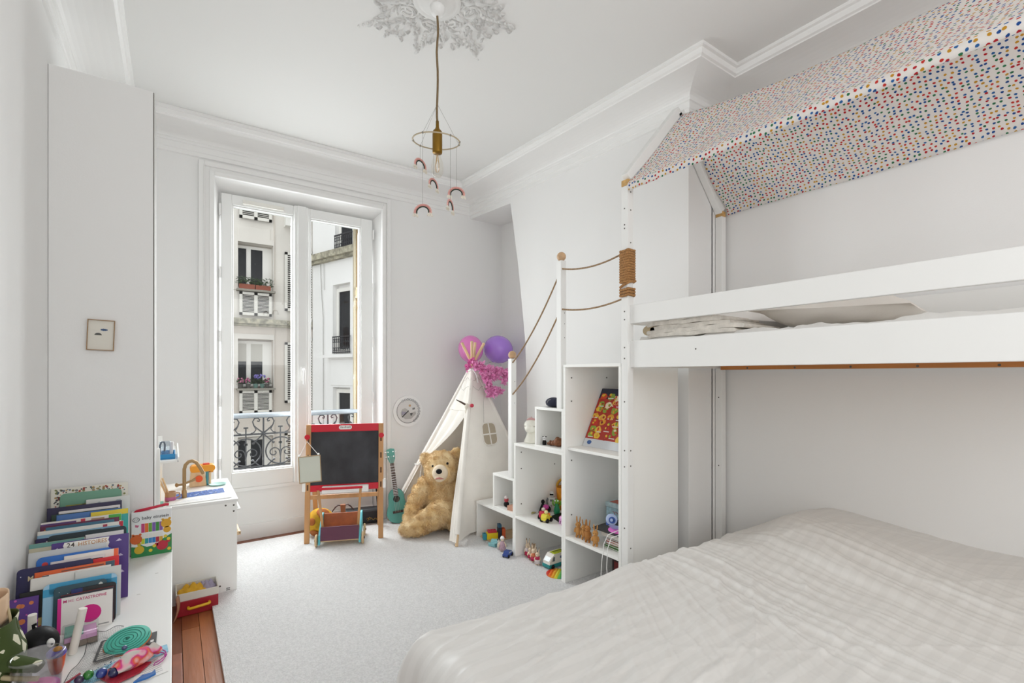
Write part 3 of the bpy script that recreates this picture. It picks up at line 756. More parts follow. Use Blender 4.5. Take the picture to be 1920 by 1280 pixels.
# ------------------------------------------------------------------ low double bed with duvet
def satin():
    m = bpy.data.materials.new('striped_satin'); m.use_nodes = True; nt = m.node_tree; b = nt.nodes['Principled BSDF']
    tc = nt.nodes.new('ShaderNodeTexCoord'); w = nt.nodes.new('ShaderNodeTexWave'); w.wave_type = 'BANDS'; w.bands_direction = 'Y'; w.wave_profile = 'SIN'
    w.inputs['Scale'].default_value = 5.5; w.inputs['Distortion'].default_value = .6; w.inputs['Detail Scale'].default_value = .8
    nt.links.new(tc.outputs['Object'], w.inputs[0])
    cr = nt.nodes.new('ShaderNodeValToRGB'); cr.color_ramp.elements[0].position = .42; cr.color_ramp.elements[1].position = .58
    cr.color_ramp.elements[0].color = (.69, .675, .655, 1); cr.color_ramp.elements[1].color = (.72, .705, .685, 1)
    nt.links.new(w.outputs['Fac'], cr.inputs[0]); nt.links.new(cr.outputs[0], b.inputs['Base Color'])
    r2 = nt.nodes.new('ShaderNodeMapRange'); r2.inputs[3].default_value = .48; r2.inputs[4].default_value = .62
    nt.links.new(w.outputs['Fac'], r2.inputs[0]); nt.links.new(r2.outputs[0], b.inputs['Roughness'])
    b.inputs['Sheen Weight'].default_value = .2
    return m
FX = .595; FY = 1.505; TOP = .50; RR = .10
na, nb = 420, 330
a = np.linspace(-.34, 2.40, na); b = np.linspace(-.36, 1.80, nb)   # unrolled cloth: a from foot inward, b from near to far side
A_, B_ = np.meshgrid(a, b)
oa = np.maximum(0, RR*PI/2-(A_+RR*(PI/2-1))-0) if False else np.maximum(0, -A_)
ob = np.maximum(0, B_-(FY-RR))
def roll(o_):
    th = np.minimum(o_/RR, PI/2); out = RR*np.sin(th); dn = RR*(1-np.cos(th))+np.maximum(0, o_-RR*PI/2); return out, dn
outa, dna = roll(oa); outb, dnb = roll(ob)
Xg = FX+RR+np.maximum(A_, 0)-outa; Yg = np.minimum(B_, FY-RR)+outb
def ss(x, e0, e1):
    t = np.clip((x-e0)/(e1-e0), 0, 1); return t*t*(3-2*t)
hump = .135*ss(Xg, 2.05, 2.62)*(1-.25*ss(Xg, 2.75, 3.0))*ss(1.47-Yg, 0, .30)*(.86+.14*np.cos((Yg-1.15)*5))*(1-.25*ss(-Yg, -.95, -.55))
puff = .014*np.sin(Xg*4.1+1)*np.cos(Yg*3.7)+.016*(vnoise(Xg*3.2, Yg*3.2, 1)-.5)
def ridged(x, y, seed): return 1-np.abs(2*vnoise(x, y, seed)-1)
wx = Xg+.05*vnoise(Xg*1.6, Yg*1.6, 8); wy = Yg+.06*vnoise(Xg*1.6, Yg*1.6, 9)
def rot(x, y, t): return x*math.cos(t)+y*math.sin(t), -x*math.sin(t)+y*math.cos(t)
def folds(t, fa, fc, seed, p): u, v = rot(wx, wy, t); return ridged(u*fa, v*fc, seed)**p
left = 1-ss(Xg, 1.15, 1.9); right = ss(Xg, 1.3, 1.9)*(1-ss(Xg, 2.35, 2.8)); mid = np.exp(-((Xg-1.55)**2/.28+(Yg-1.0)**2/.16))
wr = left*(.0085*folds(.10, .8, 11, 11, 4)+.006*folds(.28, 1.0, 19, 12, 4)+.003*folds(.16, 1.6, 40, 14, 3))
wr += right*(.009*folds(1.25, .8, 10, 13, 4)+.006*folds(1.42, 1.0, 18, 15, 4)+.003*folds(1.3, 1.6, 42, 16, 3))
wr += mid*(.011*folds(.75, 1.0, 10, 17, 4)+.007*folds(.45, 1.3, 17, 18, 4)+.004*folds(.95, 2.2, 36, 19, 3))
wr += .0045*folds(.05, .7, 7, 20, 5)+.0035*folds(-.6, 1.0, 9, 21, 5)+.0012*folds(.2, 3, 60, 22, 2)
u2, v2 = rot(wx, wy, -.55)
wr += .014*np.exp(-((v2+.35)/.020)**2)*ss(u2, .1, .5)*(1-ss(u2, 1.1, 1.6))
edge = np.clip(np.maximum(dna, dnb)/.10, 0, 1)
topf = 1-edge; wr = wr*1.3
Zg = TOP+hump+puff*topf+wr*topf-dna-dnb
fold = .020*np.sin(B_*26+2*vnoise(B_*5, A_*2, 21))+.012*np.sin(B_*57+3*vnoise(B_*6, A_*2, 22))
Xg = Xg-np.clip(dna/.25, 0, 1)*fold*(1-np.clip(dnb/.1, 0, 1)*.5)-.02*np.clip(dna/.3, 0, 1)
fold2 = .016*np.sin(A_*24+3*vnoise(A_*4, B_*2, 23))
Yg = np.minimum(Yg+np.clip(dnb/.25, 0, 1)*fold2, 1.60)
Zg = np.maximum(Zg, .03+.012*vnoise(A_*9, B_*9, 31))
Xg = np.minimum(Xg, 3.034)
me = bpy.data.meshes.new('duvet')
vs = np.stack([Xg, Yg, Zg], -1).reshape(-1, 3)
idx = np.arange(na*nb).reshape(nb, na)
q = np.stack([idx[:-1, :-1], idx[:-1, 1:], idx[1:, 1:], idx[1:, :-1]], -1).reshape(-1, 4)
me.vertices.add(len(vs)); me.vertices.foreach_set('co', vs.ravel())
me.loops.add(q.size); me.loops.foreach_set('vertex_index', q.ravel()); me.polygons.add(len(q))
me.polygons.foreach_set('loop_start', np.arange(0, q.size, 4)); me.polygons.foreach_set('loop_total', np.full(len(q), 4)); me.polygons.foreach_set('use_smooth', np.ones(len(q), bool))
me.update(); me.validate()
me.materials.append(satin())
o = bpy.data.objects.new('duvet', me); C.objects.link(o); o['label'] = 'wide rumpled off-white striped satin duvet on low bed under loft'; o['category'] = 'duvet'
MB().box(.74, 2.99, -.34, 1.36, .022, .46).build('low_mattress', SHEET, bevel=.04, label='low double mattress hidden under the rumpled duvet', cat='mattress')

# ------------------------------------------------------------------ staircase of storage cubes
st = thing('storage_staircase', 'white staircase of open storage cubes with two rope handrail posts', 'staircase', (2.3, 2.6, .022))
F = X0; BK = 2.565; T = .018; Zf = .022
def panel(name, *b): return MB().box(*b).build(name, MELA, st, bevel=.0015)
# low unit
panel('side_panel', F, BK, 3.412, 3.43, Zf, .294); panel('side_panel', F, BK, 2.894, 2.912, Zf, .294); panel('step_board', F, BK, 2.894, 3.432, .294, .312); panel('back_panel', BK-.006, BK, 2.92, 3.41, Zf, .294)
MB().box(F+.003, BK, 3.4322, 3.4335, .296, .311).build('raw_edge', RAWW, st)
# small cube on it
panel('side_panel', F, BK-.03, 3.16, 3.178, .330, .567); panel('bottom_board', F, BK-.03, 2.894, 3.18, .3125, .330); panel('side_panel', F, BK-.03, 2.894, 2.910, .330, .567); panel('step_board', F, BK-.03, 2.894, 3.18, .567, .585); panel('back_panel', BK-.04, BK-.034, 2.92, 3.16, .312, .567)
MB().box(F+.003, BK-.03, 3.1802, 3.1815, .569, .584).build('raw_edge', RAWW, st)
# middle unit
panel('side_panel', F, BK, 2.874, 2.893, Zf, .832); panel('side_panel', F, BK, 2.347, 2.365, Zf, .832); panel('step_board', F, BK, 2.347, 2.893, .832, .850); panel('shelf', F, BK, 2.365, 2.874, .303, .321); panel('back_panel', BK-.006, BK, 2.365, 2.874, Zf, .832)
panel('side_panel', F, BK-.03, 2.625, 2.643, .868, 1.112); panel('side_panel', F, BK-.03, 2.347, 2.365, .868, 1.112); panel('bottom_board', F, BK-.03, 2.347, 2.645, .8505, .868); panel('step_board', F, BK-.03, 2.347, 2.645, 1.112, 1.130); panel('back_panel', BK-.04, BK-.034, 2.365, 2.625, .868, 1.112)
# tall unit
panel('side_panel', F, BK, 2.327, 2.346, Zf, 1.397); panel('side_panel', F+.004, BK, 1.862, 1.882, Zf, 1.397); panel('step_board', F, BK, 1.862, 2.347, 1.397, 1.415)
panel('shelf', F, BK, 1.882, 2.325, .303, .321); panel('shelf', F+.02, BK, 1.882, 2.325, .869, .887); panel('back_panel', BK-.006, BK, 1.882, 2.325, Zf, 1.397)
for y, z0, z1 in ((2.925, .585, 1.47), (2.368, 1.13, 2.09)):
    MB().box(F, F+.045, y, y+.045, z0, z1).build('post', LACQ, st, bevel=.003)
    MB().ball((F+.022, y+.022, z1+.028), .030, 20, 12).build('post_ball', mat('wood_ball', 'C6A27C', .5, var=.12, vscale=40), st)
def rope(p, q, sag):
    p, q = Vector(p), Vector(q)
    MB().tube([p.lerp(q, i/16)+Vector((0, 0, -sag*4*(i/16)*(1-i/16))) for i in range(17)], .0052, 8).build('handrail_rope', ROPE2, st)
ROPE2 = mat('thin_rope', '9C8163', .9, var=.3, vscale=150, bump=.4, bscale=250)
rope((2.06, 2.926, 1.44), (2.06, 2.413, 1.985), .045); rope((2.06, 2.926, 1.205), (2.06, 2.413, 1.735), .045)
rope((2.06, 2.369, 2.034), (2.06, 1.858, 2.028), .03); rope((2.06, 2.369, 1.773), (2.06, 1.858, 1.775), .025)
h = MB()
for y, z in ((2.3248, 1.33), (2.3248, 1.18), (2.3248, .80), (2.3248, .45), (2.8738, .78), (2.8738, .66), (2.8738, .40)):
    for x in (2.10, 2.42): h.tube([(x, y+.001, z), (x, y-.0005, z)], .005, 8)
for z in (1.40, 1.33, 1.24): h.tube([(F+.03, 2.925+.0-.0006, z-.1), (F+.03, 2.926, z-.1)], .003, 6); h.tube([(F+.03, 2.3674, z+.35), (F+.03, 2.369, z+.35)], .003, 6)
h.build('screw_hole', HOLE, st, kind='stuff')
# ------------------------------------------------------------------ pendant lamp and rainbow mobile
RV = Vector((.8186, -.5744, 0)); FV = Vector((.5744, .8186, 0))     # across and away as seen from the doorway
LC = Vector((1.081, 2.189, 0))
lamp = thing('pendant_lamp', 'bare filament bulb in brass socket hanging on brown cord from ceiling rose', 'lamp', (LC.x, LC.y, 2.33))
MB().lathe([(.0, 3.140), (.016, 3.141), (.030, 3.150), (.037, 3.17), (.038, ZC-.02)], 24, (LC.x, LC.y, 0)).build('ceiling_cup', WHITE, lamp)
MB().tube([(LC.x+.003*math.sin(i*1.1), LC.y+.002*math.cos(i*1.7), 3.146-i*.0465) for i in range(13)], .0055, 8).build('cord', mat('brown_fabric_cord', '7E6A4E', .9, var=.3, vscale=300), lamp)
MB().lathe([(.0, 2.615), (.008, 2.615), (.0085, 2.585), (.012, 2.575), (.022, 2.565), (.0245, 2.55), (.0245, 2.462), (.023, 2.455), (.0, 2.455)], 24, (LC.x, LC.y, 0)).build('socket', mat('aged_brass', '8C6A24', .38, metal=.75), lamp)
BG = glassmat('bulb_glass', (.99, .98, .95), .10)
bu = MB().lathe([(.014, 2.456), (.016, 2.44), (.026, 2.415), (.0315, 2.385), (.029, 2.358), (.018, 2.338), (.0, 2.331)], 24, (LC.x, LC.y, 0)).build('bulb', BG, lamp)
fl = MB()
for a in (0, PI*.5):
    for s in (-1, 1):
        d = Vector((math.cos(a+.6), math.sin(a+.6), 0))*s
        fl.tube([Vector((LC.x, LC.y, 2.45))+d*.003, Vector((LC.x, LC.y, 2.42))+d*.006, Vector((LC.x, LC.y, 2.39))+d*.013, Vector((LC.x, LC.y, 2.372))+d*.012, Vector((LC.x, LC.y, 2.36))+d*.004], .0011, 5)
fl.build('filament', mat('filament', 'C9A25A', .4, metal=.6), bu)
mob = thing('rainbow_mobile', 'mobile of small pink and green fabric rainbows on a wooden ring', 'mobile', (LC.x, LC.y, 2.1))
RC = Vector((1.076, 2.191, 2.515)); RR_ = .116
def ringp(ph): return RC+RV*(RR_*math.cos(ph))+FV*(RR_*math.sin(ph))+Vector((0, 0, .012*math.sin(ph)-.004*math.cos(ph)))
MB().tube([ringp(2*PI*i/40) for i in range(40)], .0034, 8, closed=True).build('ring', mat('ring_wood', 'B7A88C', .6), mob)
STR = mat('grey_thread', '8C8880', .9)
for ph in (.35, 2.5, -2.0):
    MB().tube([ringp(ph), (LC.x, LC.y, 2.70)], .0007, 4).build('thread', STR, mob)
k_ = MB()
for ph in (.35, 1.65, 2.5, 3.15, -2.0, -.8, .0): k_.ball(ringp(ph), .0055, 8, 6)
k_.build('knot', STR, mob)
PINK1 = mat('rainbow_pink', 'DDAAA2', .9, var=.15, vscale=200); PINK2 = mat('rainbow_rose', 'C98F88', .9, var=.15, vscale=200); DGR = mat('rainbow_green', '2F3B30', .9, var=.15, vscale=200); TAS = mat('cotton_tassel', 'E4DED2', .95)
def rainbow(ph, z, turn):
    p0 = ringp(ph); c = Vector((p0.x, p0.y, z)); d = RV*math.cos(turn)+FV*math.sin(turn)
    o = MB().tube([p0, c+Vector((0, 0, .038))], .0007, 4).build('thread', STR, mob)
    for r, m in ((.0375, PINK1), (.032, PINK2), (.0265, DGR)):
        MB().tube([c+d*(r*1.12*math.cos(a))+Vector((0, 0, r*math.sin(a)-(.006 if k in (0, 14) else 0))) for k, a in enumerate([PI*i/14 for i in range(15)])], .0031, 7).build('rainbow_arc', m, o)
    for s in (-1, 1):
        t = MB(); q = c+d*(s*.0355)
        for k in range(14):
            a = k*2.4; t.tube([q+Vector((0, 0, -.002))+d*.006*math.cos(a), q+d*(.013*math.cos(a))+Vector((.008*math.sin(a), .004*math.cos(a), -.016-.003*(k % 3)))], .0024, 4)
        t.build('tassel', TAS, o)
for ph, z, turn in ((2.5, 2.42, 1.0), (1.85, 2.335, 1.15), (.65, 2.275, .12), (-.80, 2.155, 1.35), (-2.0, 2.125, -.1)): rainbow(ph, z, turn)

# ------------------------------------------------------------------ play tent
TF = Vector((1.793, 3.301, .022)); TL = Vector((1.614, 4.262, .022)); TRt = Vector((2.86, 3.52, .022)); TB = Vector((2.50, 4.25, .022)); TA = Vector((2.2, 3.75, 1.44))
CANV = mat('cotton_canvas', (.90, .865, .81), .9, var=.04, vscale=6, bump=.25, bscale=220)
_nt = CANV.node_tree; _tr = _nt.nodes.new('ShaderNodeBsdfTranslucent'); _tr.inputs[0].default_value = (.85, .80, .72, 1); _mx = _nt.nodes.new('ShaderNodeMixShader'); _mx.inputs[0].default_value = .08   # thin cotton lets light through
_nt.links.new(_nt.nodes['Principled BSDF'].outputs[0], _mx.inputs[1]); _nt.links.new(_tr.outputs[0], _mx.inputs[2]); _nt.links.new(_mx.outputs[0], _nt.nodes['Material Output'].inputs[0])
tent = thing('play_tent', 'cream canvas teepee play tent with wooden poles behind the bear', 'tent', (2.2, 3.75, .022))
for b in (TF, TL, TRt, TB):
    d = (TA-b).normalized(); off = d.cross(Vector((0, 0, 1))).normalized()*.006
    MB().tube([b-Vector((0, 0, .0)), TA+d*.22+off], .0125, 10).build('pole', PALEW, tent)
def pole(b, z): return b.lerp(TA, (z-.022)/(1.44-.022))
ctr = (TF+TL+TRt+TB)/4
def cpt(p, q, u, z, sag=.02):
    """canvas point between poles p and q"""
    a, b = pole(p, z), pole(q, z); m = a.lerp(b, u)
    c2 = ctr.lerp(TA, (z-.022)/1.418); out = (m-Vector((c2.x, c2.y, m.z))); out.z = 0
    if out.length > 1e-4: out.normalize()
    return m+out*(.014-sag*4*u*(1-u)*(1-z/1.6))
def fullpanel(p, q, seed):
    m = MB()
    def fn(u, v):
        z = .05+1.34*v; w = cpt(p, q, u, z); r = .010*math.sin(u*9+seed+v*3)*(1-v)
        return (w.x+r, w.y-r*.5, z)
    m.grid(16, 26, fn); return m
def piece(u0f, u1f, z0, z1, seed, amp=.006, p=TL, q=TF, nu=12, nv=20):
    m = MB()
    def fn(u, v):
        z = z0+(z1-z0)*v; uu = u0f(z)+(u1f(z)-u0f(z))*u; w = cpt(p, q, uu, z, .01); r = amp*math.sin(u*14+seed+z*4)
        return (w.x+r, w.y-r, z)
    m.grid(nu, nv, fn); return m
fullpanel(TRt, TB, 1).build('canvas', CANV, tent); fullpanel(TB, TL, 2).build('canvas', CANV, tent)
frm = fullpanel(TF, TRt, 3)
def dent(p):   # the canvas is pushed in where it meets the end of the staircase
    f = max(0, min(1, (.80-p[2])/.45)); g = max(0, min(1, (p[0]-1.83)/.19)); need = max(0, 3.452-p[1])
    return (p[0], p[1]+need*f*g, p[2])
frm.v = [dent(p) for p in frm.v]
fr = frm.build('canvas', CANV, tent)
fd = piece(lambda z: 0, lambda z: 1, 1.04, 1.39, 1, .004).build('door_canvas', CANV, tent)
dl = piece(lambda z: 0, lambda z: .05+.85*((z-.54)/.5)**1.15, .54, 1.04, 2, .012, nv=26).build('door_flap', CANV, tent)
piece(lambda z: -.02, lambda z: .06, .04, .54, 3, .006).build('door_flap', CANV, tent)
piece(lambda z: .87+.05*(1-z), lambda z: 1, .05, 1.04, 4, .006).build('door_flap', CANV, tent)
def polesleeve(b):
    d = (TA-b).normalized()
    MB().tube([b+d*.09, b.lerp(TA, .5), b.lerp(TA, .955)], [.021, .020, .019], 10).build('pole_sleeve', CANV, tent)
for b in (TF, TL, TRt, TB): polesleeve(b)
tp = pole(TL, .54); m_ = MB(); m_.tube([tp+Vector((.02, -.02, .03)), tp+Vector((.01, -.03, -.02)), tp+Vector((-.005, -.035, -.12)), tp+Vector((-.01, -.035, -.22))], .006, 6, flat=.3)
m_.tube([tp+Vector((math.cos(a)*.035, math.sin(a)*.035, 0)) for a in [i*PI/5 for i in range(10)]], .006, 6, closed=True)
m_.build('tie_ribbon', WHITE, tent)
# window patch on the right hand canvas: mesh pane, piped edge and cross
nF = (TRt-TF).cross(TA-TF).normalized()
if nF.y > 0: nF = -nF
wc = Vector((2.285, 3.612, .825))+nF*.010; wx = (TRt-TF).normalized(); wz = nF.cross(wx).normalized()
if wz.z < 0: wz = -wz
PATCH = mat('grey_mesh_window', 'B4A793', .9)
m_ = MB(); out = rrect(-.085, .085, -.095, .10, .05, 5); vs = [wc+wx*x+wz*y for x, y in out]; m_.add(vs, [tuple(range(len(vs)))]); m_.add([p-nF*.006 for p in vs]+vs, [(i, (i+1) % len(vs), (i+1) % len(vs)+len(vs), i+len(vs)) for i in range(len(vs))])
wp = m_.build('window_patch', PATCH, tent)
m_ = MB(); m_.tube([p+nF*.002 for p in vs], .006, 6, closed=True); m_.bar(wc-wz*.095+nF*.003, wc+wz*.10+nF*.003, .012, .004, nF); m_.bar(wc-wx*.085+nF*.003, wc+wx*.085+nF*.003, .012, .004, nF)
m_.build('window_piping', CANV, wp)
m_ = MB(); m_.tube([TA+Vector((.035*math.cos(a), .035*math.sin(a), -.045+.01*math.sin(a*2.5))) for a in [i*2*PI/24*2.0 for i in range(24)]], .008, 6); m_.tube([TA+Vector((-.02, -.045, -.04)), TA+Vector((0, -.07, -.10)), TA+Vector((.02, -.06, -.16))], .006, 5)
m_.build('top_tie', WHITE, tent)
wr_ = MB()
for z_, sd in ((1.22, 0), (1.30, 2)):
    pts = []
    for p, q in ((TL, TF), (TF, TRt)):
        for i in range(7): w = cpt(p, q, i/6, z_+.02*math.sin(i*1.7+sd)); pts.append(w+(w-ctr).normalized()*.010)
    wr_.tube(pts, .0013, 4)
q = [Vector((2.285, 3.70, 1.235)), Vector((2.25, 3.66, 1.10)), Vector((2.235, 3.632, .99)), Vector((2.222, 3.612, .93))]
wr_.tube([p+nF*.012 for p in q], .0013, 4)
wr_.build('fairy_light_wire', mat('grey_wire', '9A958C', .6), tent)
# feather boa, toys hung on the tent
def boa(name, paths, r, m, label, n, seed):
    rg = random.Random(seed); mb = MB()
    for P in paths:
        P = [Vector(p) for p in P]; mb.tube(P, r*.30, 6)
        for k in range(n):
            t = rg.random()*(len(P)-1); i = min(int(t), len(P)-2); c = P[i].lerp(P[i+1], t-i); c = c+Vector((rg.uniform(-1, 1), rg.uniform(-1, 1), rg.uniform(-1, 1)))*r*.35
            d = Vector((rg.uniform(-1, 1), rg.uniform(-1, 1), rg.uniform(-1, 1))).normalized()*r*rg.uniform(.5, 1); s = d.cross(Vector((rg.uniform(-1, 1), rg.uniform(-1, 1), rg.uniform(-1, 1)))).normalized()*r*.22
            mb.add([c, c+d*.5+s, c+d, c+d*.5-s], [(0, 1, 2, 3)])
    return mb.build(name, m, label=label, cat='boa')
PK = mat('pink_feather', 'F79ACB', .7, var=.3, vscale=60); PK2 = mat('magenta_petals', 'E272B4', .7, var=.3, vscale=60)
boa('feather_boa', [[(2.157, 3.66, 1.435), (2.212, 3.645, 1.43), (2.25, 3.64, 1.405), (2.345, 3.63, 1.385), (2.44, 3.62, 1.38), (2.497, 3.62, 1.335), (2.45, 3.62, 1.30)], [(2.25, 3.64, 1.405), (2.267, 3.63, 1.337), (2.289, 3.62, 1.266), (2.30, 3.61, 1.18), (2.36, 3.61, 1.21), (2.415, 3.62, 1.20)], [(2.27, 3.64, 1.38), (2.33, 3.63, 1.34), (2.38, 3.63, 1.36)]], .055, PK, 'bright pink feather boa draped over top of play tent', 520, 2)
boa('paper_garland', [[(2.171, 3.70, 1.485), (2.138, 3.70, 1.455), (2.118, 3.70, 1.40)]], .035, PK2, 'small magenta frilled garland under the pink balloon', 140, 3)
def balloon(c, rx, rz, m, label, tilt):
    t = thing('balloon', label, 'balloon', c, group='balloons tied to the tent')
    o = MB(); o.ball((0, 0, 0), (rx, rx, rz), 32, 20, rot=RY(tilt)); b = o.build('skin', m, t, local=True)
    d = RY(tilt) @ Vector((0, 0, -1)); e = d*rz
    k = MB(); k.lathe([(.002, .012), (.006, .0), (.010, -.008), (.0, -.006)], 10); k.v = [tuple(RY(tilt) @ Vector(p)+e) for p in k.v]; k.build('knot', m, b, local=True)
    tgt = TA-Vector(c)
    MB().tube([e, e.lerp(tgt, .5)+Vector((0, 0, -.02)), tgt+Vector((0, 0, -.03))], .0012, 4).build('string', STR, t, local=True)
BPK = mat('balloon_pink', 'EA86CE', .25, clear=.5, sub=.15); BPU = mat('balloon_purple', 'B184E6', .25, clear=.5, sub=.15)
balloon((2.385, 4.10, 1.60), .122, .135, BPK, 'pink balloon behind the crossed tips of tent poles', -.25)
balloon((2.695, 4.08, 1.605), .150, .138, BPU, 'purple balloon at right of tent pole tips', .5)
ht = thing('hanging_toy', 'tiny white and brown winged toy with red ball on tent front', 'toy', (2.07, 3.66, 1.07))
MB().ball((2.075, 3.635, 1.075), (.022, .02, .03), 10, 8).ball((2.07, 3.635, 1.04), (.014, .012, .028), 10, 8).build('body', TAS, ht)
m_ = MB(); m_.tube([(2.072, 3.63, 1.085), (2.04, 3.66, 1.11), (2.00, 3.69, 1.135)], [.010, .008, .003], 8); m_.build('wing', mat('brown_horn', '4C3A2C', .5), ht)
MB().ball((2.105, 3.60, 1.085), .017, 12, 8).build('red_ball', mat('toy_red', 'C03348', .5), ht)

# ------------------------------------------------------------------ big plush bear
bear = thing('teddy_bear', 'large golden plush teddy bear slumped in the tent opening', 'bear', (1.92, 3.80, .022), -math.radians(35.06))
bm_ = MB()
def E(c, r, rot=None): bm_.ball(c, r, 24, 14, rot)
E((.01, -.05, .535), (.150, .135, .142)); E((.01, -.085, .50), (.135, .12, .115))
E((-.135, -.03, .60), (.050, .032, .060), RY(-.5)); E((.128, -.03, .645), (.052, .032, .058), RY(.5))
E((.005, .0, .27), (.165, .145, .23)); E((.0, -.02, .13), (.17, .16, .13)); E((.0, -.02, .38), (.15, .12, .09))
for c, r in (((-.13, -.03, .375), .080), ((-.17, -.06, .32), .078), ((-.20, -.09, .26), .074), ((-.225, -.12, .19), .070), ((-.24, -.15, .12), .062), ((-.245, -.17, .065), .055)): E(c, r)
for c, r in (((.13, -.03, .375), .08), ((.165, -.06, .30), .076), ((.185, -.10, .22), .072), ((.20, -.14, .14), .066), ((.21, -.17, .08), .058)): E(c, r)
for c, r in (((.09, -.10, .175), .115), ((.05, -.14, .18), .112), ((.0, -.17, .165), .105), ((-.05, -.20, .145), .098), ((-.10, -.225, .12), .09), ((-.15, -.245, .095), (.085, .09, .085)), ((-.20, -.25, .075), (.08, .085, .066)), ((-.25, -.245, .066), (.065, .075, .056))): E(c, r)
for c, r in (((.12, -.09, .115), .10), ((.135, -.13, .10), .09), ((.15, -.165, .085), .078)): E(c, r)
def furmat(name, c1, c2):
    m = bpy.data.materials.new(name); m.use_nodes = True; nt = m.node_tree; b = nt.nodes['Principled BSDF']
    tc = nt.nodes.new('ShaderNodeTexCoord'); n = nt.nodes.new('ShaderNodeTexNoise'); n.inputs['Scale'].default_value = 11; n.inputs['Detail'].default_value = 4
    nt.links.new(tc.outputs['Object'], n.inputs[0]); cr = nt.nodes.new('ShaderNodeValToRGB'); cr.color_ramp.elements[0].position = .28; cr.color_ramp.elements[1].position = .68
    cr.color_ramp.elements[0].color = (*lin(c1), 1); cr.color_ramp.elements[1].color = (*lin(c2), 1)
    nt.links.new(n.outputs['Fac'], cr.inputs[0]); nt.links.new(cr.outputs[0], b.inputs['Base Color']); b.inputs['Roughness'].default_value = .9; b.inputs['Sheen Weight'].default_value = .3; b.inputs['Specular IOR Level'].default_value = .15
    MATS[name] = m; return m
FUR = furmat('bear_fur', 'CBA469', 'E4CDA2')
body = bm_.build('body', FUR, bear, local=True)
md = body.modifiers.new('r', 'REMESH'); md.mode = 'VOXEL'; md.voxel_size = .011; md.use_smooth_shade = True
md = body.modifiers.new('s', 'SMOOTH'); md.factor = .5; md.iterations = 6
bpy.context.view_layer.update()
dg = bpy.context.evaluated_depsgraph_get()
nm = bpy.data.meshes.new_from_object(body.evaluated_get(dg)); body.modifiers.clear(); body.data = nm
for v in nm.vertices: v.co.z = max(v.co.z, .004)
nm.polygons.foreach_set('use_smooth', [True]*len(nm.polygons))
rg = random.Random(8); tri = []; w = []
for p in nm.polygons: w.append(p.area)
vs = []; fs_ = []
for p in rg.choices(list(nm.polygons), weights=w, k=26000):
    c = nm.vertices[p.vertices[0]].co.lerp(nm.vertices[p.vertices[2]].co, rg.random()).lerp(nm.vertices[p.vertices[1]].co, rg.random()*.6); n = p.normal
    if c.z < .02: continue
    if math.dist(c, (.012, -.21, .515)) < .085: continue
    cl = Vector((math.sin(c.x*70+c.z*40), math.sin(c.y*60+c.x*30), math.sin(c.z*65+c.y*50)))*.55
    d = (n*.75+Vector((0, 0, -.55))+cl+Vector((rg.uniform(-.4, .4), rg.uniform(-.4, .4), rg.uniform(-.4, .4)))).normalized()
    L = rg.uniform(.014, .024); s = d.cross(n)
    if s.length < .05: continue
    s = s.normalized()*.0016; o = len(vs)
    vs += [c-s, c+s, c+d*L*.6+s*.7+n*.002, c+d*L]; fs_ += [(o, o+1, o+2), (o, o+2, o+3)]
fm = bpy.data.meshes.new('fur'); fm.from_pydata([tuple(v) for v in vs], [], fs_); fm.materials.append(FUR)
fo = bpy.data.objects.new('fur', fm); C.objects.link(fo); fo.parent = bear; fo['kind'] = 'stuff'
MUZ = mat('cream_plush', 'E4D4BC', .95, bump=.3, bscale=200)
mz = MB(); mz.ball((.012, -.185, .508), (.066, .050, .072), 22, 14); mz.ball((.012, -.205, .478), (.045, .035, .040), 18, 10); mz = mz.build('muzzle', MUZ, bear, local=True)
MB().ball((.010, -.236, .532), (.026, .016, .021), 16, 10).build('nose', BLACK, mz, local=True)
MB().tube([(-.022, -.232, .468), (-.004, -.243, .475), (.012, -.246, .478), (.028, -.243, .475), (.046, -.230, .470)], [.003, .007, .008, .007, .003], 8).build('mouth', mat('bear_mouth', 'B4736A', .8), mz, local=True)
for x, z in ((-.052, .562), (.070, .585)): MB().ball((x, -.166, z), .0105, 12, 8).build('eye', BLACK, bear, local=True)

# ------------------------------------------------------------------ ukulele
uk = thing('ukulele', 'turquoise ukulele leaning on the wall left of the tent', 'ukulele', (1.655, 4.105, .026), -math.radians(22))
UT = RX(-.145) @ RY(-.125)
TURQ = mat('turquoise_stain', '56A59C', .35, var=.18, vscale=10, stretch=(1, 1, .2)); TURD = mat('turquoise_side', '1F5F5C', .35); ROSE = mat('rosewood', '3A2620', .5)
def ubody(n=40):
    o = []
    for i in range(n):
        t = 2*PI*i/n; s = math.sin(t); c = math.cos(t); z = .155-.155*c
        q = z/.31; wd = .100*math.sin(PI*min(1, q/.78))**.55 if q < .44 else None
        prof = [(0, 0), (.04, .055), (.12, .085), (.26, .100), (.40, .094), (.52, .078), (.62, .070), (.72, .071), (.84, .066), (.94, .046), (1, 0)]
        for k in range(10):
            if prof[k][0] <= q <= prof[k+1][0]:
                f = (q-prof[k][0])/(prof[k+1][0]-prof[k][0]); wd = prof[k][1]+(prof[k+1][1]-prof[k][1])*f
        o.append(((wd or 0)*(1 if s >= 0 else -1), z))
    return o
def ub(mb, name, m, parent, bevel=0):
    mb.v = [tuple(UT @ Vector(p)) for p in mb.v]; return mb.build(name, m, parent, bevel=bevel, local=True)
bo = ub(MB().prism(ubody(), .002, .06), 'body', TURD, uk, .004)
ub(MB().prism([(x*.985, .155+(z-.155)*.985) for x, z in ubody()], -.001, .003), 'soundboard', TURQ, bo)
ub(MB().prism([(x, z+.215) for x, z in disc_pts(.029)], -.0025, .0), 'sound_hole', BLACK, bo)
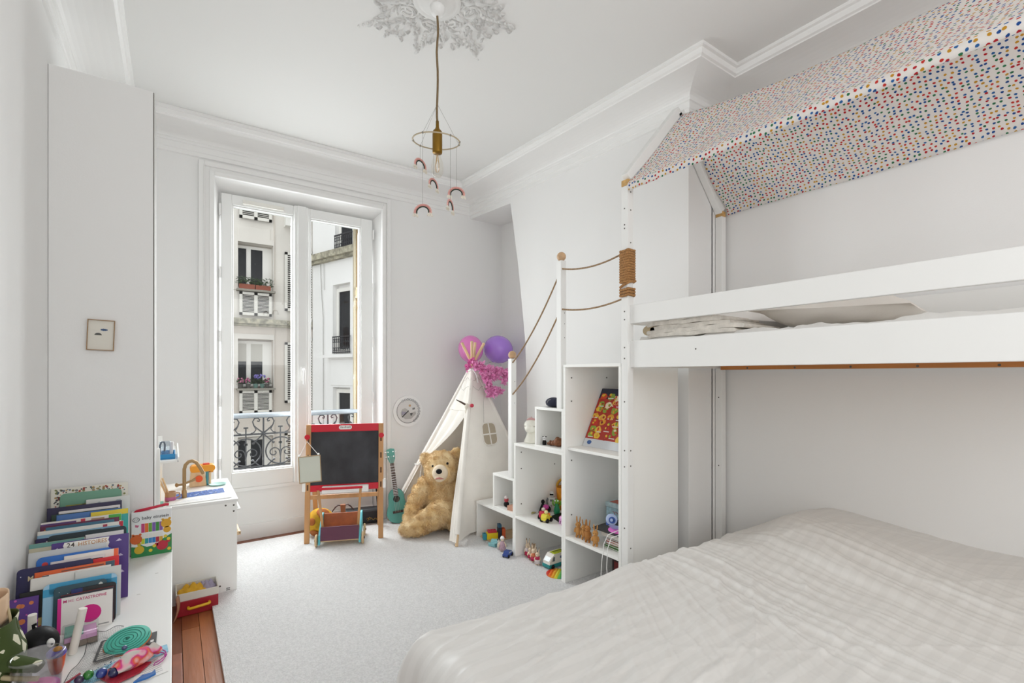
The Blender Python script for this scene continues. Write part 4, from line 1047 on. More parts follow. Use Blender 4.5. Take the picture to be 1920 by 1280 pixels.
ub(MB().box(-.045, .045, -.012, -.001, .092, .112).box(-.030, .030, -.014, -.011, .106, .109), 'bridge', ROSE, uk, .002)
ub(MB().hexa([(-.021, -.010, .245), (.021, -.010, .245), (.021, .012, .245), (-.021, .012, .245), (-.017, -.010, .535), (.017, -.010, .535), (.017, .012, .535), (-.017, .012, .535)]), 'neck', ROSE, uk, .002)
m_ = MB()
for i in range(15): z = .535-.285*(1-2**(-(i+1)/12.))/(.5794); m_.box(-.021, .021, -.0118, -.0098, z-.001, z+.001)
ub(m_, 'fret', CHROME, uk)
hd = ub(MB().prism([(-.017, .535), (.017, .535), (.032, .575), (.036, .66), (.0, .668), (-.036, .66), (-.032, .575)], -.006, .008), 'headstock', TURQ, uk, .002)
m_ = MB()
for s in (-1, 1):
    for z in (.595, .637): m_.tube([(s*.022, -.008, z), (s*.022, .006, z)], .005, 8); m_.tube([(s*.036, .001, z), (s*.052, .001, z)], .004, 8)
ub(m_, 'tuning_peg', CHROME, hd)
m_ = MB()
for x in (-.012, -.004, .004, .012): m_.tube([(x*1.7, -.014, .10), (x, -.0125, .537), (x*1.5, -.009, .60)], .0007, 4)
ub(m_, 'string', mat('nylon', 'D8D4CC', .4), uk)

# ------------------------------------------------------------------ easel and what stands round it
ea = thing('easel', 'wooden childs easel with red rails and black chalkboard before the window', 'easel', (1.124, 3.938, .022), -math.radians(21.3))
EW = mat('easel_wood', 'C08F5E', .5, var=.15, vscale=16, stretch=(1, 1, .12))
def lx(z): return .10*z/.93
def L_(mb, name, m, bevel=.003, parent=None): return mb.build(name, m, parent or ea, bevel=bevel, local=True)
def slab(x0, x1, z0, z1, y0, y1, mb=None):
    mb = mb or MB(); return mb.hexa([(x0, y0+lx(z0), z0), (x1, y0+lx(z0), z0), (x1, y1+lx(z0), z0), (x0, y1+lx(z0), z0), (x0, y0+lx(z1), z1), (x1, y0+lx(z1), z1), (x1, y1+lx(z1), z1), (x0, y1+lx(z1), z1)])
for s in (-1, 1):
    lg = L_(slab(s*.281-.0195, s*.281+.0195, 0, .925, -.011, .011), 'leg', EW)
    for z in (.80, .665, .545, .43): L_(slab(s*.281-.006, s*.281+.006, z-.022, z+.022, -.0125, -.010), 'slot', mat('slot_dark', '5B3A22', .7), .001, lg)
    kb = MB(); kb.tube([(s*.285, -.012+lx(.83), .83), (s*.285, -.042+lx(.83), .83)], [.017, .021], 16); L_(kb, 'knob', RED, .002)
    L_(MB().bar((s*.262, .115, .90), (s*.262, .36, 0), .036, .020, (0, 1, 0)), 'leg', EW)
    L_(slab(s*.308-.012, s*.308+.012, .40, .47, -.02, .02), 'side_clip', WHITE)
L_(slab(-.262, .262, .865, .925, -.009, .009), 'top_rail', RED)
L_(slab(-.262, .262, .395, .445, -.009, .009), 'bottom_rail', RED)
CHALK = mat('chalkboard', '3A3A3E', .8, var=.35, vscale=7, stretch=(1, 1, .6))
L_(slab(-.262, .262, .445, .868, -.004, .004), 'chalkboard', CHALK, 0)
L_(slab(-.262, .262, .335, .367, -.008, .008), 'crossbar', EW)
m_ = slab(-.17, .185, .385, .437, -.05, -.010); L_(m_, 'paper_tray', WHITE, .005)
lb2 = MB(); lb2.prism([(x, z+.898) for x, z in rrect(-.05, .05, -.016, .016, .0155, 5)], .083, .089); lb2 = L_(lb2, 'badge', WHITE, .001)
m_ = MB()
for i, x in enumerate((-.034, -.022, -.010, .002, .013, .024, .036)): m_.box(x-.004, x+.004, .0815, .0832, .892, .905 if i % 3 else .909)
L_(m_, 'badge_print', mat('print_grey', 'A9A29C', .7), 0, lb2)
wb = thing('small_whiteboard', 'small whiteboard hanging by white string on left easel knob', 'whiteboard', (.885, 3.94, .52), -math.radians(15))
Wt = TR(-.015, -.005, 0) @ RY(-.05) @ RX(-.06)
def W_(mb, n, m, bevel=0): mb.v = [tuple(Wt @ Vector(p)) for p in mb.v]; return mb.build(n, m, wb, bevel=bevel, local=True)
f = MB()
for a in ((-.08, -.074, 0, .205), (.074, .08, 0, .205), (-.074, .074, 0, .007), (-.074, .074, .198, .205)): f.box(a[0], a[1], -.012, .0, a[2], a[3])
W_(f, 'frame', mat('tan_frame', 'A88F6C', .5), .002)
W_(MB().box(-.075, .075, -.008, -.002, .005, .20), 'writing_surface', mat('board_greenwhite', 'C9CCC0', .25))
f = MB(); kp = Vector((-.012, .012, .315)); f.tube([(-.07, -.006, .205), kp, (.066, -.006, .205)], .0028, 6); f.ball((.066, -.008, .212), .009, 8, 6); f.ball((-.07, -.008, .212), .009, 8, 6)
W_(f, 'string', WHITE)
# doll pushcart
ct = thing('toy_pushcart', 'turquoise and plum wooden toy pushcart with red handle bar', 'pushcart', (1.085, 3.905, .022), -math.radians(21.5))
def K_(mb, n, m, bevel=.003, parent=None): return mb.build(n, m, parent or ct, bevel=bevel, local=True)
TQ = mat('cart_turquoise', '5DBBC8', .45); PLUM = mat('plum_paint', '5E2C44', .4); ORW = mat('orange_ply', 'A9592F', .45, var=.15, vscale=20); PLY = mat('ply_edge', 'CDB189', .6)
for s in (-1, 1):
    sp = MB(); out = [(-.085, .02), (-.065, .02), (.10, .05), (.175, .07), (.175, .20), (.13, .215), (.10, .205), (-.055, .085)]
    sp.add([(s*.150-.008, y, z) for y, z in out]+[(s*.150+.008, y, z) for y, z in out], [tuple(range(8)), tuple(range(15, 7, -1))]+[(i, i+8, (i+1) % 8+8, (i+1) % 8) for i in range(8)])
    K_(sp, 'side_panel', TQ)
    K_(MB().bar((s*.128, .01, .07), (s*.157, -.075, .455), .019, .012, (0, 1, 0)), 'handle_post', EW)
    for y in (-.055, .155):
        wl_ = MB(); wl_.lathe([(0, -.007), (.045, -.007), (.048, 0), (.045, .007), (0, .007)], 20); wl_.v = [tuple(TR(s*.172, y, .048) @ RY(PI/2) @ Vector(p)) for p in wl_.v]
        wl_ = K_(wl_, 'wheel', PLY, .001); hb = MB(); hb.tube([(s*.178, y, .048), (s*.186, y, .048)], .009, 10); K_(hb, 'hub', mat('hub_dark', '5B4334', .5), .001, wl_)
K_(MB().bar((-.141, -.066, .16), (.141, -.066, .16), .001, .001).hexa([(-.142, -.068, .045), (.142, -.068, .045), (.142, -.060, .045), (-.142, -.060, .045), (-.142, -.045, .145), (.142, -.045, .145), (.142, -.037, .145), (-.142, -.037, .145)]), 'front_panel', PLUM)
K_(MB().hexa([(-.142, .10, .055), (.142, .10, .055), (.142, .109, .055), (-.142, .109, .055), (-.142, .125, .205), (.142, .125, .205), (.142, .134, .205), (-.142, .134, .205)]), 'back_panel', ORW)
K_(MB().box(-.142, .142, -.065, .105, .036, .046), 'bottom_board', PLY)
K_(MB().tube([(-.17, -.073, .448), (.17, -.073, .448)], .010, 10), 'handle_bar', RED, 0)
# yellow round cushion, wooden bird, black bag
yb = thing('round_cushion', 'yellow round cushion with orange brown spots behind easel', 'cushion', (1.0, 4.19, .022), -math.radians(15))
MB().ball((0, 0, .112), (.112, .085, .112), 26, 16).build('cover', mat('mustard_velvet', 'C99A24', .85, var=.22, vscale=22), yb, local=True)
for a, b_, r in ((-.6, .2, .03), (.35, .75, .045), (-.55, -.75, .04), (.5, -.3, .025), (.1, .95, .035)):
    c = Vector((math.sin(a)*math.cos(b_)*.112, -math.cos(a)*math.cos(b_)*.085, .112+math.sin(b_)*.112)); nn = Vector((math.sin(a)*math.cos(b_)/.112, -math.cos(a)*math.cos(b_)/.085, math.sin(b_)/.112)).normalized()
    MB().ball((0, 0, 0), (r, r, .008), 14, 6, rot=nn.to_track_quat('Z', 'Y').to_matrix().to_4x4()).build('spot', mat('orange_spot', 'A9622E', .85), yb, local=True).location = c
bd = thing('wooden_bird', 'brown wooden toy bird head on stick with two dark leather wings', 'toy', (1.187, 4.2, .022), -math.radians(15))
MB().bar((0, 0, 0), (0, 0, .17), .025, .02).build('stick', mat('bird_wood', '9A6544', .5, var=.12, vscale=20), bd, local=True, bevel=.003)
MB().hexa([(-.016, -.016, .13), (.016, -.016, .13), (.016, .016, .13), (-.016, .016, .13), (-.022, -.018, .225), (.022, -.018, .225), (.022, .018, .225), (-.022, .018, .225)]).build('head', MATS['bird_wood'], bd, local=True, bevel=.005)
for s in (-1, 1):
    MB().tube([(s*.015, 0, .215), (s*.04, -.005, .222), (s*.062, -.008, .205), (s*.088, -.01, .170)], [.009, .010, .010, .007], 8, flat=.6).build('wing', mat('dark_leather', '4A3230', .5), bd, local=True)
MB().box(-.04, .04, -.03, .03, 0, .015).build('foot_board', MATS['bird_wood'], bd, local=True, bevel=.003)
bg_ = thing('black_bag', 'black padded bag with gold script lying under the window behind easel', 'bag', (1.40, 4.315, .022), -math.radians(14))
m_ = MB(); m_.prism(rrect(-.075, .075, 0, .135, .05, 5), -.15, .15); m_.v = [(p[1], p[0]*1, p[2]) for p in m_.v]; m_.build('body', mat('black_nylon', '121218', .55, bump=.1, bscale=200), bg_, local=True, bevel=.012)
MB().bar((.125, -.05, .12), (.115, .05, .33), .02, .004, (0, 1, 0)).build('strap', BLACK, bg_, local=True)
m_ = MB(); m_.tube([(.02+.010*i, -.0765, .05+.010*math.sin(i*1.9)+.004*math.sin(i*.7)) for i in range(10)], .0022, 5); m_.tube([(.03, -.0765, .035), (.045, -.0765, .068), (.055, -.0765, .06)], .0022, 5)
m_.build('gold_script', GOLD, bg_, local=True)

# ------------------------------------------------------------------ round wall clock
ck = thing('wall_clock', 'round white disc clock with grey gear border on wall by window', 'clock', (1.838, YW, 1.003))
def disc(mb, r, y0, y1, n=48, cx=0, cz=0): return mb.prism([(cx+x, cz+z) for x, z in disc_pts(r, n)], y0, y1)
disc(MB(), .148, -.014, -.001).build('rim', WHITE, ck, local=True, bevel=.004)
disc(MB(), .118, -.0155, -.0138).build('face', mat('clock_face', 'D9D8D6', .6), ck, local=True)
GR = mat('print_slate', '70727A', .6); DK = mat('print_dark', '2B2B2E', .6); LV = mat('print_lavender', '9A95A8', .6); LG = mat('print_light', 'B6B4B0', .6)
m_ = MB(); m_.tube([(.112*math.cos(a), -.0157, .112*math.sin(a)) for a in [PI*.70+i*(PI*1.18)/40 for i in range(41)]], .0016, 4); m_.build('ring_line', DK, ck, local=True)
for i in range(14):
    a = PI*.66-i*PI*.075
    m_ = MB(); c = (.112*math.cos(a), -.0158, .112*math.sin(a)); m_.tube([(c[0]+.010*math.cos(q), c[1], c[2]+.010*math.sin(q)) for q in [k*PI/5 for k in range(10)]], .0042, 4, closed=True, flat=.3); m_.build('gear', GR, ck, local=True)
pr = MB()
pr.prism([(-.075, -.01), (-.06, .02), (-.03, .03), (0, .01), (.02, -.02), (.075, -.005), (.08, -.03), (.03, -.075), (-.03, -.075), (-.07, -.045)], -.0162, -.0156); pr.build('printed_hill', LG, ck, local=True)
pr = MB(); pr.prism([(-.065, -.035), (-.045, -.035), (-.045, -.01), (-.052, .005), (-.065, -.01)], -.0166, -.016); pr.prism([(-.042, -.03), (-.02, -.02), (-.02, -.005), (-.042, -.005)], -.0166, -.016); pr.build('printed_tree', LV, ck, local=True)
pr = MB(); pr.box(.045, .054, -.0166, -.016, .012, .03); pr.box(.058, .066, -.0166, -.016, .014, .032); pr.box(.02, .045, -.0166, -.016, -.032, -.022); pr.box(.025, .034, -.0166, -.016, -.045, -.03); pr.build('printed_figure', DK, ck, local=True)
pr = MB(); disc(pr, .011, -.0164, -.0158, 16, .017, .052); pr.build('printed_sun', mat('print_gold', 'C9A27A', .6), ck, local=True)
MB().bar((.004, -.018, .004), (-.062, -.018, -.055), .002, .007, (1, 0, -1)).build('hand', BLACK, ck, local=True)
# ------------------------------------------------------------------ left side: tall cabinet, picture, bench
cb = thing('tall_cabinet', 'tall plain white cabinet standing at far end of the bench', 'cabinet', (-.27, 3.23, 0))
MB().box(XL+.001, -.0815, 3.05, 3.42, 0, 2.785).build('carcass', WALL, cb, bevel=.003)
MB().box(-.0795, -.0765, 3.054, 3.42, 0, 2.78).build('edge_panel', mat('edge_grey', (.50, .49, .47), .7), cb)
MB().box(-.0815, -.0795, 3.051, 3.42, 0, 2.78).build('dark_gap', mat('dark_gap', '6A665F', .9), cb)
pf = thing('framed_picture', 'small wooden framed drawing of grey snail and blue cloud on cabinet', 'picture', (-.284, 3.05, 1.467))
PFr = mat('walnut_frame', '9A7B58', .5)
PT = TR(0, -.001, .0735) @ RY(.035) @ TR(0, 0, -.0735)
def P_(mb, n, m, bevel=0, par=None): mb.v = [tuple(PT @ Vector(p)) for p in mb.v]; return mb.build(n, m, par or pf, bevel=bevel, local=True)
f = MB(); f.box(-.051, -.0475, -.014, 0, 0, .147).box(.0475, .051, -.014, 0, 0, .147).box(-.0475, .0475, -.014, 0, 0, .0035).box(-.0475, .0475, -.014, 0, .1435, .147); P_(f, 'frame', PFr, .001)
P_(MB().box(-.048, .048, -.007, -.001, .003, .144), 'mat_board', mat('ivory_paper', 'DEDAD0', .8))
f = MB(); f.prism([(-.010+x*1.25, .073+y) for x, y in [(.011*math.cos(a), .011*math.sin(a)) for a in [i*PI/8 for i in range(9)]]]+[(-.027, .073)], -.0078, -.0072); P_(f, 'drawn_snail', mat('graphite', '5A5A56', .8))
f = MB()
for x, r in ((-.002, .004), (.005, .006), (.012, .005), (.018, .003)): f.prism([(x+.004+p, .100+q) for p, q in disc_pts(r, 10)], -.0078, -.0072)
P_(f, 'drawn_cloud', mat('ink_blue', '51688F', .8))
bn = thing('low_bench', 'long low white bench under books along left wall', 'bench', (-.24, 2.0, 0))
MB().box(XL+.002, -.003, .6, 3.045, .425, .45).build('top_board', LACQ, bn, bevel=.002)
MB().box(-.030, -.006, .62, 3.04, .0, .425).build('side_panel', LACQ, bn, bevel=.002)
for y in (.62, 1.8, 3.016): MB().box(XL+.004, -.03, y, y+.022, 0, .425).build('divider', LACQ, bn)
m_ = MB()
for x, y in ((-.115, 2.5), (-.06, 2.72), (-.03, 2.92)): m_.box(x-.006, x+.006, y-.002, y+.002, .4499, .4504)
m_.build('scratch', mat('worn_lacquer', 'B9B6B0', .7), bn)
MB().box(-.004, .034, 2.30, 2.70, 0.001, .07).build('wooden_block', mat('red_brown_wood', '8A4A2C', .5, var=.2, vscale=12), bevel=.004, label='reddish brown wooden block on the floor against bench front', cat='block')

# ------------------------------------------------------------------ row of picture books leaning back on the bench
def book(lab, yb, lean, x1, x2, H, col, th=.008, pg=True, r=.0, rough=.35, spine=None):
    t = thing('picture_book', lab, 'book', ((x1+x2)/2, yb, .4505), 0, 'picture books in a row on the bench')
    Mx = RX(-math.radians(lean)); w = (x2-x1)/2
    cm = mat('cover_'+str(col), col, rough)
    def go(mb, n, m, bevel=0, par=None):
        mb.v = [tuple(Mx @ Vector(p)) for p in mb.v]; return mb.build(n, m, par or t, bevel=bevel, local=True)
    c = MB()
    if r: c.prism(rrect(-w, w, 0, H, r, 4), 0, .0014); c.prism(rrect(-w, w, 0, H, r, 4), th-.0014, th)
    else: c.box(-w, w, 0, .0014, 0, H); c.box(-w, w, th-.0014, th, 0, H)
    c.box(-w, -w+.0016, 0, th, r, H-r)
    cv = go(c, 'cover', cm)
    go(MB().box(-w+.002, w-.002-r*.2, .0015, th-.0015, .002, H-.002-r*.25), 'pages', PAPER)
    def deco(shape, colr, n='printed_shape', y0=-.0004):
        mb = MB(); 
        for s_ in (shape if isinstance(shape[0], list) else [shape]): mb.prism(s_, y0, .0002)
        o = go(mb, n, mat('ink_'+str(colr), colr, .45), 0, cv)
        if isinstance(shape[0], list) and len(shape) > 1: o['kind'] = 'stuff'
        return o
    def write(body, size, x, z, colr, sq=1.0, n='lettering'):
        return text(n, body, size, Mx @ TR(x, -.0006, z) @ RX(PI/2), mat('ink_'+str(colr), colr, .45), cv, .0002, 'LEFT', sq)
    return deco, write, w
def R4(x0, x1, z0, z1): return [(x0, z0), (x1, z0), (x1, z1), (x0, z1)]
def dots(w, H, n, r, seed, zlo=.3):
    g = random.Random(seed); return [[(x+p, z+q) for p, q in disc_pts(r*g.uniform(.6, 1.3), 8)] for x, z in [(g.uniform(-w*.92, w*.92), g.uniform(H*zlo, H*.985)) for _ in range(n)]]
d, t_, w = book('large white book printed all over with tiny pictures, last in row', 2.99, 3, -.456, -.180, .376, 'E2DED2', .012)
for i, c in enumerate(('4A4A4C', 'A8483C', '8A8F5C', 'B99A6A', '5F6E78')): d(dots(w, .376, 95, .0042, 20+i, .5), c)['kind'] = 'stuff'
d, t_, w = book('sage green book with rounded corners near the row end', 2.965, 6, -.424, -.203, .354, '6FA088', .01, r=.018); d(R4(-.09, .09, .27, .30), '9A8F3A'); d([(-.06, .285), (-.03, .30), (.0, .29), (.03, .305), (.06, .283), (.0, .278)], '2A2A24')
d, t_, w = book('pale grey white book standing rightmost beside the sage green one', 2.935, 6, -.33, -.171, .320, 'D9DAD6', .014); d(dots(w, .32, 14, .006, 5, .4), 'AEB8BC')
book('dark navy book behind the thin red-brown one', 2.90, 8, -.458, -.199, .307, '2B2548', .009)
d, t_, w = book('white book whose cover is red-brown below the top', 2.885, 8, -.417, -.204, .291, 'E6E0DE', .008); d(R4(-w, w, .0, .276), '8E2B30')
book('dark green book sticking out left behind the plain blue one', 2.867, 9, -.439, -.21, .283, '27402F', .007)
d, t_, w = book('plain mid blue book near the far end of row', 2.85, 9, -.420, -.198, .283, '4C76B4', .008)
d, t_, w = book('teal book with yellow top stripe at right of row', 2.832, 9, -.303, -.171, .281, '37A8A4', .010); d(R4(-w, w, .258, .281), 'E2C93C')
d, t_, w = book('white book with purple corner and green block', 2.80, 9, -.462, -.194, .269, 'E4DFD8', .009); d(R4(-w, -.02, .245, .262), '5E3E78'); d(R4(.09, w, .238, .268), '4FB04A'); d(R4(.03, .075, .245, .262), 'A88A72'); d(R4(-.005, .010, .240, .266), 'C8324A')
d, t_, w = book('orange-edged purple book behind the deep teal one', 2.782, 9, -.460, -.20, .258, '6A2B4A', .007); d(R4(-w+.012, .0, .225, .243), 'D98A3A'); d(R4(-w+.012, .02, .18, .224), 'DCC8A0')
d, t_, w = book('deep teal blue book with green corner', 2.764, 9, -.440, -.216, .255, '3C6E88', .007); d(R4(-w, -.03, .2, .232), '3F9A8C')
d, t_, w = book('white book with red tab at its right edge', 2.737, 10, -.462, -.183, .248, 'E8E4DC', .010); d(R4(w-.014, w, .2, .248), 'C4283A'); d(R4(.07, .085, .225, .243), 'B23A50')
d, t_, w = book('light blue book with a pale aqua lower half', 2.713, 10, -.458, -.192, .238, '8FB8D2', .008); d(R4(-.02, w, .18, .225), '86C4BC'); d(R4(.02, .07, .228, .233), '46604A')
d, t_, w = book('dark purple book with white stars at left of row', 2.692, 11, -.460, -.25, .230, '2B2052', .008); d(dots(w, .23, 6, .004, 9, .6), 'E8E0EC'); d([(-.085+p, .17+q) for p, q in disc_pts(.022, 14)], '7A5FA0')
d, t_, w = book('near-black teal book with rounded corners mid row', 2.662, 11, -.419, -.167, .243, '1E2E36', .009, r=.014); d(R4(-.06, .09, .18, .21), '5A7E86')
d, t_, w = book('narrow white card book right of centre in row', 2.640, 11, -.30, -.175, .232, 'E6E4E0', .006); d(R4(-.03, .05, .205, .208), '8C92B8')
d, t_, w = book('cream book at far left of row beside the wall', 2.612, 11, -.465, -.30, .232, 'CFC8AC', .010); d(R4(-w, w, .215, .232), '6FA39A')
d, t_, w = book('purple book titled 24 Histoires on a white band', 2.50, 12, -.384, -.150, .250, '4A2F7E', .012)
d([(-.084+.004*(k % 2), .165+.0118*k) for k in range(8)]+[(.056-.004*(k % 2), .2476-.0118*k) for k in range(8)], 'ECE9E4')
t_('24', .0245, -.074, .2275, '4C4440'); t_('HISTOIRES', .0225, -.040, .2275, 'C08A58', .84); t_('pour attendre Noël', .0125, -.060, .2135, '5A5E78')
d([[(x+.010*a, z+.0022*b), (x+.010*b, z+.010*a), (x-.010*a, z-.0022*b)] for x, z in ((-.102, .222), (.085, .225), (.09, .165), (.095, .10), (-.1, .15)) for a, b in ((1, .2), (.3, 1))], 'C9BEDA')
book('plain grey white book behind the bright blue one', 2.475, 12, -.444, -.22, .234, 'C9CBCC', .010)
d, t_, w = book('bright blue book with rounded corners and red dot', 2.455, 12, -.418, -.199, .217, '2B6FC4', .009, r=.016); d([(-.085+p, .19+q) for p, q in disc_pts(.009, 12)], 'C83A3A')
d, t_, w = book('white book with an orange right edge', 2.438, 12, -.339, -.178, .213, 'EDE6DF', .007); d(R4(w-.014, w, .0, .213), 'EE6A3A')
d, t_, w = book('white-framed dark night picture book', 2.422, 12, -.374, -.218, .204, 'DCD8D8', .007); d(R4(-w+.006, w-.006, .05, .193), '2B2450'); d(R4(w-.04, w-.008, .165, .192), 'C58A3C')
d, t_, w = book('bright red book in front of the night picture book', 2.406, 12, -.382, -.174, .194, 'D4202C', .008)
d, t_, w = book('navy book lettered Mon with small stars, at left', 2.39, 12, -.457, -.25, .204, '23204E', .010, r=.012); t_('Mon', .024, -.075, .160, 'D8C8A0', .9); d(dots(w, .204, 9, .0025, 3, .3), 'D9D5E6')
d, t_, w = book('orange book with a brown pencil line on top', 2.372, 12, -.408, -.184, .189, 'D9612E', .008); d(R4(-.04, .08, .178, .182), '6A4A3C'); d(R4(.085, w, .165, .188), '3E5668')
d, t_, w = book('white book with one line of small print', 2.356, 12, -.385, -.194, .179, 'E7E4E0', .008); d(R4(-w, -w+.018, .135, .179), '3A3C40'); t_('le corps du petit lapin', .012, -.06, .135, '6A6A70')
d, t_, w = book('white book showing a white house on dark hill', 2.342, 12, -.413, -.29, .179, 'DDDAD4', .008); d([(-w, .03), (w, .03), (w, .115), (.02, .125), (-.03, .11), (-w, .085)], '24262E'); d([(-w, .085), (-.03, .11), (.02, .125), (w, .132), (w, .118), (-.01, .100)], '6A3A34')
d([[(-.058, .035), (-.050, .035), (-.050, .075), (-.058, .075)], [(-.015, .035), (-.007, .035), (-.007, .075), (-.015, .075)], [(-.064, .073), (-.032, .098), (-.002, .073), (-.010, .073), (-.032, .088), (-.055, .073)]], 'E2E2DC', y0=-.0008); d(R4(-.048, -.017, .035, .071), '2F5E48', y0=-.0007)
book('grey-edged white book standing right, behind the sky blue one', 2.332, 12, -.294, -.162, .178, 'CFCFCB', .008)
d, t_, w = book('black and yellow book at left of front group', 2.326, 12, -.436, -.345, .142, '1A1A18', .008); d(R4(-w, w, .0, .05), 'C9AE6A'); d(R4(-.02, .03, .012, .024), 'B23A4A', y0=-.0008)
d, t_, w = book('small violet book with little animals at far left front', 2.312, 12, -.462, -.385, .130, '5C3A86', .008); d(dots(w, .13, 5, .008, 6, .2), 'D07A4A'); d(dots(w, .13, 5, .004, 8, .2), 'C65AA0')
d, t_, w = book('sky blue book with rounded corners and green bird', 2.308, 12, -.374, -.172, .160, '9CC6E0', .008, r=.016); d(R4(-w+.016, w-.016, .125, .16), '3E9AC4'); d(R4(-w, w, .118, .144), '3E9AC4'); d([(-.05, .02), (-.03, .02), (-.022, .04), (-.03, .06), (-.034, .085), (-.04, .062), (-.052, .04)], '7E8A2E')
d, t_, w = book('dark slate book with a small moon and rounded corner', 2.295, 11, -.344, -.20, .150, '35525E', .007, r=.012); d([(.055+p, .135+q) for p, q in disc_pts(.006, 10)], 'D9DED8'); d(dots(w, .15, 5, .0015, 4, .8), 'C9D2D0')
d, t_, w = book('black book with rounded corners behind the front booklet', 2.284, 11, -.30, -.172, .137, '1C1C20', .006, r=.012); d(R4(-.06, -.03, .10, .137), '23306E')
for i, (y, c, l) in enumerate(((2.279, '8A3A36', 'thin brown-red booklet at back of the front stack'), (2.272, '2C2A36', 'thin dark booklet just behind the pink-spined one'))):
    book(l, y, 10, -.323, -.178, .124, c, .005)
d, t_, w = book('small white booklet titled MME CATASTROPHE with pink spine, frontmost', 2.262, 10, -.328, -.180, .120, 'E9E6E2', .007)
d(R4(-w, -w+.010, 0, .120), 'D2288A'); t_('M', .0135, -.060, .103, 'C0286E'); t_('ME', .0125, -.047, .103, 'D8A8B8'); t_('CATASTROPHE', .0135, -.026, .103, 'C0286E', .90)
d([(.012+p*1.05, .052+q) for p, q in disc_pts(.030, 20)], 'CF1480'); d(R4(.035, .065, .006, .010), '9A9A98')

# two white wooden pegs in front of the row
for i, (b, tp, lab) in enumerate((((-.266, 2.09, .4505), (-.240, 2.095, .588), 'white wooden peg leaning in front of the frontmost booklet'), ((-.378, 2.195, .4505), (-.375, 2.188, .568), 'white wooden peg standing behind the black ball toy'))):
    MB().tube([b, tp], .0115, 14).build('wooden_peg', mat('white_peg', (.80, .76, .70), .6, var=.05, vscale=20), bevel=.001, label=lab, cat='peg', group='pegs in front of the books')
# boxed set of board books with a red handle
bx = thing('book_box', 'white box lettered baby einstein with red handle at bench end', 'box', (-.086, 3.007, .4505))
MB().box(-.081, .081, 0, .034, 0, .222).build('carton', mat('carton_white', (.82, .83, .83), .4), bx, local=True, bevel=.0015)
m_ = MB(); m_.tube([(-.068, .012, .218), (-.06, .010, .226), (.0, .008, .234), (.055, .010, .242), (.068, .012, .240)], .0085, 8, flat=.8); m_.build('handle', mat('handle_red', 'C81E3C', .4), bx, local=True)
text('lettering', 'baby einstein', .0215, TR(-.040, -.0006, .183) @ RX(PI/2), mat('ink_dark', '4A4A4E', .5), bx, .0002, 'LEFT', .98)
def B_(shape, col, n, y=-.0006, par=None):
    mb = MB()
    for s_ in (shape if isinstance(shape[0], list) else [shape]): mb.prism(s_, y, 0)
    return mb.build(n, mat('ink_'+col, col, .45), par or bx, local=True)
def dc(x, z, r, n=14, sx=1): return [(x+p*sx, z+q) for p, q in disc_pts(r, n)]
B_([(-.081, 0), (.081, 0), (.081, .095), (.045, .075), (.03, .05), (-.02, .045), (-.045, .06), (-.06, .05), (-.081, .055)], '2F8A4C', 'printed_meadow')
for i, c in enumerate(('C8457A', 'E0712A', '6FA83A', '7A5CA8', '3E8E3A', '8A5CA0')): B_(R4(-.042+i*.0145, -.0285+i*.0145, .118, .162), c, 'printed_spine')
for i, c in enumerate(('C8D23A', '2E9AA4', '3A8ACA', '2B7AC0', 'B02038', 'D2A238')): B_(R4(-.042+i*.0145, -.0285+i*.0145, .062, .088), c, 'printed_spine'); 
for i in range(6): B_(R4(-.042+i*.0145, -.0285+i*.0145, .088, .110), 'E4E2DC', 'printed_page', -.0007)
B_([dc(.058, .150, .022), dc(.062, .118, .016), dc(.044, .170, .006, 8), dc(.072, .172, .006, 8)], 'DDA62E', 'printed_cub', -.0009)
B_([dc(-.062, .088, .024), dc(-.08+.006, .110, .006, 8), dc(-.046, .110, .006, 8)], 'D9682E', 'printed_cub', -.0009)
B_([dc(-.05, .035, .020), dc(-.05, .062, .008, 8)], 'D9B42E', 'printed_cub', -.0009)
B_([dc(.042, .042, .024), dc(.018, .05, .008, 8), dc(.066, .06, .009, 8)], 'C0283E', 'printed_cub', -.0009)
B_([dc(x, z, .008, 8) for x, z in ((-.005, .025), (.055, .085), (.068, .07), (.07, .02), (.01, .045))], 'E2C83A', 'printed_flower', -.001)['kind'] = 'stuff'
m_ = MB(); m_.tube([(-.062+.013*math.cos(a), -.0006, .185+.011*math.sin(a)) for a in [i*PI/8 for i in range(16)]], .0012, 4, closed=True); m_.tube([(-.070, -.0006, .180), (-.066, -.0006, .190), (-.062, -.0006, .182), (-.057, -.0006, .190), (-.054, -.0006, .181)], .0009, 4); m_.build('printed_seal', mat('ink_dark', '4A4A4E', .5), bx, local=True)
B_([(-.066, .150), (-.056, .146), (-.050, .156), (-.058, .158), (-.066, .162)], 'C86A8A', 'printed_bird')

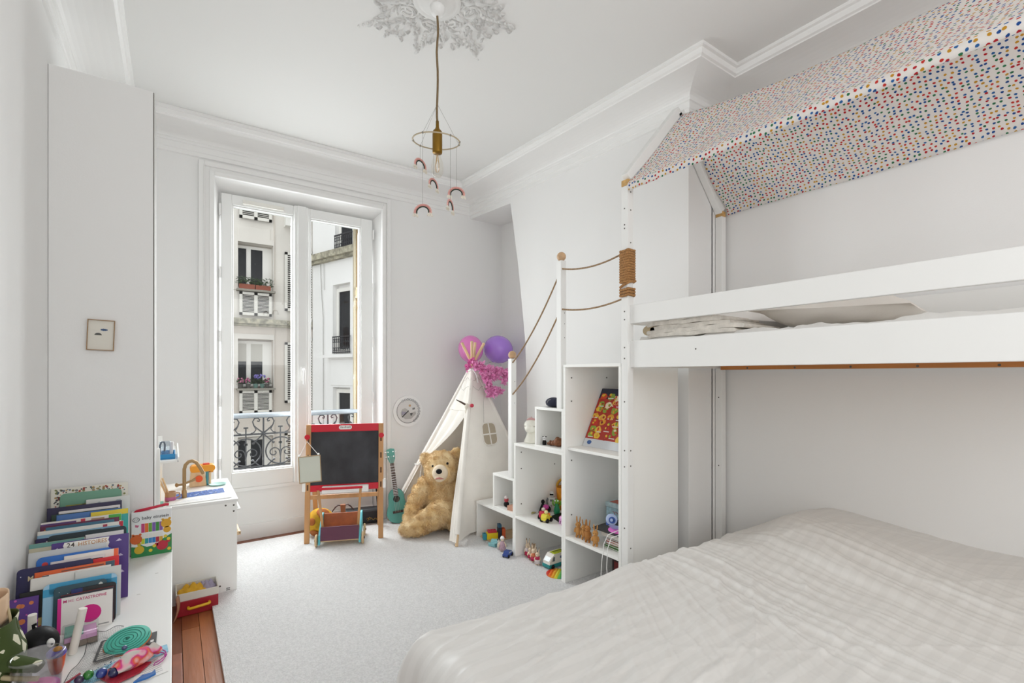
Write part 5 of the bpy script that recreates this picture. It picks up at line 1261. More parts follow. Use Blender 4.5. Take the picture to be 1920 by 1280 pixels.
# ------------------------------------------------------------------ clutter on the near end of the bench
ZB = .4505
wh = thing('black_ball_toy', 'black round toy with one white eye before the book row', 'toy', (-.346, 2.10, ZB))
b_ = MB(); b_.ball((0, 0, .052), (.050, .052, .052), 22, 14); b_.tube([(-.012, .01, .100), (-.014, .012, .110), (-.006, .012, .112)], .005, 6); b_.build('body', BLACK, wh, local=True)
MB().ball((.034, -.040, .064), (.010, .008, .014), 12, 8).build('eye', WHITE, wh, local=True); MB().ball((.038, -.048, .062), .003, 8, 6).build('pupil', BLACK, wh, local=True)
ot = thing('orange_cone_toy', 'orange and purple plastic toy beside the clear tub', 'toy', (-.288, 1.985, ZB))
MB().lathe([(.012, 0), (.018, .02), (.022, .05), (.022, .052)], 14).build('cone', mat('toy_orange', 'E85A1E', .4), ot, local=True)
MB().ball((0, 0, .060), (.024, .024, .018), 14, 8).build('cap', mat('toy_purple', '6A54B8', .4), ot, local=True); MB().ball((.004, -.01, .075), (.012, .010, .008), 10, 6).build('button', mat('toy_amber', 'D08A2A', .4), ot, local=True)
pb = thing('plastic_case', 'clear plastic case of pink and teal papers beside white peg', 'case', (-.268, 2.17, ZB), .12)
MB().box(-.033, .06, -.045, .05, 0, .05).build('shell', glassmat('clear_plastic', (.93, .95, .95), .10), pb, local=True, bevel=.004)
MB().box(-.029, .056, -.041, .046, .002, .020).build('brown_tray', mat('case_brown', '7A6656', .5), pb, local=True)
MB().box(-.027, .054, -.039, .044, .021, .034).build('pink_paper', mat('paper_pink', 'D8A0CC', .6), pb, local=True); MB().box(-.027, .02, -.030, .044, .035, .044).build('teal_paper', mat('paper_teal', '5E9A8C', .6), pb, local=True)
jr = thing('clear_tub', 'clear round plastic tub with bright pink contents on bench', 'tub', (-.305, 1.835, ZB))
TUB = glassmat('tub_plastic', (.93, .93, .95), .2, .12)
MB().lathe([(.0, .001), (.044, .001), (.048, .01), (.054, .125), (.058, .126), (.058, .132), (.052, .132), (.046, .012), (.0, .008)], 32).build('tub', TUB, jr, local=True)
MB().lathe([(.0, .012), (.044, .012), (.0465, .042), (.03, .052), (.0, .046)], 20).build('pink_contents', mat('hot_pink', 'E23AA0', .5, var=.3, vscale=40), jr, local=True)
# patterned drawstring bag
def leafmat():
    m = bpy.data.materials.new('leaf_print'); m.use_nodes = True; nt = m.node_tree; b = nt.nodes['Principled BSDF']; tc = nt.nodes.new('ShaderNodeTexCoord')
    v = nt.nodes.new('ShaderNodeTexVoronoi'); v.inputs['Scale'].default_value = 24; v.distance = 'MANHATTAN'; nt.links.new(tc.outputs['Object'], v.inputs['Vector'])
    l = nt.nodes.new('ShaderNodeMath'); l.operation = 'LESS_THAN'; l.inputs[1].default_value = .58; nt.links.new(v.outputs['Distance'], l.inputs[0])
    mx = nt.nodes.new('ShaderNodeMix'); mx.data_type = 'RGBA'; mx.inputs['A'].default_value = (*lin('3F4E22'), 1); mx.inputs['B'].default_value = (*lin('D6D4BC'), 1)
    nt.links.new(l.outputs[0], mx.inputs['Factor']); nt.links.new(mx.outputs['Result'], b.inputs['Base Color']); b.inputs['Roughness'].default_value = .9; return m
LEAFP = leafmat(); TRIMB = mat('beige_binding', 'BFAF8C', .9)
gb = thing('fabric_bag', 'dark green leaf-print fabric bag with beige binding at bench front', 'bag', (-.402, 1.93, ZB))
m_ = MB()
def fb(u, v):
    a = 2*PI*u; z = .215*v; r = 1+.10*math.sin(a*3+v*5)*v; sx = .062*(1-.35*v*v); sy = .125*(1-.45*v)
    return (sx*math.cos(a)*r+.004*math.sin(z*60), sy*math.sin(a)*r, z)
m_.grid(30, 14, fb); m_.build('body', LEAFP, gb, local=True, solid=.003)
m_ = MB(); m_.grid(20, 8, lambda u, v: (.03*math.cos(2*PI*u)-.015, .06*math.sin(2*PI*u)+.03, .20+.075*v)); m_.build('lining', mat('peach_lining', 'D9B99A', .9), gb, local=True, solid=.003)
m_ = MB(); m_.tube([(-.03, -.01, .118), (.01, -.045, .120), (.05, -.075, .112), (.085, -.10, .108), (.104, -.112, .104)], [.034, .032, .026, .022, .018], 12, flat=.75); m_.build('flap', LEAFP, gb, local=True)
m_ = MB(); m_.tube([(-.03, -.045, .088), (.01, -.07, .088), (.05, -.098, .084), (.085, -.120, .082), (.104, -.128, .080)], .0065, 8); m_.tube([(-.03, -.075, .06), (.02, -.09, .045), (.05, -.10, .02)], .0055, 8); m_.tube([(.004, .06, .26), (.02, .02, .22), (.034, -.01, .17), (.05, -.02, .13)], .0035, 6)
m_.build('binding', TRIMB, gb, local=True)
# net, game cards, mat disc, pouch, marbles
nt_ = MB(); rg = random.Random(12)
def net(u, v):
    x = -.262+.10*u+.02*v; y = 1.885+.30*v-.05*u*(1-v); return Vector((x+.02*math.sin(v*3)*(1-u), y, ZB+.003+.010*math.sin(u*5+v*7)**2+.006*math.sin(v*11)**2))
for i in range(20): nt_.tube([net(i/19, j/24) for j in range(25)], .00022, 3, caps=False)
for j in range(46): nt_.tube([net(i/10, j/45) for i in range(11)], .00022, 3, caps=False)
nt_.tube([net(0, j/24) for j in range(25)]+[net(i/10, 1) for i in range(11)], .0011, 4)
nt_.build('net_bag', mat('net_black', '2A2A2C', .7), label='black mesh net bag lying along bench front', cat='net', kind='stuff')
def sheet(name, pts, z, th, m, label, cat, **k):
    mb = MB(); n = len(pts); lo = [(x, y, z) for x, y in pts]; hi = [(x, y, z+th) for x, y in pts]
    mb.add(hi, [tuple(range(n))]); mb.add(lo, [tuple(range(n))[::-1]]); mb.add(lo+hi, [(i, (i+1) % n, (i+1) % n+n, i+n) for i in range(n)])
    c = (sum(p[0] for p in pts)/n, sum(p[1] for p in pts)/n, z)
    return mb.build(name, m, loc=c, label=label, cat=cat, **k)
o = sheet('game_card', [(-.20, 1.975), (-.115, 1.99), (-.11, 2.115), (-.193, 2.112)], ZB+.004, .003, mat('card_grid', 'C6C4BE', .6), 'grey grid-printed game card partly under turquoise disc', 'card')
m_ = MB()
for a, b in (((-.20, 1.975), (-.115, 1.99)), ((-.115, 1.99), (-.11, 2.115)), ((-.11, 2.115), (-.193, 2.112)), ((-.193, 2.112), (-.20, 1.975))): m_.bar((a[0], a[1], ZB+.0075), (b[0], b[1], ZB+.0075), .007, .001)
for i in range(1, 9):
    q = i/9; m_.bar((-.20+.007*q, 1.975+.137*q, ZB+.0073), (-.115+.005*q, 1.99+.125*q, ZB+.0073), .0016, .0006)
m_.build('printed_grid', mat('print_charcoal', '4A4A4A', .6), o)
o = sheet('black_card', [(-.075, 2.02), (-.046, 1.995), (-.045, 2.095), (-.078, 2.09)], ZB+.001, .003, mat('card_black', '3C3D3E', .5), 'black card with small white window under turquoise disc', 'card')
MB().box(-.062, -.053, 2.02, 2.035, ZB+.004, ZB+.0047).build('printed_window', WHITE, o)
dk = thing('spiral_disc', 'flat turquoise spiral mat disc lying tilted on the cards', 'mat', (-.122, 2.045, ZB+.014), 0)
DT = RX(.26) @ RY(-.10)
m_ = MB(); m_.lathe([(0, .012), (.06, .012), (.062, .010), (.062, .006), (0, .006)], 40); m_.v = [tuple(DT @ Vector(p)) for p in m_.v]; m_.build('disc', mat('disc_turquoise', '4DB8A4', .6), dk, local=True)
m_ = MB(); m_.lathe([(0, .0055), (.063, .0055), (.064, .002), (0, -.001)], 40); m_.v = [tuple(DT @ Vector(p)) for p in m_.v]; m_.build('orange_base', mat('disc_orange', 'C87A4C', .6), dk, local=True)
m_ = MB(); m_.tube([DT @ Vector(((.006+.052*i/150)*math.cos(i*.21), (.006+.052*i/150)*math.sin(i*.21), .0122)) for i in range(151)], .0011, 4); m_.ball(DT @ Vector((0, 0, .013)), .005, 8, 5); m_.build('spiral_groove', mat('disc_dark', '2B7468', .7), dk, local=True)
o = sheet('blue_game_board', [(-.245, 1.90), (-.12, 1.965), (-.016, 1.975), (-.012, 1.925), (-.13, 1.875), (-.235, 1.845)], ZB+.0015, .002, mat('board_blue', '8FC4DC', .6, var=.12, vscale=60), 'light blue printed game board under tie-dye pouch', 'board')
m_ = MB(); rg = random.Random(2)
for i in range(60): x = rg.uniform(-.21, -.11); y = 1.90+(x+.21)*.5+rg.uniform(-.012, .03); m_.box(x, x+.003, y, y+.0025, ZB+.0035, ZB+.0039)
m_.build('printed_dots', mat('board_navy', '3A5E88', .6), o)
o = sheet('white_game_card', [(-.09, 1.86), (-.012, 1.905), (-.012, 1.80), (-.10, 1.775)], ZB+.0006, .0008, PAPER, 'white printed sheet at the bench corner under magenta cord', 'paper')
m_ = MB()
for i in range(8): m_.bar((-.088+.004*i, 1.795+.012*i, ZB+.0016), (-.025-.002*i, 1.815+.012*i, ZB+.0016), .0012, .0004)
m_.build('printed_lines', mat('print_grey2', '8C8C90', .6), o)
o = sheet('red_card', [(-.185, 1.875), (-.14, 1.925), (-.055, 1.875), (-.08, 1.83), (-.14, 1.80)], ZB+.004, .004, mat('card_red', 'A8263A', .5, var=.2, vscale=60), 'dark red printed card under the tie-dye pouch', 'card')
pc = thing('tie_dye_pouch', 'small tie-dye pink and grey pouch with magenta drawstring on bench', 'pouch', (-.098, 1.895, ZB+.006))
def tiedye():
    m = bpy.data.materials.new('tie_dye'); m.use_nodes = True; nt = m.node_tree; b = nt.nodes['Principled BSDF']; tc = nt.nodes.new('ShaderNodeTexCoord')
    n = nt.nodes.new('ShaderNodeTexNoise'); n.inputs['Scale'].default_value = 22; n.inputs['Detail'].default_value = 1.5; nt.links.new(tc.outputs['Object'], n.inputs[0])
    cr = nt.nodes.new('ShaderNodeValToRGB'); cs = [(0, 'BDB8AE'), (.42, 'C9C2BC'), (.47, 'E2A8B4'), (.52, 'D23A8C'), (.60, 'E2603A'), (.68, 'E6C8C8'), (1, 'DCD4CC')]
    el = cr.color_ramp.elements
    while len(el) < len(cs): el.new(.5)
    for i, (p, c) in enumerate(cs): el[i].position = p; el[i].color = (*lin(c), 1)
    nt.links.new(n.outputs['Fac'], cr.inputs[0]); nt.links.new(cr.outputs[0], b.inputs['Base Color']); b.inputs['Roughness'].default_value = .85; return m
m_ = MB()
def pz(u, v):
    a = 2*PI*u; s = v; L = .125; r = (.035*math.sin(PI*min(1, s*.80+.12))**.7 if s < .8 else .016+.012*(s-.8)/.2)
    x = -.045+L*s*.78; y = -.05+L*s*.62; rr = r*(1+.12*math.sin(a*4+s*9))
    return (x-.62*rr*math.cos(a), y+.78*rr*math.cos(a), .018+rr*.62*math.sin(a)+.006*math.sin(s*PI))
m_.grid(28, 22, pz); pcb = m_.build('pouch_body', tiedye(), pc, local=True)
m_ = MB(); m_.tube([(.045, .03, .018), (.06, .022, .006), (.075, .01, .004), (.08, -.012, .003), (.072, -.035, .003), (.06, -.05, .003), (.05, -.052, .003), (.052, -.038, .003), (.066, -.03, .004), (.078, -.014, .006)], .0016, 6); m_.tube([(.045, .03, .018), (.066, .036, .008), (.078, .02, .004), (.082, -.008, .004)], .0016, 6); m_.ball((.079, -.010, .006), .004, 8, 6)
m_.build('drawstring', mat('magenta_cord', 'B8489A', .7), pc, local=True)
for i, (x, y, r, c, l) in enumerate(((-.203, 1.875, .013, '2E7A2E', 'green glass marble at near bench edge, leftmost'), (-.172, 1.862, .014, '2A3E8A', 'blue glass marble between green and navy ones'), (-.143, 1.845, .014, '1C2450', 'dark navy glass marble beside the red card'), (-.222, 1.862, .012, '3A2A4A', 'small dark violet marble left of green one'), (-.128, 2.0+.0, .008, '5A6088', 'small slate blue bead lying on the grid card'))):
    MB().ball((0, 0, r), r, 16, 10).build('glass_marble', mat('marble_'+c, c, .08, clear=.6), loc=(x, y, ZB+(.006 if i < 4 else .008)), local=True, label=l, cat='marble', group='glass marbles on the bench')
fp = MB(); fp.prism([(-.025, -.01), (0, .012), (.022, .008), (.032, .018), (.03, -.004), (.01, -.012)], 0, .006); fp.v = [(p[0], p[2], p[1]) for p in fp.v]
fp.build('blue_fish_toy', mat('fish_blue', '2E6AB0', .4), loc=(-.072, 1.795, ZB+.002), rz=.2, local=True, label='flat blue fish toy at the nearest bench edge', cat='toy')
MB().tube([(-.262, 1.88, ZB+.004), (-.228, 1.925, ZB+.006)], .0035, 8).build('pencil', mat('pencil_red', 'C04458', .5), label='red pencil lying on the net bag', cat='pencil')
# ------------------------------------------------------------------ play kitchen
pk = thing('play_kitchen', 'white toy kitchen unit with brass-look tap beside window', 'toy kitchen', (.12, 3.8, 0))
MB().box(-.085, .325, 3.435, 3.452, 0, .565).build('side_panel', MELA, pk, bevel=.002); MB().box(-.085, .325, 4.133, 4.15, 0, .565).build('side_panel', MELA, pk, bevel=.002)
MB().box(-.085, .332, 3.43, 4.155, .565, .583).build('worktop', LACQ, pk, bevel=.002); MB().box(-.085, -.073, 3.452, 4.133, .03, .565).build('back_panel', MELA, pk)
MB().box(-.07, .31, 3.452, 4.133, .04, .056).build('bottom_shelf', MELA, pk)
d1 = MB().box(.312, .328, 3.455, 3.79, .06, .56).build('door', MELA, pk, bevel=.002); d2 = MB().box(.312, .328, 3.795, 4.13, .06, .56).build('door', MELA, pk, bevel=.002)
for d_, y in ((d1, 3.50), (d2, 3.84)):
    m_ = MB(); m_.tube([(.328, y, .50), (.345, y, .50), (.347, y+.01, .50), (.347, y+.24, .50), (.345, y+.25, .50), (.328, y+.25, .50)], .006, 8); m_.build('handle', WHITE, d_)
m_ = MB(); m_.box(.328, .350, 3.47, 3.485, .345, .368); m_.box(.337, .350, 3.47, 4.1, .352, .362); m_.build('towel_bar', PALEW, pk, bevel=.002)
for y in (3.435, 4.13): MB().box(-.085, -.06, y, y+.022, .583, .925).build('upright', MELA, pk, bevel=.002)
MB().box(-.085, .028, 3.437, 4.15, .838, .852).build('upper_shelf', MELA, pk, bevel=.002); MB().box(-.085, -.078, 3.457, 4.13, .583, .70).build('splash_panel', PALEW, pk)
MB().box(.022, .030, 3.437, 4.15, .838, .868).build('shelf_lip', MELA, pk, bevel=.001)
TAN = mat('tap_tan', 'A98B62', .4, metal=.35)
m_ = MB(); m_.lathe([(.014, 0), (.014, .05), (.010, .055), (.010, .09)], 14, (.058, 3.62, .583)); m_.tube([(.058, 3.62, .66), (.058, 3.62, .765), (.064, 3.62, .79), (.08, 3.62, .808), (.10, 3.62, .812), (.12, 3.62, .80), (.14, 3.62, .765), (.158, 3.62, .725)], .0105, 10); m_.build('tap', TAN, pk)
m_ = MB(); m_.tube([(.058, 3.62, .672), (.03, 3.60, .675), (.018, 3.59, .676)], [.007, .008, .013], 10); m_.tube([(.058, 3.62, .675), (.10, 3.64, .685), (.115, 3.645, .692)], [.007, .008, .010], 8); m_.build('tap_lever', TAN, pk)
m_ = MB()
for x, z in ((.265, .548), (.308, .545), (.308, .508), (.02, .085), (.235, .06)): m_.tube([(x, 3.4345, z), (x, 3.437, z)], .0055, 8)
m_.build('screw_cap', HOLE, pk)
m_ = MB(); m_.box(.268, .288, 3.4345, 3.436, .026, .032); m_.box(.268, .288, 3.4345, 3.436, .036, .042); m_.build('printed_mark', mat('print_grey3', '7C7C7C', .6), pk)
# things on it
mx_ = thing('toy_mixer', 'wooden toy stand mixer with orange head on toy kitchen', 'toy', (.15, 3.99, .583))
MB().hexa([(.092-.15, -.045, .0), (.192-.15, -.045, .0), (.192-.15, .045, .0), (.092-.15, .045, .0), (.10-.15, -.04, .10), (.180-.15, -.04, .10), (.180-.15, .04, .10), (.10-.15, .04, .10)]).build('body', PALEW, mx_, local=True, bevel=.006)
m_ = MB(); m_.prism([(x, z) for x, z in rrect(-.055, .092, .098, .142, .020, 5)], -.042, .042); m_.prism(rrect(.062, .082, .085, .10, .005, 3), -.012, .012); m_.build('head', mat('mixer_orange', 'E89A26', .45), mx_, local=True, bevel=.006)
MB().tube([(-.004, -.044, .055), (-.004, -.062, .055)], .022, 18).build('dial', mat('dial_orange', 'E4561E', .3), mx_, local=True, bevel=.003)
MB().box(.038, .052, -.03, .03, 0, .098).build('teal_post', mat('mixer_teal', '3F8C98', .5), mx_, local=True, bevel=.002); MB().box(.056, .068, -.03, .03, 0, .09).build('post', PALEW, mx_, local=True, bevel=.002)
MB().prism(rrect(.02, .06, .140, .150, .004, 3), -.02, .02).build('switch', mat('mixer_red', 'D2482A', .4), mx_, local=True)
MB().lathe([(0, 0), (.045, 0), (.055, .010), (.052, .010), (.044, .003), (0, .003)], 24).build('mint_plate', mat('mint', 'A9D2CC', .5), loc=(.255, 3.93, .5835), local=True, label='mint green toy plate at right of toy mixer', cat='plate')
mg = thing('toy_mug', 'tan and pink toy mug holding two wooden sticks', 'mug', (-.012, 3.60, .583))
MB().lathe([(.0, .002), (.026, 0), (.028, .03), (.028, .056), (.025, .056), (.025, .006), (0, .006)], 20).build('cup', mat('mug_tan', 'B8906C', .5), mg, local=True); MB().lathe([(.0285, .004), (.0288, .026)], 20).build('pink_glaze', mat('mug_pink', 'C06A98', .5), mg, local=True)
MB().tube([(.026, .0, .046), (.045, .0, .042), (.048, .0, .022), (.027, .0, .014)], .0045, 8).build('handle', MATS['mug_tan'], mg, local=True)
for i, (a, b, l) in enumerate((((-.008, 0, .59), (-.058, 0, .73), 'wooden stick in toy mug, the left one'), ((.0, .006, .59), (-.040, .006, .725), 'wooden stick in toy mug, the right one'))):
    MB().tube([(-.012+a[0], 3.60+a[1], a[2]), (-.012+b[0], 3.60+b[1], b[2])], .0055, 8).build('wooden_stick', PALEW, label=l, cat='stick', group='sticks in the toy mug')
MB().box(-.070, -.060, 3.50, 3.58, .5835, .71).build('cutting_board', PALEW, bevel=.004, label='small pale wooden board upright at back of toy kitchen', cat='board')
m_ = MB(); m_.tube([(.03, 3.72, .588), (.06, 3.76, .588)], .004, 6); m_.ball((.022, 3.71, .590), (.018, .014, .006), 12, 6); m_.build('wooden_spoon', BEECH, label='small wooden spoon lying behind the toy mug', cat='spoon')
o = sheet('drawing_pad', [(-.03, 3.46), (.30, 3.475), (.295, 3.70), (-.01, 3.66)], .5835, .004, PAPER, 'white drawing pad with blue patterned binding on toy kitchen', 'pad')
m_ = MB(); m_.hexa([(-.035, 3.60, .5876), (.275, 3.64, .5876), (.272, 3.72, .600), (-.03, 3.68, .600), (-.035, 3.60, .5886), (.275, 3.64, .5886), (.272, 3.72, .601), (-.03, 3.68, .601)])
bp = m_.build('blue_strip', mat('strip_blue', '3E62A8', .6, var=.5, vscale=90), o)
m_ = MB(); rg = random.Random(4)
for i in range(16): x = rg.uniform(-.02, .26); y = 3.652+x*.13; q_ = rg.uniform(-.025, .035); m_.ball((x, y+q_, .5950+q_*.15), (.007, .007, .0012), 8, 4)
m_.build('printed_flower', mat('strip_pale', 'C6D2E6', .6), bp, kind='stuff')
m_ = MB(); m_.bar((.0, 3.50, .5878), (.25, 3.505, .5878), .002, .0004); m_.bar((.04, 3.53, .5878), (.28, 3.54, .5878), .002, .0004); m_.build('printed_line', mat('print_blue', '9AA8C8', .6), o)
MB().box(-.06, -.045, 3.46, 3.475, .5835, .615).build('mint_block', mat('mint2', '8CC8B4', .5), bevel=.002, label='tiny mint block at near left corner of toy kitchen', cat='block')
bt = thing('blue_tray', 'small blue tray on upper shelf of toy kitchen', 'tray', (-.03, 3.6, .8525))
m_ = MB(); m_.box(-.04, .042, -.11, .08, 0, .006); m_.box(-.04, .042, -.11, -.104, .006, .030); m_.box(-.04, .042, .074, .08, .006, .030); m_.box(-.04, -.034, -.104, .074, .006, .030); m_.box(.036, .042, -.104, .074, .006, .030); m_.build('tray', mat('tray_blue', '2A86BC', .45), bt, local=True, bevel=.002)
MB().lathe([(0, .001), (.026, .001), (.03, .09), (.028, .09), (.024, .005), (0, .004)], 20).build('clear_beaker', glassmat('beaker_glass', (.92, .95, .97), .12), loc=(-.038, 3.58, .859), local=True, label='clear beaker in the blue tray', cat='beaker')
MB().tube([(-.008, 3.57, .86), (-.006, 3.572, .945)], [.008, .010], 8).build('white_tube', mat('tube_white', 'E0DCDC', .5), label='white tube standing right of the clear beaker', cat='tube')
m_ = MB(); m_.tube([(-.062, 3.50, .86), (-.062, 3.50, .935), (-.055, 3.50, .955), (-.042, 3.50, .955), (-.038, 3.50, .94), (-.040, 3.50, .90)], .005, 8); m_.build('grey_hook', mat('hook_grey', '5A6470', .5), label='dark grey bent hook left of the clear beaker', cat='hook')

# red toy drawer box on the floor
rb = thing('red_toy_box', 'dark red toy box with yellow handle on floorboards by kitchen', 'box', (.114, 3.335, .001), .02)
CR = mat('crimson_plastic', 'A01226', .4); IV = mat('ivory_plastic', 'DAD6CC', .5)
MB().box(-.10, .10, -.075, .075, 0, .085).build('base', CR, rb, local=True, bevel=.004)
m_ = MB(); m_.box(-.102, .102, -.077, -.071, .085, .128); m_.box(-.102, .102, .071, .077, .085, .135); m_.box(-.102, -.096, -.071, .071, .085, .132); m_.box(.096, .102, -.071, .071, .085, .132); m_.build('rim', IV, rb, local=True, bevel=.002)
m_ = MB(); m_.tube([(-.045, -.076, .045), (-.045, -.094, .045), (-.038, -.100, .045), (.048, -.100, .052), (.055, -.094, .052), (.055, -.076, .052)], .0075, 8); m_.build('handle', mat('yellow_plastic', 'E8B422', .4), rb, local=True)
def cloth(name, c, rx, ry, h, m, label, seed):
    mb = MB()
    def fn(u, v):
        x = (u*2-1); y = (v*2-1); e = max(0, 1-(x*x*.8+y*y*.8)); return (rx*x, ry*y, h*e**.6*(.75+.35*math.sin(x*6+seed)*math.sin(y*5+seed*2))+.002)
    mb.grid(18, 16, fn); return mb.build(name, m, loc=c, local=True, label=label, cat='cloth', solid=.002)
cloth('yellow_cloth', (.09, 3.335, .0875), .07, .055, .062, mat('yellow_cloth', 'D9A62C', .9, var=.1, vscale=20), 'crumpled mustard yellow cloth in the red toy box', 1)
cloth('lilac_cloth', (.165, 3.36, .0875), .045, .045, .056, mat('lilac_cloth', 'A79FB4', .9, var=.1, vscale=20), 'grey lilac cloth right of yellow cloth in red box', 2)
m_ = MB(); m_.grid(10, 12, lambda u, v: (.003+.018*math.sin(v*PI*.8)+.01*u, 3.20+.05*u, .004+.125*v)); m_.build('peach_leather_scrap', mat('peach_leather', 'B07F64', .6, var=.2, vscale=12), solid=.006, label='curved peach leather piece between bench and red toy box', cat='scrap')
# ------------------------------------------------------------------ toys in the staircase cubes
def RB(mb, n, m, par, bevel=0): return mb.build(n, m, par, bevel=bevel, local=True)
def rabbit(loc, rz, h, fur, label, group, cloth=None, cloth2=None, tips=None):
    t = thing('rabbit_figure', label, 'figurine', loc, rz, group); s = h/.10
    def S_(mb): mb.v = [tuple(Vector(p)*s) for p in mb.v]; return mb
    b = MB(); b.lathe([(0, .012), (.010, .014), (.0145, .026), (.013, .04), (.009, .050), (0, .053)], 14)
    b.ball((0, -.002, .060), (.0135, .0125, .0125), 14, 10); b.ball((0, -.013, .056), (.0065, .006, .005), 10, 6)
    for q in (-1, 1):
        b.tube([(q*.011, 0, .045), (q*.016, -.004, .035), (q*.015, -.009, .026)], [.004, .004, .0035], 7)
        b.tube([(q*.006, 0, .018), (q*.0075, -.001, .006), (q*.0075, -.007, .003)], [.0055, .0055, .0042], 8)
    RB(S_(b), 'body', fur, t)
    for q in (-1, 1):
        e = MB(); e.tube([(q*.005, 0, .069), (q*.0075, .001, .082), (q*.0085, .002, .095), (q*.008, .002, .099)], [.0035, .0045, .0038, .001], 8, flat=.6); eo = RB(S_(e), 'ear', fur, t)
        if tips: e = MB(); e.tube([(q*.0083, .002, .090), (q*.0083, .002, .1005)], [.0044, .0015], 8, flat=.7); RB(S_(e), 'ear_tip', tips, eo)
        y = MB(); y.ball((q*.0055, -.0135, .0625), .0014, 6, 5); RB(S_(y), 'eye', BLACK, t)
    if cloth:
        c = MB(); c.lathe([(.019, .012), (.0165, .025), (.0155, .034)], 14); RB(S_(c), 'skirt', cloth, t)
        c = MB(); c.lathe([(.0157, .033), (.0148, .042), (.010, .052)], 14); RB(S_(c), 'top', cloth2 or cloth, t)
    return t
TANF = mat('tan_flock', 'BE8A4E', .9, var=.12, vscale=80, bump=.2, bscale=500); TANF2 = mat('tan_flock_dark', 'B07840', .9, var=.12, vscale=80, bump=.2, bscale=500)
for i, (x, y, h, m, l) in enumerate(((2.125, 2.290, .075, TANF2, 'smallest brown rabbit figure, behind the others at left'), (2.10, 2.262, .135, TANF, 'tan rabbit figure, leftmost tall one of the shelf row'), (2.10, 2.210, .128, TANF, 'tan rabbit figure between leftmost and darkest one'), (2.085, 2.160, .142, TANF2, 'tallest darker brown rabbit figure in shelf row'), (2.075, 2.085, .132, TANF, 'tan rabbit figure, rightmost of the shelf row'))):
    rabbit((x, y, .3215), -PI/2+.5+.15*(i % 3-1), h, m, l, 'tan rabbit figures on the shelf')
CRF = mat('cream_flock', 'E2CDB4', .9, var=.06, vscale=80); BRT = mat('brown_tip', '5A4030', .9); MAG = mat('doll_magenta', 'B4274E', .8, var=.2, vscale=120); CORAL = mat('doll_coral', 'D8825C', .8, var=.2, vscale=120); WHC = mat('doll_white', 'DDD2D2', .8)
for i, (x, y, h, a, b, l) in enumerate(((2.12, 2.82, .135, MAG, WHC, 'cream rabbit doll in magenta skirt, leftmost on rug'), (2.105, 2.768, .118, MAG, CRF, 'small cream rabbit doll second from left in magenta'), (2.095, 2.715, .132, MAG, CORAL, 'cream rabbit doll in coral orange top, middle one'), (2.085, 2.660, .122, WHC, MAG, 'cream rabbit doll with crimson top beside ambulance'))):
    rabbit((x, y, .0225), -PI/2+.5+.2*(i % 2), h, CRF, l, 'cream rabbit dolls on the rug', a, b, BRT)
# ambulance van
av = thing('toy_ambulance', 'white and teal toy ambulance van with lime roof stripes', 'toy van', (2.165, 2.575, .0225), math.radians(3))
VW = mat('van_white', 'E4DED6', .4); VT = mat('van_teal', '16888A', .4); VL = mat('van_lime', 'C8D42A', .4)
side = [(-.075, .028), (.075, .028), (.075, .098), (-.030, .098), (-.052, .078), (-.072, .052)]
RB(MB().prism(side, -.034, .034), 'body', VW, av, .004); RB(MB().prism([(-.078, .010), (.077, .010), (.077, .034), (-.078, .034)], -.036, .036), 'chassis', VT, av, .004)
ws = MB(); ws.hexa([(-.0725, -.027, .054), (-.0725, .027, .054), (-.0535, .027, .0775), (-.0535, -.027, .0775), (-.0735, -.027, .055), (-.0735, .027, .055), (-.0545, .027, .0785), (-.0545, -.027, .0785)]); RB(ws, 'windscreen', mat('van_glass', 'DCE4E8', .15), av)
for y in (-.0345, .0345): RB(MB().prism([(-.050, .052), (-.026, .052), (-.026, .082), (-.040, .080)], y-.0005, y+.0005), 'side_window', mat('van_window', '6A7076', .2), av)
for y in (-.0345,): RB(MB().prism([(.030+p, .070+q) for p, q in disc_pts(.009, 12)], y-.0008, y), 'emblem', mat('van_blue', '4E6488', .5), av)
for y in (-.024, -.008, .012): RB(MB().box(-.028, .070, y-.005, y+.005, .097, .1035), 'roof_stripe', VL, av, .002)
for y in (-.017, .004): RB(MB().box(-.010, .072, y-.003, y+.003, .097, .1025), 'roof_bar', BLACK, av, .001)
for x in (-.045, .045):
    for y in (-.033, .033):
        w_ = MB(); w_.lathe([(0, -.006), (.015, -.006), (.016, 0), (.015, .006), (0, .006)], 16); w_.v = [tuple(TR(x, y, .0165) @ RX(PI/2) @ Vector(p)) for p in w_.v]; RB(w_, 'wheel', BLACK, av)
# rainbow popper disc
pp = thing('rainbow_popper', 'round rainbow striped silicone popper toy on the rug', 'toy', (2.10, 2.46, .0225), -.9)
cols = ['D8321E', 'E8721E', 'EAA62A', 'D8D23A', '5CB25A', '4E9AC0', '8A6AB0']; r_ = .078; hw = 2*r_/7
for i, c in enumerate(cols):
    x0 = -r_+hw*i; x1 = x0+hw; out = [(x0, -math.sqrt(max(0, r_*r_-x0*x0)))]
    up = []; n = 6
    for k in range(n+1):
        x = x0+hw*k/n; up.append((x, math.sqrt(max(0, r_*r_-x*x))))
    dn = [(x, -z) for x, z in up][::-1]
    mb = MB(); mb.prism([p for p in up+dn], -.006, 0); mb.v = [(p[0], p[2], p[1]+.006) for p in mb.v]
    for k in range(-4, 5):
        z = k*hw*.95; xc = (x0+x1)/2
        if xc*xc+z*z < (r_-.008)**2: mb.ball((xc, z, .005), (.0085, .0085, .006), 10, 6)
    RB(mb, 'stripe', mat('pop_'+c, c, .4), pp)
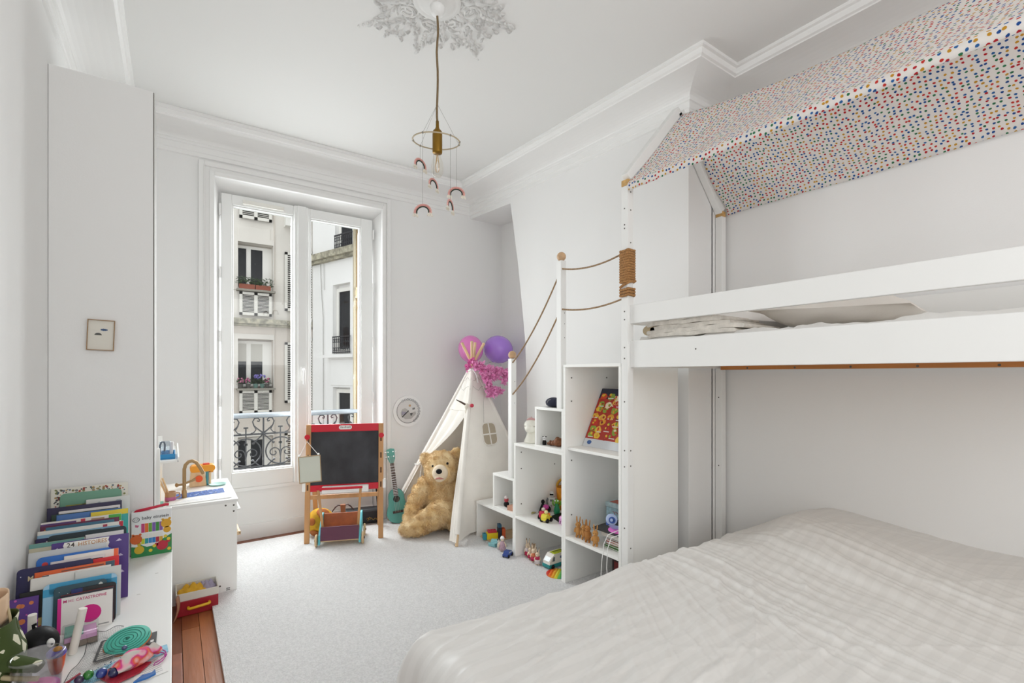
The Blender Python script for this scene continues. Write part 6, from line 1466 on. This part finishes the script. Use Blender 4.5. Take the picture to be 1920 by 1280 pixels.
# train blocks on a wooden board in the lowest cube
wbd = MB().box(2.06, 2.46, 3.21, 3.39, .0225, .034).build('wooden_board', PALEW, bevel=.003, label='flat wooden toy board in the lowest cube', cat='board')
bt_ = thing('block_train', 'toy train of yellow, red and blue blocks on wooden board', 'toy train', (2.115, 3.27, .0345), -.35)
for (x0, x1, z0, z1, c) in ((-.06, .03, 0, .05, 'E8C81E'), (-.05, .02, .05, .068, 'C8283C'), (.032, .062, 0, .085, '2A2A34'), (.033, .060, .085, .112, '2E5C78'), (.064, .092, 0, .075, 'E0602A'), (-.09, -.062, 0, .045, '2E8A9A')):
    mb = MB().box(x0, x1, -.025, .025, z0, z1)
    for k in range(max(1, int((x1-x0)/.022))): mb.tube([(x0+.012+.022*k, 0, z1), (x0+.012+.022*k, 0, z1+.005)], .006, 10)
    RB(mb, 'block', mat('block_'+c, c, .4), bt_, .002)
o = thing('blue_dish_toys', 'pale turquoise plastic boat toy on rug before lowest cube', 'toy', (2.06, 3.16, .0225), .4)
RB(MB().prism([(-.05, .0), (.045, .0), (.06, .03), (.02, .026), (.01, .045), (-.015, .045), (-.02, .026), (-.06, .03)], -.03, .03), 'hull', mat('boat_turq', '8CC4CA', .4), o, .006)
RB(MB().prism([(-.03, .0), (.03, .0), (.035, .022), (-.035, .022)], -.075, -.04), 'float', mat('boat_teal', '6FB0B8', .4), o, .004)
dl_ = thing('lilac_doll', 'small doll in lilac dress with white hat on the rug', 'doll', (2.03, 3.02, .0225), -.6)
LIL = mat('doll_lilac', 'B89AA8', .8, var=.2, vscale=100)
RB(MB().lathe([(.022, .012), (.028, .018), (.018, .06), (.012, .075), (0, .078)], 16), 'dress', LIL, dl_); RB(MB().ball((0, 0, .088), .014, 14, 9), 'head', CRF, dl_); RB(MB().lathe([(.017, .094), (.016, .100), (.010, .112), (0, .114)], 14), 'hat', WHITE, dl_)
lm = MB()
for q in (-1, 1): lm.tube([(q*.013, 0, .07), (q*.026, -.006, .05), (q*.028, -.012, .036)], .005, 7); lm.tube([(q*.008, 0, .016), (q*.008, -.003, .002)], .006, 7)
RB(lm, 'limbs', CRF, dl_)
br = thing('small_white_figure', 'tiny white animal figure with dark ears beside lilac doll', 'figurine', (2.035, 3.075, .0225), -.4)
RB(MB().lathe([(.012, 0), (.014, .03), (.009, .05), (0, .052)], 12).ball((0, 0, .058), .011, 12, 8), 'body', mat('fig_white', 'DDD4CC', .8), br)
RB(MB().ball((-.008, 0, .070), (.005, .004, .007), 8, 6).ball((.008, 0, .070), (.005, .004, .007), 8, 6), 'ears', mat('fig_dark', '4A403C', .8), br)
bc = thing('blue_toy_car', 'small shiny dark blue toy car on the rug', 'toy car', (2.005, 2.91, .0225), math.radians(28))
NV = mat('car_blue', '1E3E8A', .25, clear=.6)
RB(MB().prism([(-.045, .010), (.045, .010), (.047, .024), (.030, .028), (.018, .044), (-.020, .044), (-.032, .029), (-.046, .026)], -.021, .021), 'body', NV, bc, .004)
RB(MB().prism([(-.027, .030), (.025, .030), (.016, .0415), (-.018, .0415)], -.0215, .0215), 'windows', mat('car_window', '9AA6B4', .2), bc)
for x in (-.028, .028):
    for y in (-.021, .021):
        w_ = MB(); w_.lathe([(0, -.004), (.011, -.004), (.011, .004), (0, .004)], 14); w_.v = [tuple(TR(x, y, .011) @ RX(PI/2) @ Vector(p)) for p in w_.v]; RB(w_, 'wheel', BLACK, bc)
bk_ = thing('beige_animal_figure', 'small beige animal figure at left inside the rug cube', 'figurine', (2.20, 2.855, .0225), -1)
RB(MB().lathe([(.014, 0), (.018, .02), (.012, .045), (0, .05)], 12).ball((0, -.004, .056), .014, 12, 8).ball((-.009, 0, .068), .005, 8, 6).ball((.009, 0, .068), .005, 8, 6), 'body', mat('fig_beige', 'B79C80', .9), bk_)
# small cube with tiny toys
q = thing('plush_rider', 'tiny red, white and black toy figure in small lower cube', 'toy', (2.105, 3.075, .3305), -.9)
RB(MB().ball((0, 0, .022), (.022, .018, .022), 12, 8), 'base', BLACK, q); RB(MB().ball((0, 0, .055), (.018, .016, .02), 12, 8), 'body', mat('toy_red2', 'B8404A', .6), q); RB(MB().ball((0, -.006, .075), (.015, .013, .013), 12, 8), 'head', WHC, q)
q = thing('green_block', 'small dark green toy block behind the tiny figure', 'block', (2.15, 3.01, .3305), .3); RB(MB().box(-.02, .02, -.02, .02, 0, .07).tube([(0, 0, .07), (0, 0, .076)], .010, 10), 'block', mat('toy_green2', '2E6A4C', .5), q, .003)
q = thing('pink_brick', 'pinkish wooden brick at front of the small lower cube', 'brick', (2.10, 2.965, .3305), .2); RB(MB().box(-.03, .03, -.045, .045, 0, .035), 'brick', mat('brick_pink', 'C4937C', .7), q, .003)
# middle cube toys
q = thing('black_knight', 'black caped toy figure at back of the middle cube', 'toy', (2.265, 2.825, .3215), -.8)
RB(MB().lathe([(.035, 0), (.030, .01), (.016, .05), (.010, .065), (0, .07)], 14), 'cape', BLACK, q); RB(MB().ball((0, 0, .080), (.014, .014, .016), 12, 8), 'helmet', BLACK, q); RB(MB().ball((.03, .01, .025), (.03, .022, .025), 12, 8), 'mount', BLACK, q); RB(MB().box(-.008, .008, -.028, -.022, .02, .04), 'badge', GOLD, q)
m_ = MB(); m_.grid(8, 6, lambda u, v: ((u-.5)*.07, (v-.5)*.03*math.sin(PI*u), .004+.006*math.sin(PI*u))); m_.build('leaf_scrap', mat('leaf_yellow', 'A8A06A', .8), loc=(2.19, 2.84, .3215), rz=.4, local=True, solid=.001, label='yellowish green leaf left of the black figure', cat='leaf')
def buggy(loc, rz, c, l, seat):
    t = thing('toy_buggy', l, 'toy car', loc, rz, 'little toy buggies in the middle cube')
    RB(MB().prism([(-.035, .012), (.035, .012), (.038, .035), (.01, .040), (.0, .055), (-.025, .055), (-.036, .035)], -.022, .022), 'body', mat('bug_'+c, c, .4), t, .005)
    RB(MB().ball((0, 0, .066), .014, 12, 8), 'rider_head', mat('bug_'+seat, seat, .5), t); RB(MB().ball((.018, -.010, .048), (.010, .012, .012), 10, 6), 'flower', mat('bug_orange', 'E8861E', .5), t)
    for x in (-.022, .024):
        for y in (-.024, .024):
            w_ = MB(); w_.lathe([(0, -.006), (.015, -.006), (.015, .006), (0, .006)], 14); w_.v = [tuple(TR(x, y, .015) @ RX(PI/2) @ Vector(p)) for p in w_.v]; RB(w_, 'wheel', BLACK, t)
buggy((2.17, 2.70, .3215), .5, 'C82848', 'crimson toy buggy with white-headed rider', 'DDD2CC'); buggy((2.14, 2.632, .3215), .3, 'E2CF3A', 'yellow toy buggy with black wheels and orange flower', 'E8E0A0')
q = thing('pompom_toy', 'pink pompom topped red toy behind the buggies', 'toy', (2.225, 2.74, .3215)); RB(MB().lathe([(.014, 0), (.016, .03), (.01, .05), (0, .052)], 12), 'stem', RED, q); RB(MB().ball((0, 0, .066), (.023, .023, .018), 14, 8), 'pompom', mat('pom_pink', 'B8408C', .8), q)
q = thing('grey_robot', 'grey and white toy robot standing in the middle cube', 'toy', (2.345, 2.815, .3215), -.9)
GRW = mat('robot_white', 'C9C7C2', .4); GRD = mat('robot_grey', '6E6E70', .4)
for s in (-1, 1): RB(MB().box(s*.016-.010, s*.016+.010, -.014, .012, 0, .045), 'leg', GRW, q, .003); RB(MB().tube([(s*.032, 0, .095), (s*.040, -.004, .07), (s*.036, -.012, .05)], .008, 8), 'arm', GRD, q)
RB(MB().box(-.026, .026, -.016, .016, .045, .105), 'torso', GRW, q, .006); RB(MB().ball((0, 0, .128), (.020, .020, .022), 14, 10), 'head', GRW, q); RB(MB().box(-.014, .014, -.0205, -.012, .122, .133), 'visor', BLACK, q, .002); RB(MB().box(-.012, .012, -.0175, -.0155, .075, .09), 'chest_panel', GRD, q)
q = thing('green_figure', 'bright green toy figure right of the grey robot', 'toy', (2.325, 2.735, .3215), -.9)
GRN = mat('toy_lime', '6CA32C', .4); RB(MB().lathe([(.022, 0), (.024, .03), (.014, .06), (.012, .075), (0, .08)], 14), 'body', mat('toy_emerald', '1E8A5C', .4), q); RB(MB().ball((0, 0, .09), (.020, .018, .018), 14, 9), 'head', GRN, q)
for s in (-1, 1): RB(MB().tube([(s*.016, 0, .06), (s*.03, -.005, .075), (s*.028, -.005, .10)], .006, 8), 'arm', GRN, q); RB(MB().ball((s*.010, -.014, .100), .006, 8, 6), 'eye', WHITE, q)
q = thing('orange_basket', 'orange yellow toy basket with arched handle in middle cube', 'basket', (2.46, 2.80, .3215), -.9)
ORB = mat('basket_orange', 'E8941C', .6, var=.15, vscale=20)
RB(MB().lathe([(.05, 0), (.062, .10), (.066, .17), (.060, .17), (.05, .01), (0, .008)], 20), 'body', ORB, q); RB(MB().tube(arc((0, 0, .17), .060, 0, PI, 14), .010, 8), 'handle', mat('handle_amber', 'C9962E', .6), q); RB(MB().ball((.0, -.056, .09), (.02, .010, .022), 10, 6), 'red_motif', mat('motif_red', 'A8301E', .6), q); RB(MB().ball((.02, 0, .185), (.03, .03, .03), 12, 8), 'ball', mat('motif_plum', '5A3A5E', .6), q)
sheet('black_tray', [(2.20, 2.56), (2.34, 2.60), (2.36, 2.72), (2.24, 2.70)], .3215, .008, BLACK, 'flat black tray under green figure in middle cube', 'tray')
q = thing('pink_pony', 'pink and lilac toy pony at right edge of middle cube', 'toy', (2.19, 2.52, .3215), 1.2)
PNK = mat('pony_pink', 'D89AD0', .5); RB(MB().ball((0, 0, .04), (.032, .018, .020), 14, 9).ball((-.032, 0, .065), (.016, .013, .014), 12, 8).tube([(-.024, 0, .045), (-.03, 0, .06)], .011, 8), 'body', PNK, q)
for x in (-.02, .02):
    for y in (-.010, .010): RB(MB().tube([(x, y, .035), (x, y, .001)], .006, 8), 'leg', PNK, q)
RB(MB().tube([(.03, 0, .045), (.045, 0, .035), (.048, 0, .012)], [.006, .009, .004], 8), 'tail', mat('pony_plum', 'A82C6C', .6), q)
# upper small cube
q = thing('panda_figure', 'tiny black and white panda figure in upper small cube', 'figurine', (2.09, 2.590, .8685), -.9)
RB(MB().lathe([(.014, 0), (.015, .02), (.010, .032), (0, .034)], 12), 'body', BLACK, q); RB(MB().ball((0, -.002, .044), .014, 12, 9), 'head', WHITE, q)
for s in (-1, 1): RB(MB().ball((s*.010, 0, .056), .005, 8, 6), 'ear', BLACK, q); RB(MB().ball((s*.005, -.013, .046), .003, 6, 5), 'eye', BLACK, q)
WDB = mat('carved_wood', '7A4A2A', .6, var=.3, vscale=40)
for i, (x, y, r, l) in enumerate(((2.11, 2.540, .020, 'small carved brown wood knot beside the panda'), (2.12, 2.470, .036, 'larger carved brown wooden animal in upper small cube'))):
    m_ = MB(); m_.ball((0, 0, r*.8), (r*1.3, r, r*.8), 14, 9)
    for k in range(5): a = k*1.26; m_.ball((r*1.1*math.cos(a), r*.9*math.sin(a), r*(.7+.5*(k % 2))), r*.5, 10, 7)
    m_.build('carved_animal', WDB, loc=(x, y, .8685), local=True, label=l, cat='figurine')
# unicorn lamp on the step
q = thing('unicorn_lamp', 'white unicorn night lamp sitting on stair step by wall', 'lamp', (2.165, 2.825, .8505), -1.0)
UNI = mat('milky_plastic', (.84, .82, .74), .5, sub=.2)
RB(MB().lathe([(0, 0), (.058, .001), (.062, .012), (.045, .05), (.036, .085), (0, .09)], 24).ball((0, -.012, .125), (.058, .060, .050), 22, 14).ball((0, -.055, .108), (.036, .034, .030), 16, 10), 'body', UNI, q)
RB(MB().tube([(0, -.02, .172), (0, -.022, .196)], [.008, .001], 10), 'horn', mat('horn_pink', 'D8B0B0', .5), q)
for s in (-1, 1): RB(MB().tube([(s*.026, -.01, .165), (s*.03, -.01, .185)], [.010, .002], 8), 'ear', UNI, q); RB(MB().tube([(s*.044, -.052, .128), (s*.040, -.060, .124), (s*.034, -.066, .127)], .0018, 6), 'eye', mat('eye_line', '8A8078', .6), q)
RB(MB().tube([(-.03, -.015, .166), (-.01, -.03, .176), (.012, -.03, .177), (.032, -.015, .166), (.03, .02, .158)], .010, 8), 'mane', mat('mane_rose', 'CFA0A0', .6), q)
# dark strap pouch on the next step
q = thing('folded_hat', 'dark navy folded hat with strap on upper stair step', 'hat', (2.13, 2.545, 1.1305), -.5)
NVY = mat('navy_cloth', '23263C', .8, bump=.2, bscale=150)
m_ = MB(); m_.ball((.0, -.02, .032), (.055, .075, .034), 20, 12); m_.ball((.03, -.07, .034), (.04, .05, .030), 16, 10); m_.v = [(p[0], p[1], max(p[2], .001)) for p in m_.v]; RB(m_, 'crown', NVY, q)
RB(MB().tube([(-.02, .04, .010), (-.025, .08, .014), (-.01, .11, .012), (.02, .10, .008)], .010, 8), 'strap', mat('strap_grey', '4A4A50', .8), q); RB(MB().tube([(-.03+.02*math.cos(a), -.06-.0, .03+.022*math.sin(a)) for a in [i*PI/8 for i in range(9)]], .004, 6), 'buckle', GRD, q)
# advent calendar box
cal = thing('advent_calendar', 'tilted red and gold advent calendar box in the tall unit', 'box', (2.193, 2.125, .8875))
A_ = math.atan2(.185, .37); CT = RY(A_)
def CB(mb, n, m, bevel=0, par=None):   # local: x = thickness, y = across (screen left is +), z = up
    mb.v = [tuple(CT @ Vector(p)) for p in mb.v]; return mb.build(n, m, par or cal, bevel=bevel, local=True)
W2 = .198; HH = .413
cbx = CB(MB().box(0, .020, -W2, W2, 0, HH), 'carton', mat('cal_maroon', '6E1420', .35), .001)
def cq(y0, y1, z0, z1, col, n='printed_picture', d=.0006): CB(MB().box(-d, 0, y0, y1, z0, z1), n, mat('cal_'+col, col, .35), 0, cbx)
cq(-W2, W2, 0, .055, 'D5D9DE', 'white_band'); cq(.02, W2, .34, HH, '23263A', 'night_sky')
cq(-W2, W2, .055, .34, 'B02A1C', 'red_ground')
rg = random.Random(21); pal = ['E0A02A', 'E8C23A', 'C8301E', 'A8301E', 'F0E2C0', 'D2481E', '8AA83A', 'E8B84A', '7A1A1E', 'E8C23A']
lay = 0
for i in range(6):
    for j in range(7):
        y = W2-.034-.065*i+rg.uniform(-.012, .012); z = .078+.045*j+rg.uniform(-.008, .008); lay += 1
        if z > HH-.03: continue
        n = 8; out = [(min(W2, max(-W2, y+rg.uniform(.020, .036)*math.cos(t))), z+rg.uniform(.016, .030)*math.sin(t)) for t in [2*PI*a/n for a in range(n)]]
        mb = MB(); dp = .0012+.00002*lay; mb.add([(-dp, a, b) for a, b in out]+[(0, a, b) for a, b in out], [tuple(range(n))]+[(a, a+n, (a+1) % n+n, (a+1) % n) for a in range(n)]); c = rg.choice(pal); CB(mb, 'printed_picture', mat('cal_'+c, c, .35), 0, cbx)
        for k in range(2):
            c = rg.choice(pal); mb = MB(); mb.ball((-.0022, y+rg.uniform(-.018, .018), z+rg.uniform(-.012, .012)), (.0005, rg.uniform(.006, .013), rg.uniform(.006, .013)), 8, 5); CB(mb, 'printed_figure', mat('cal_'+c, c, .35), 0, cbx)
        if rg.random() < .4: CB(MB().box(-.0024, 0, y-.024, y+.022, z-.016, z-.010), 'printed_snow', mat('cal_E9E4DC', 'E9E4DC', .4), 0, cbx)
mb = MB(); n = 20; mb.add([(-.0026, -.010+.062*math.cos(a), .300+.030*math.sin(a)) for a in [2*PI*k/n for k in range(n)]]+[(0, -.010+.062*math.cos(a), .300+.030*math.sin(a)) for a in [2*PI*k/n for k in range(n)]], [tuple(range(n))]+[(a, a+n, (a+1) % n+n, (a+1) % n) for a in range(n)]); CB(mb, 'red_oval', mat('cal_oval', 'C01828', .3), 0, cbx)
text('lettering', 'Lindt', .034, CT @ TR(-.003, .040, .298) @ Matrix(((0, 0, -1, 0), (-1, 0, 0, 0), (0, 1, 0, 0), (0, 0, 0, 1))), mat('cal_gold', 'E0B060', .35), cbx, .0003)
text('lettering', 'TEDDY', .014, CT @ TR(-.003, .022, .280) @ Matrix(((0, 0, -1, 0), (-1, 0, 0, 0), (0, 1, 0, 0), (0, 0, 0, 1))), WHITE, cbx, .0003)
mb = MB(); mb.ball((-.0012, W2-.05, .030), (.0008, .020, .014), 12, 6); CB(mb, 'printed_seal', mat('cal_blue', '3A62A0', .4), 0, cbx)
# tin, stack of books, black board, headphones, photo box
tn = thing('blue_tin', 'pale blue patterned tin box with red knob lid', 'tin', (2.42, 2.12, .3215))
TINB = mat('tin_blue', '9FC0CC', .4, var=.2, vscale=40)
RB(MB().box(-.085, .085, -.13, .13, 0, .165), 'body', TINB, tn, .006); RB(MB().box(-.089, .089, -.134, .134, .165, .195), 'lid', mat('tin_lid', 'B4CCD2', .4, var=.15, vscale=40), tn, .006); RB(MB().ball((-.05, .02, .213), .020, 16, 10), 'knob', RED, tn)
rg = random.Random(6); mb = MB()
for i in range(14):
    y = rg.uniform(-.115, .115); z = rg.uniform(.02, .15); a = rg.uniform(0, PI); mb.tube([(-.0855, y+.016*math.cos(a+t), z+.016*math.sin(a+t)) for t in (0, .6, 1.2, 1.8)], .004, 5, flat=.4)
RB(mb, 'printed_motif', mat('tin_red', 'A8545A', .5), tn); RB(MB().box(-.07, .0, .03, .11, .1952, .197), 'lid_label', mat('tin_label', 'B8604E', .5), tn)
zz_ = .3215
for i, (c, th, dx, l) in enumerate((('4C7A3A', .008, 0, 'green book at bottom of the small shelf stack'), ('5E9A5A', .008, .012, 'light green thin book second from stack bottom'), ('B8405A', .014, .02, 'crimson book in the middle of the shelf stack'), ('D8764A', .012, .018, 'orange book in the shelf stack'), ('5A3A4C', .010, .02, 'plum book near the top of shelf stack'), ('2E2A34', .012, .015, 'near-black book on top of the shelf stack'))):
    t = thing('shelf_book', l, 'book', (2.20, 1.985, zz_), .05*(i % 3-1), 'books stacked in the tall unit')
    x0 = -.085+dx; RB(MB().box(x0, .09, -.085, .07, 0, .0015).box(x0, .09, -.085, .07, th-.0015, th).box(.088, .09, -.085, .07, .0015, th-.0015), 'cover', mat('stack_'+c, c, .5), t); RB(MB().box(x0+.002, .088, -.083, .068, .0015, th-.0015), 'pages', PAPER, t); zz_ += th+.0003
RB(MB().box(2.105, 2.30, 1.895, 2.07, zz_, zz_+.032), 'case', mat('white_case', 'D2CEC6', .5), None, .004)
o = bpy.data.objects['case']; o['label'] = 'flat off-white case under the black board'; o['category'] = 'case'; o.name = 'flat_case'; zz_ += .0325
sheet('black_board', [(2.085, 2.12), (2.085, 1.89), (2.32, 1.89), (2.32, 2.15)], zz_, .007, mat('board_black', '2E2E30', .5), 'thin black square board holding pink disc and headphones', 'board'); zz_ += .0073
MB().lathe([(0, 0), (.075, 0), (.075, .003), (0, .003)], 30).build('pink_disc', mat('disc_pink', 'E874CC', .5), loc=(2.175, 1.975, zz_), local=True, label='bright pink round disc under the blue headphones', cat='disc'); zz_ += .0033
hp = thing('headphones', 'pale blue childrens headphones lying on pink disc', 'headphones', (2.165, 1.965, zz_), -.6)
PB = mat('hp_blue', 'AFC0E4', .35); DB_ = mat('hp_deep', '3A5AA8', .4)
m_ = MB(); m_.tube([(.078*math.cos(a), .010+.0*a, .062+.058*math.sin(a)*-1+.0) for a in [PI*.02+PI*.96*i/20 for i in range(21)]], .010, 8, flat=1.4); m_.v = [(p[0]*.9, p[1]+.02, p[2]) for p in m_.v]; RB(m_, 'headband', PB, hp)
for s in (-1, 1):
    c = MB(); c.lathe([(0, -.014), (.030, -.012), (.034, 0), (.030, .012), (0, .014)], 22); c.v = [tuple(TR(s*.050-.01, -.02, .072) @ RZ(.3*s) @ RX(PI/2) @ Vector(p)) for p in c.v]; co = RB(c, 'ear_cup', PB, hp)
    c = MB(); c.lathe([(.012, 0), (.016, .003), (.020, 0)], 20); c.v = [tuple(TR(s*.050-.01, -.034, .072) @ RZ(.3*s) @ RX(PI/2) @ Vector(p)) for p in c.v]; RB(c, 'cup_ring', DB_, co)
RB(MB().tube([(-.072, .02, .05), (-.07, .018, .03)], .013, 8), 'hinge', DB_, hp)
m_ = MB(); m_.tube([(.0, -.05, .03), (-.045, -.075, .02), (-.095, -.085, .004), (-.118, -.08, -.05), (-.128, -.078, -.14), (-.135, -.08, -.25), (-.14, -.09, -.42)], .0022, 6); m_.tube([(.03, -.05, .03), (-.02, -.10, .01), (-.085, -.125, .0), (-.105, -.125, -.06), (-.11, -.12, -.17), (-.10, -.13, -.30)], .0022, 6); RB(m_, 'cable', WHITE, hp)
q = thing('dark_photo_box', 'dark red and grey picture box in bottom of the tall unit', 'box', (2.38, 2.07, .0225), -.1)
RB(MB().box(-.04, .04, -.14, .14, 0, .13), 'carton', mat('box_dark', '3A2428', .5), q, .002); RB(MB().box(-.0408, -.04, -.12, .04, .03, .11), 'printed_photo', mat('box_photo', '7A6A66', .5, var=.5, vscale=30), q); RB(MB().box(-.0408, -.04, .05, .12, .02, .115), 'printed_red', mat('box_red', '7E2A2A', .5), q)
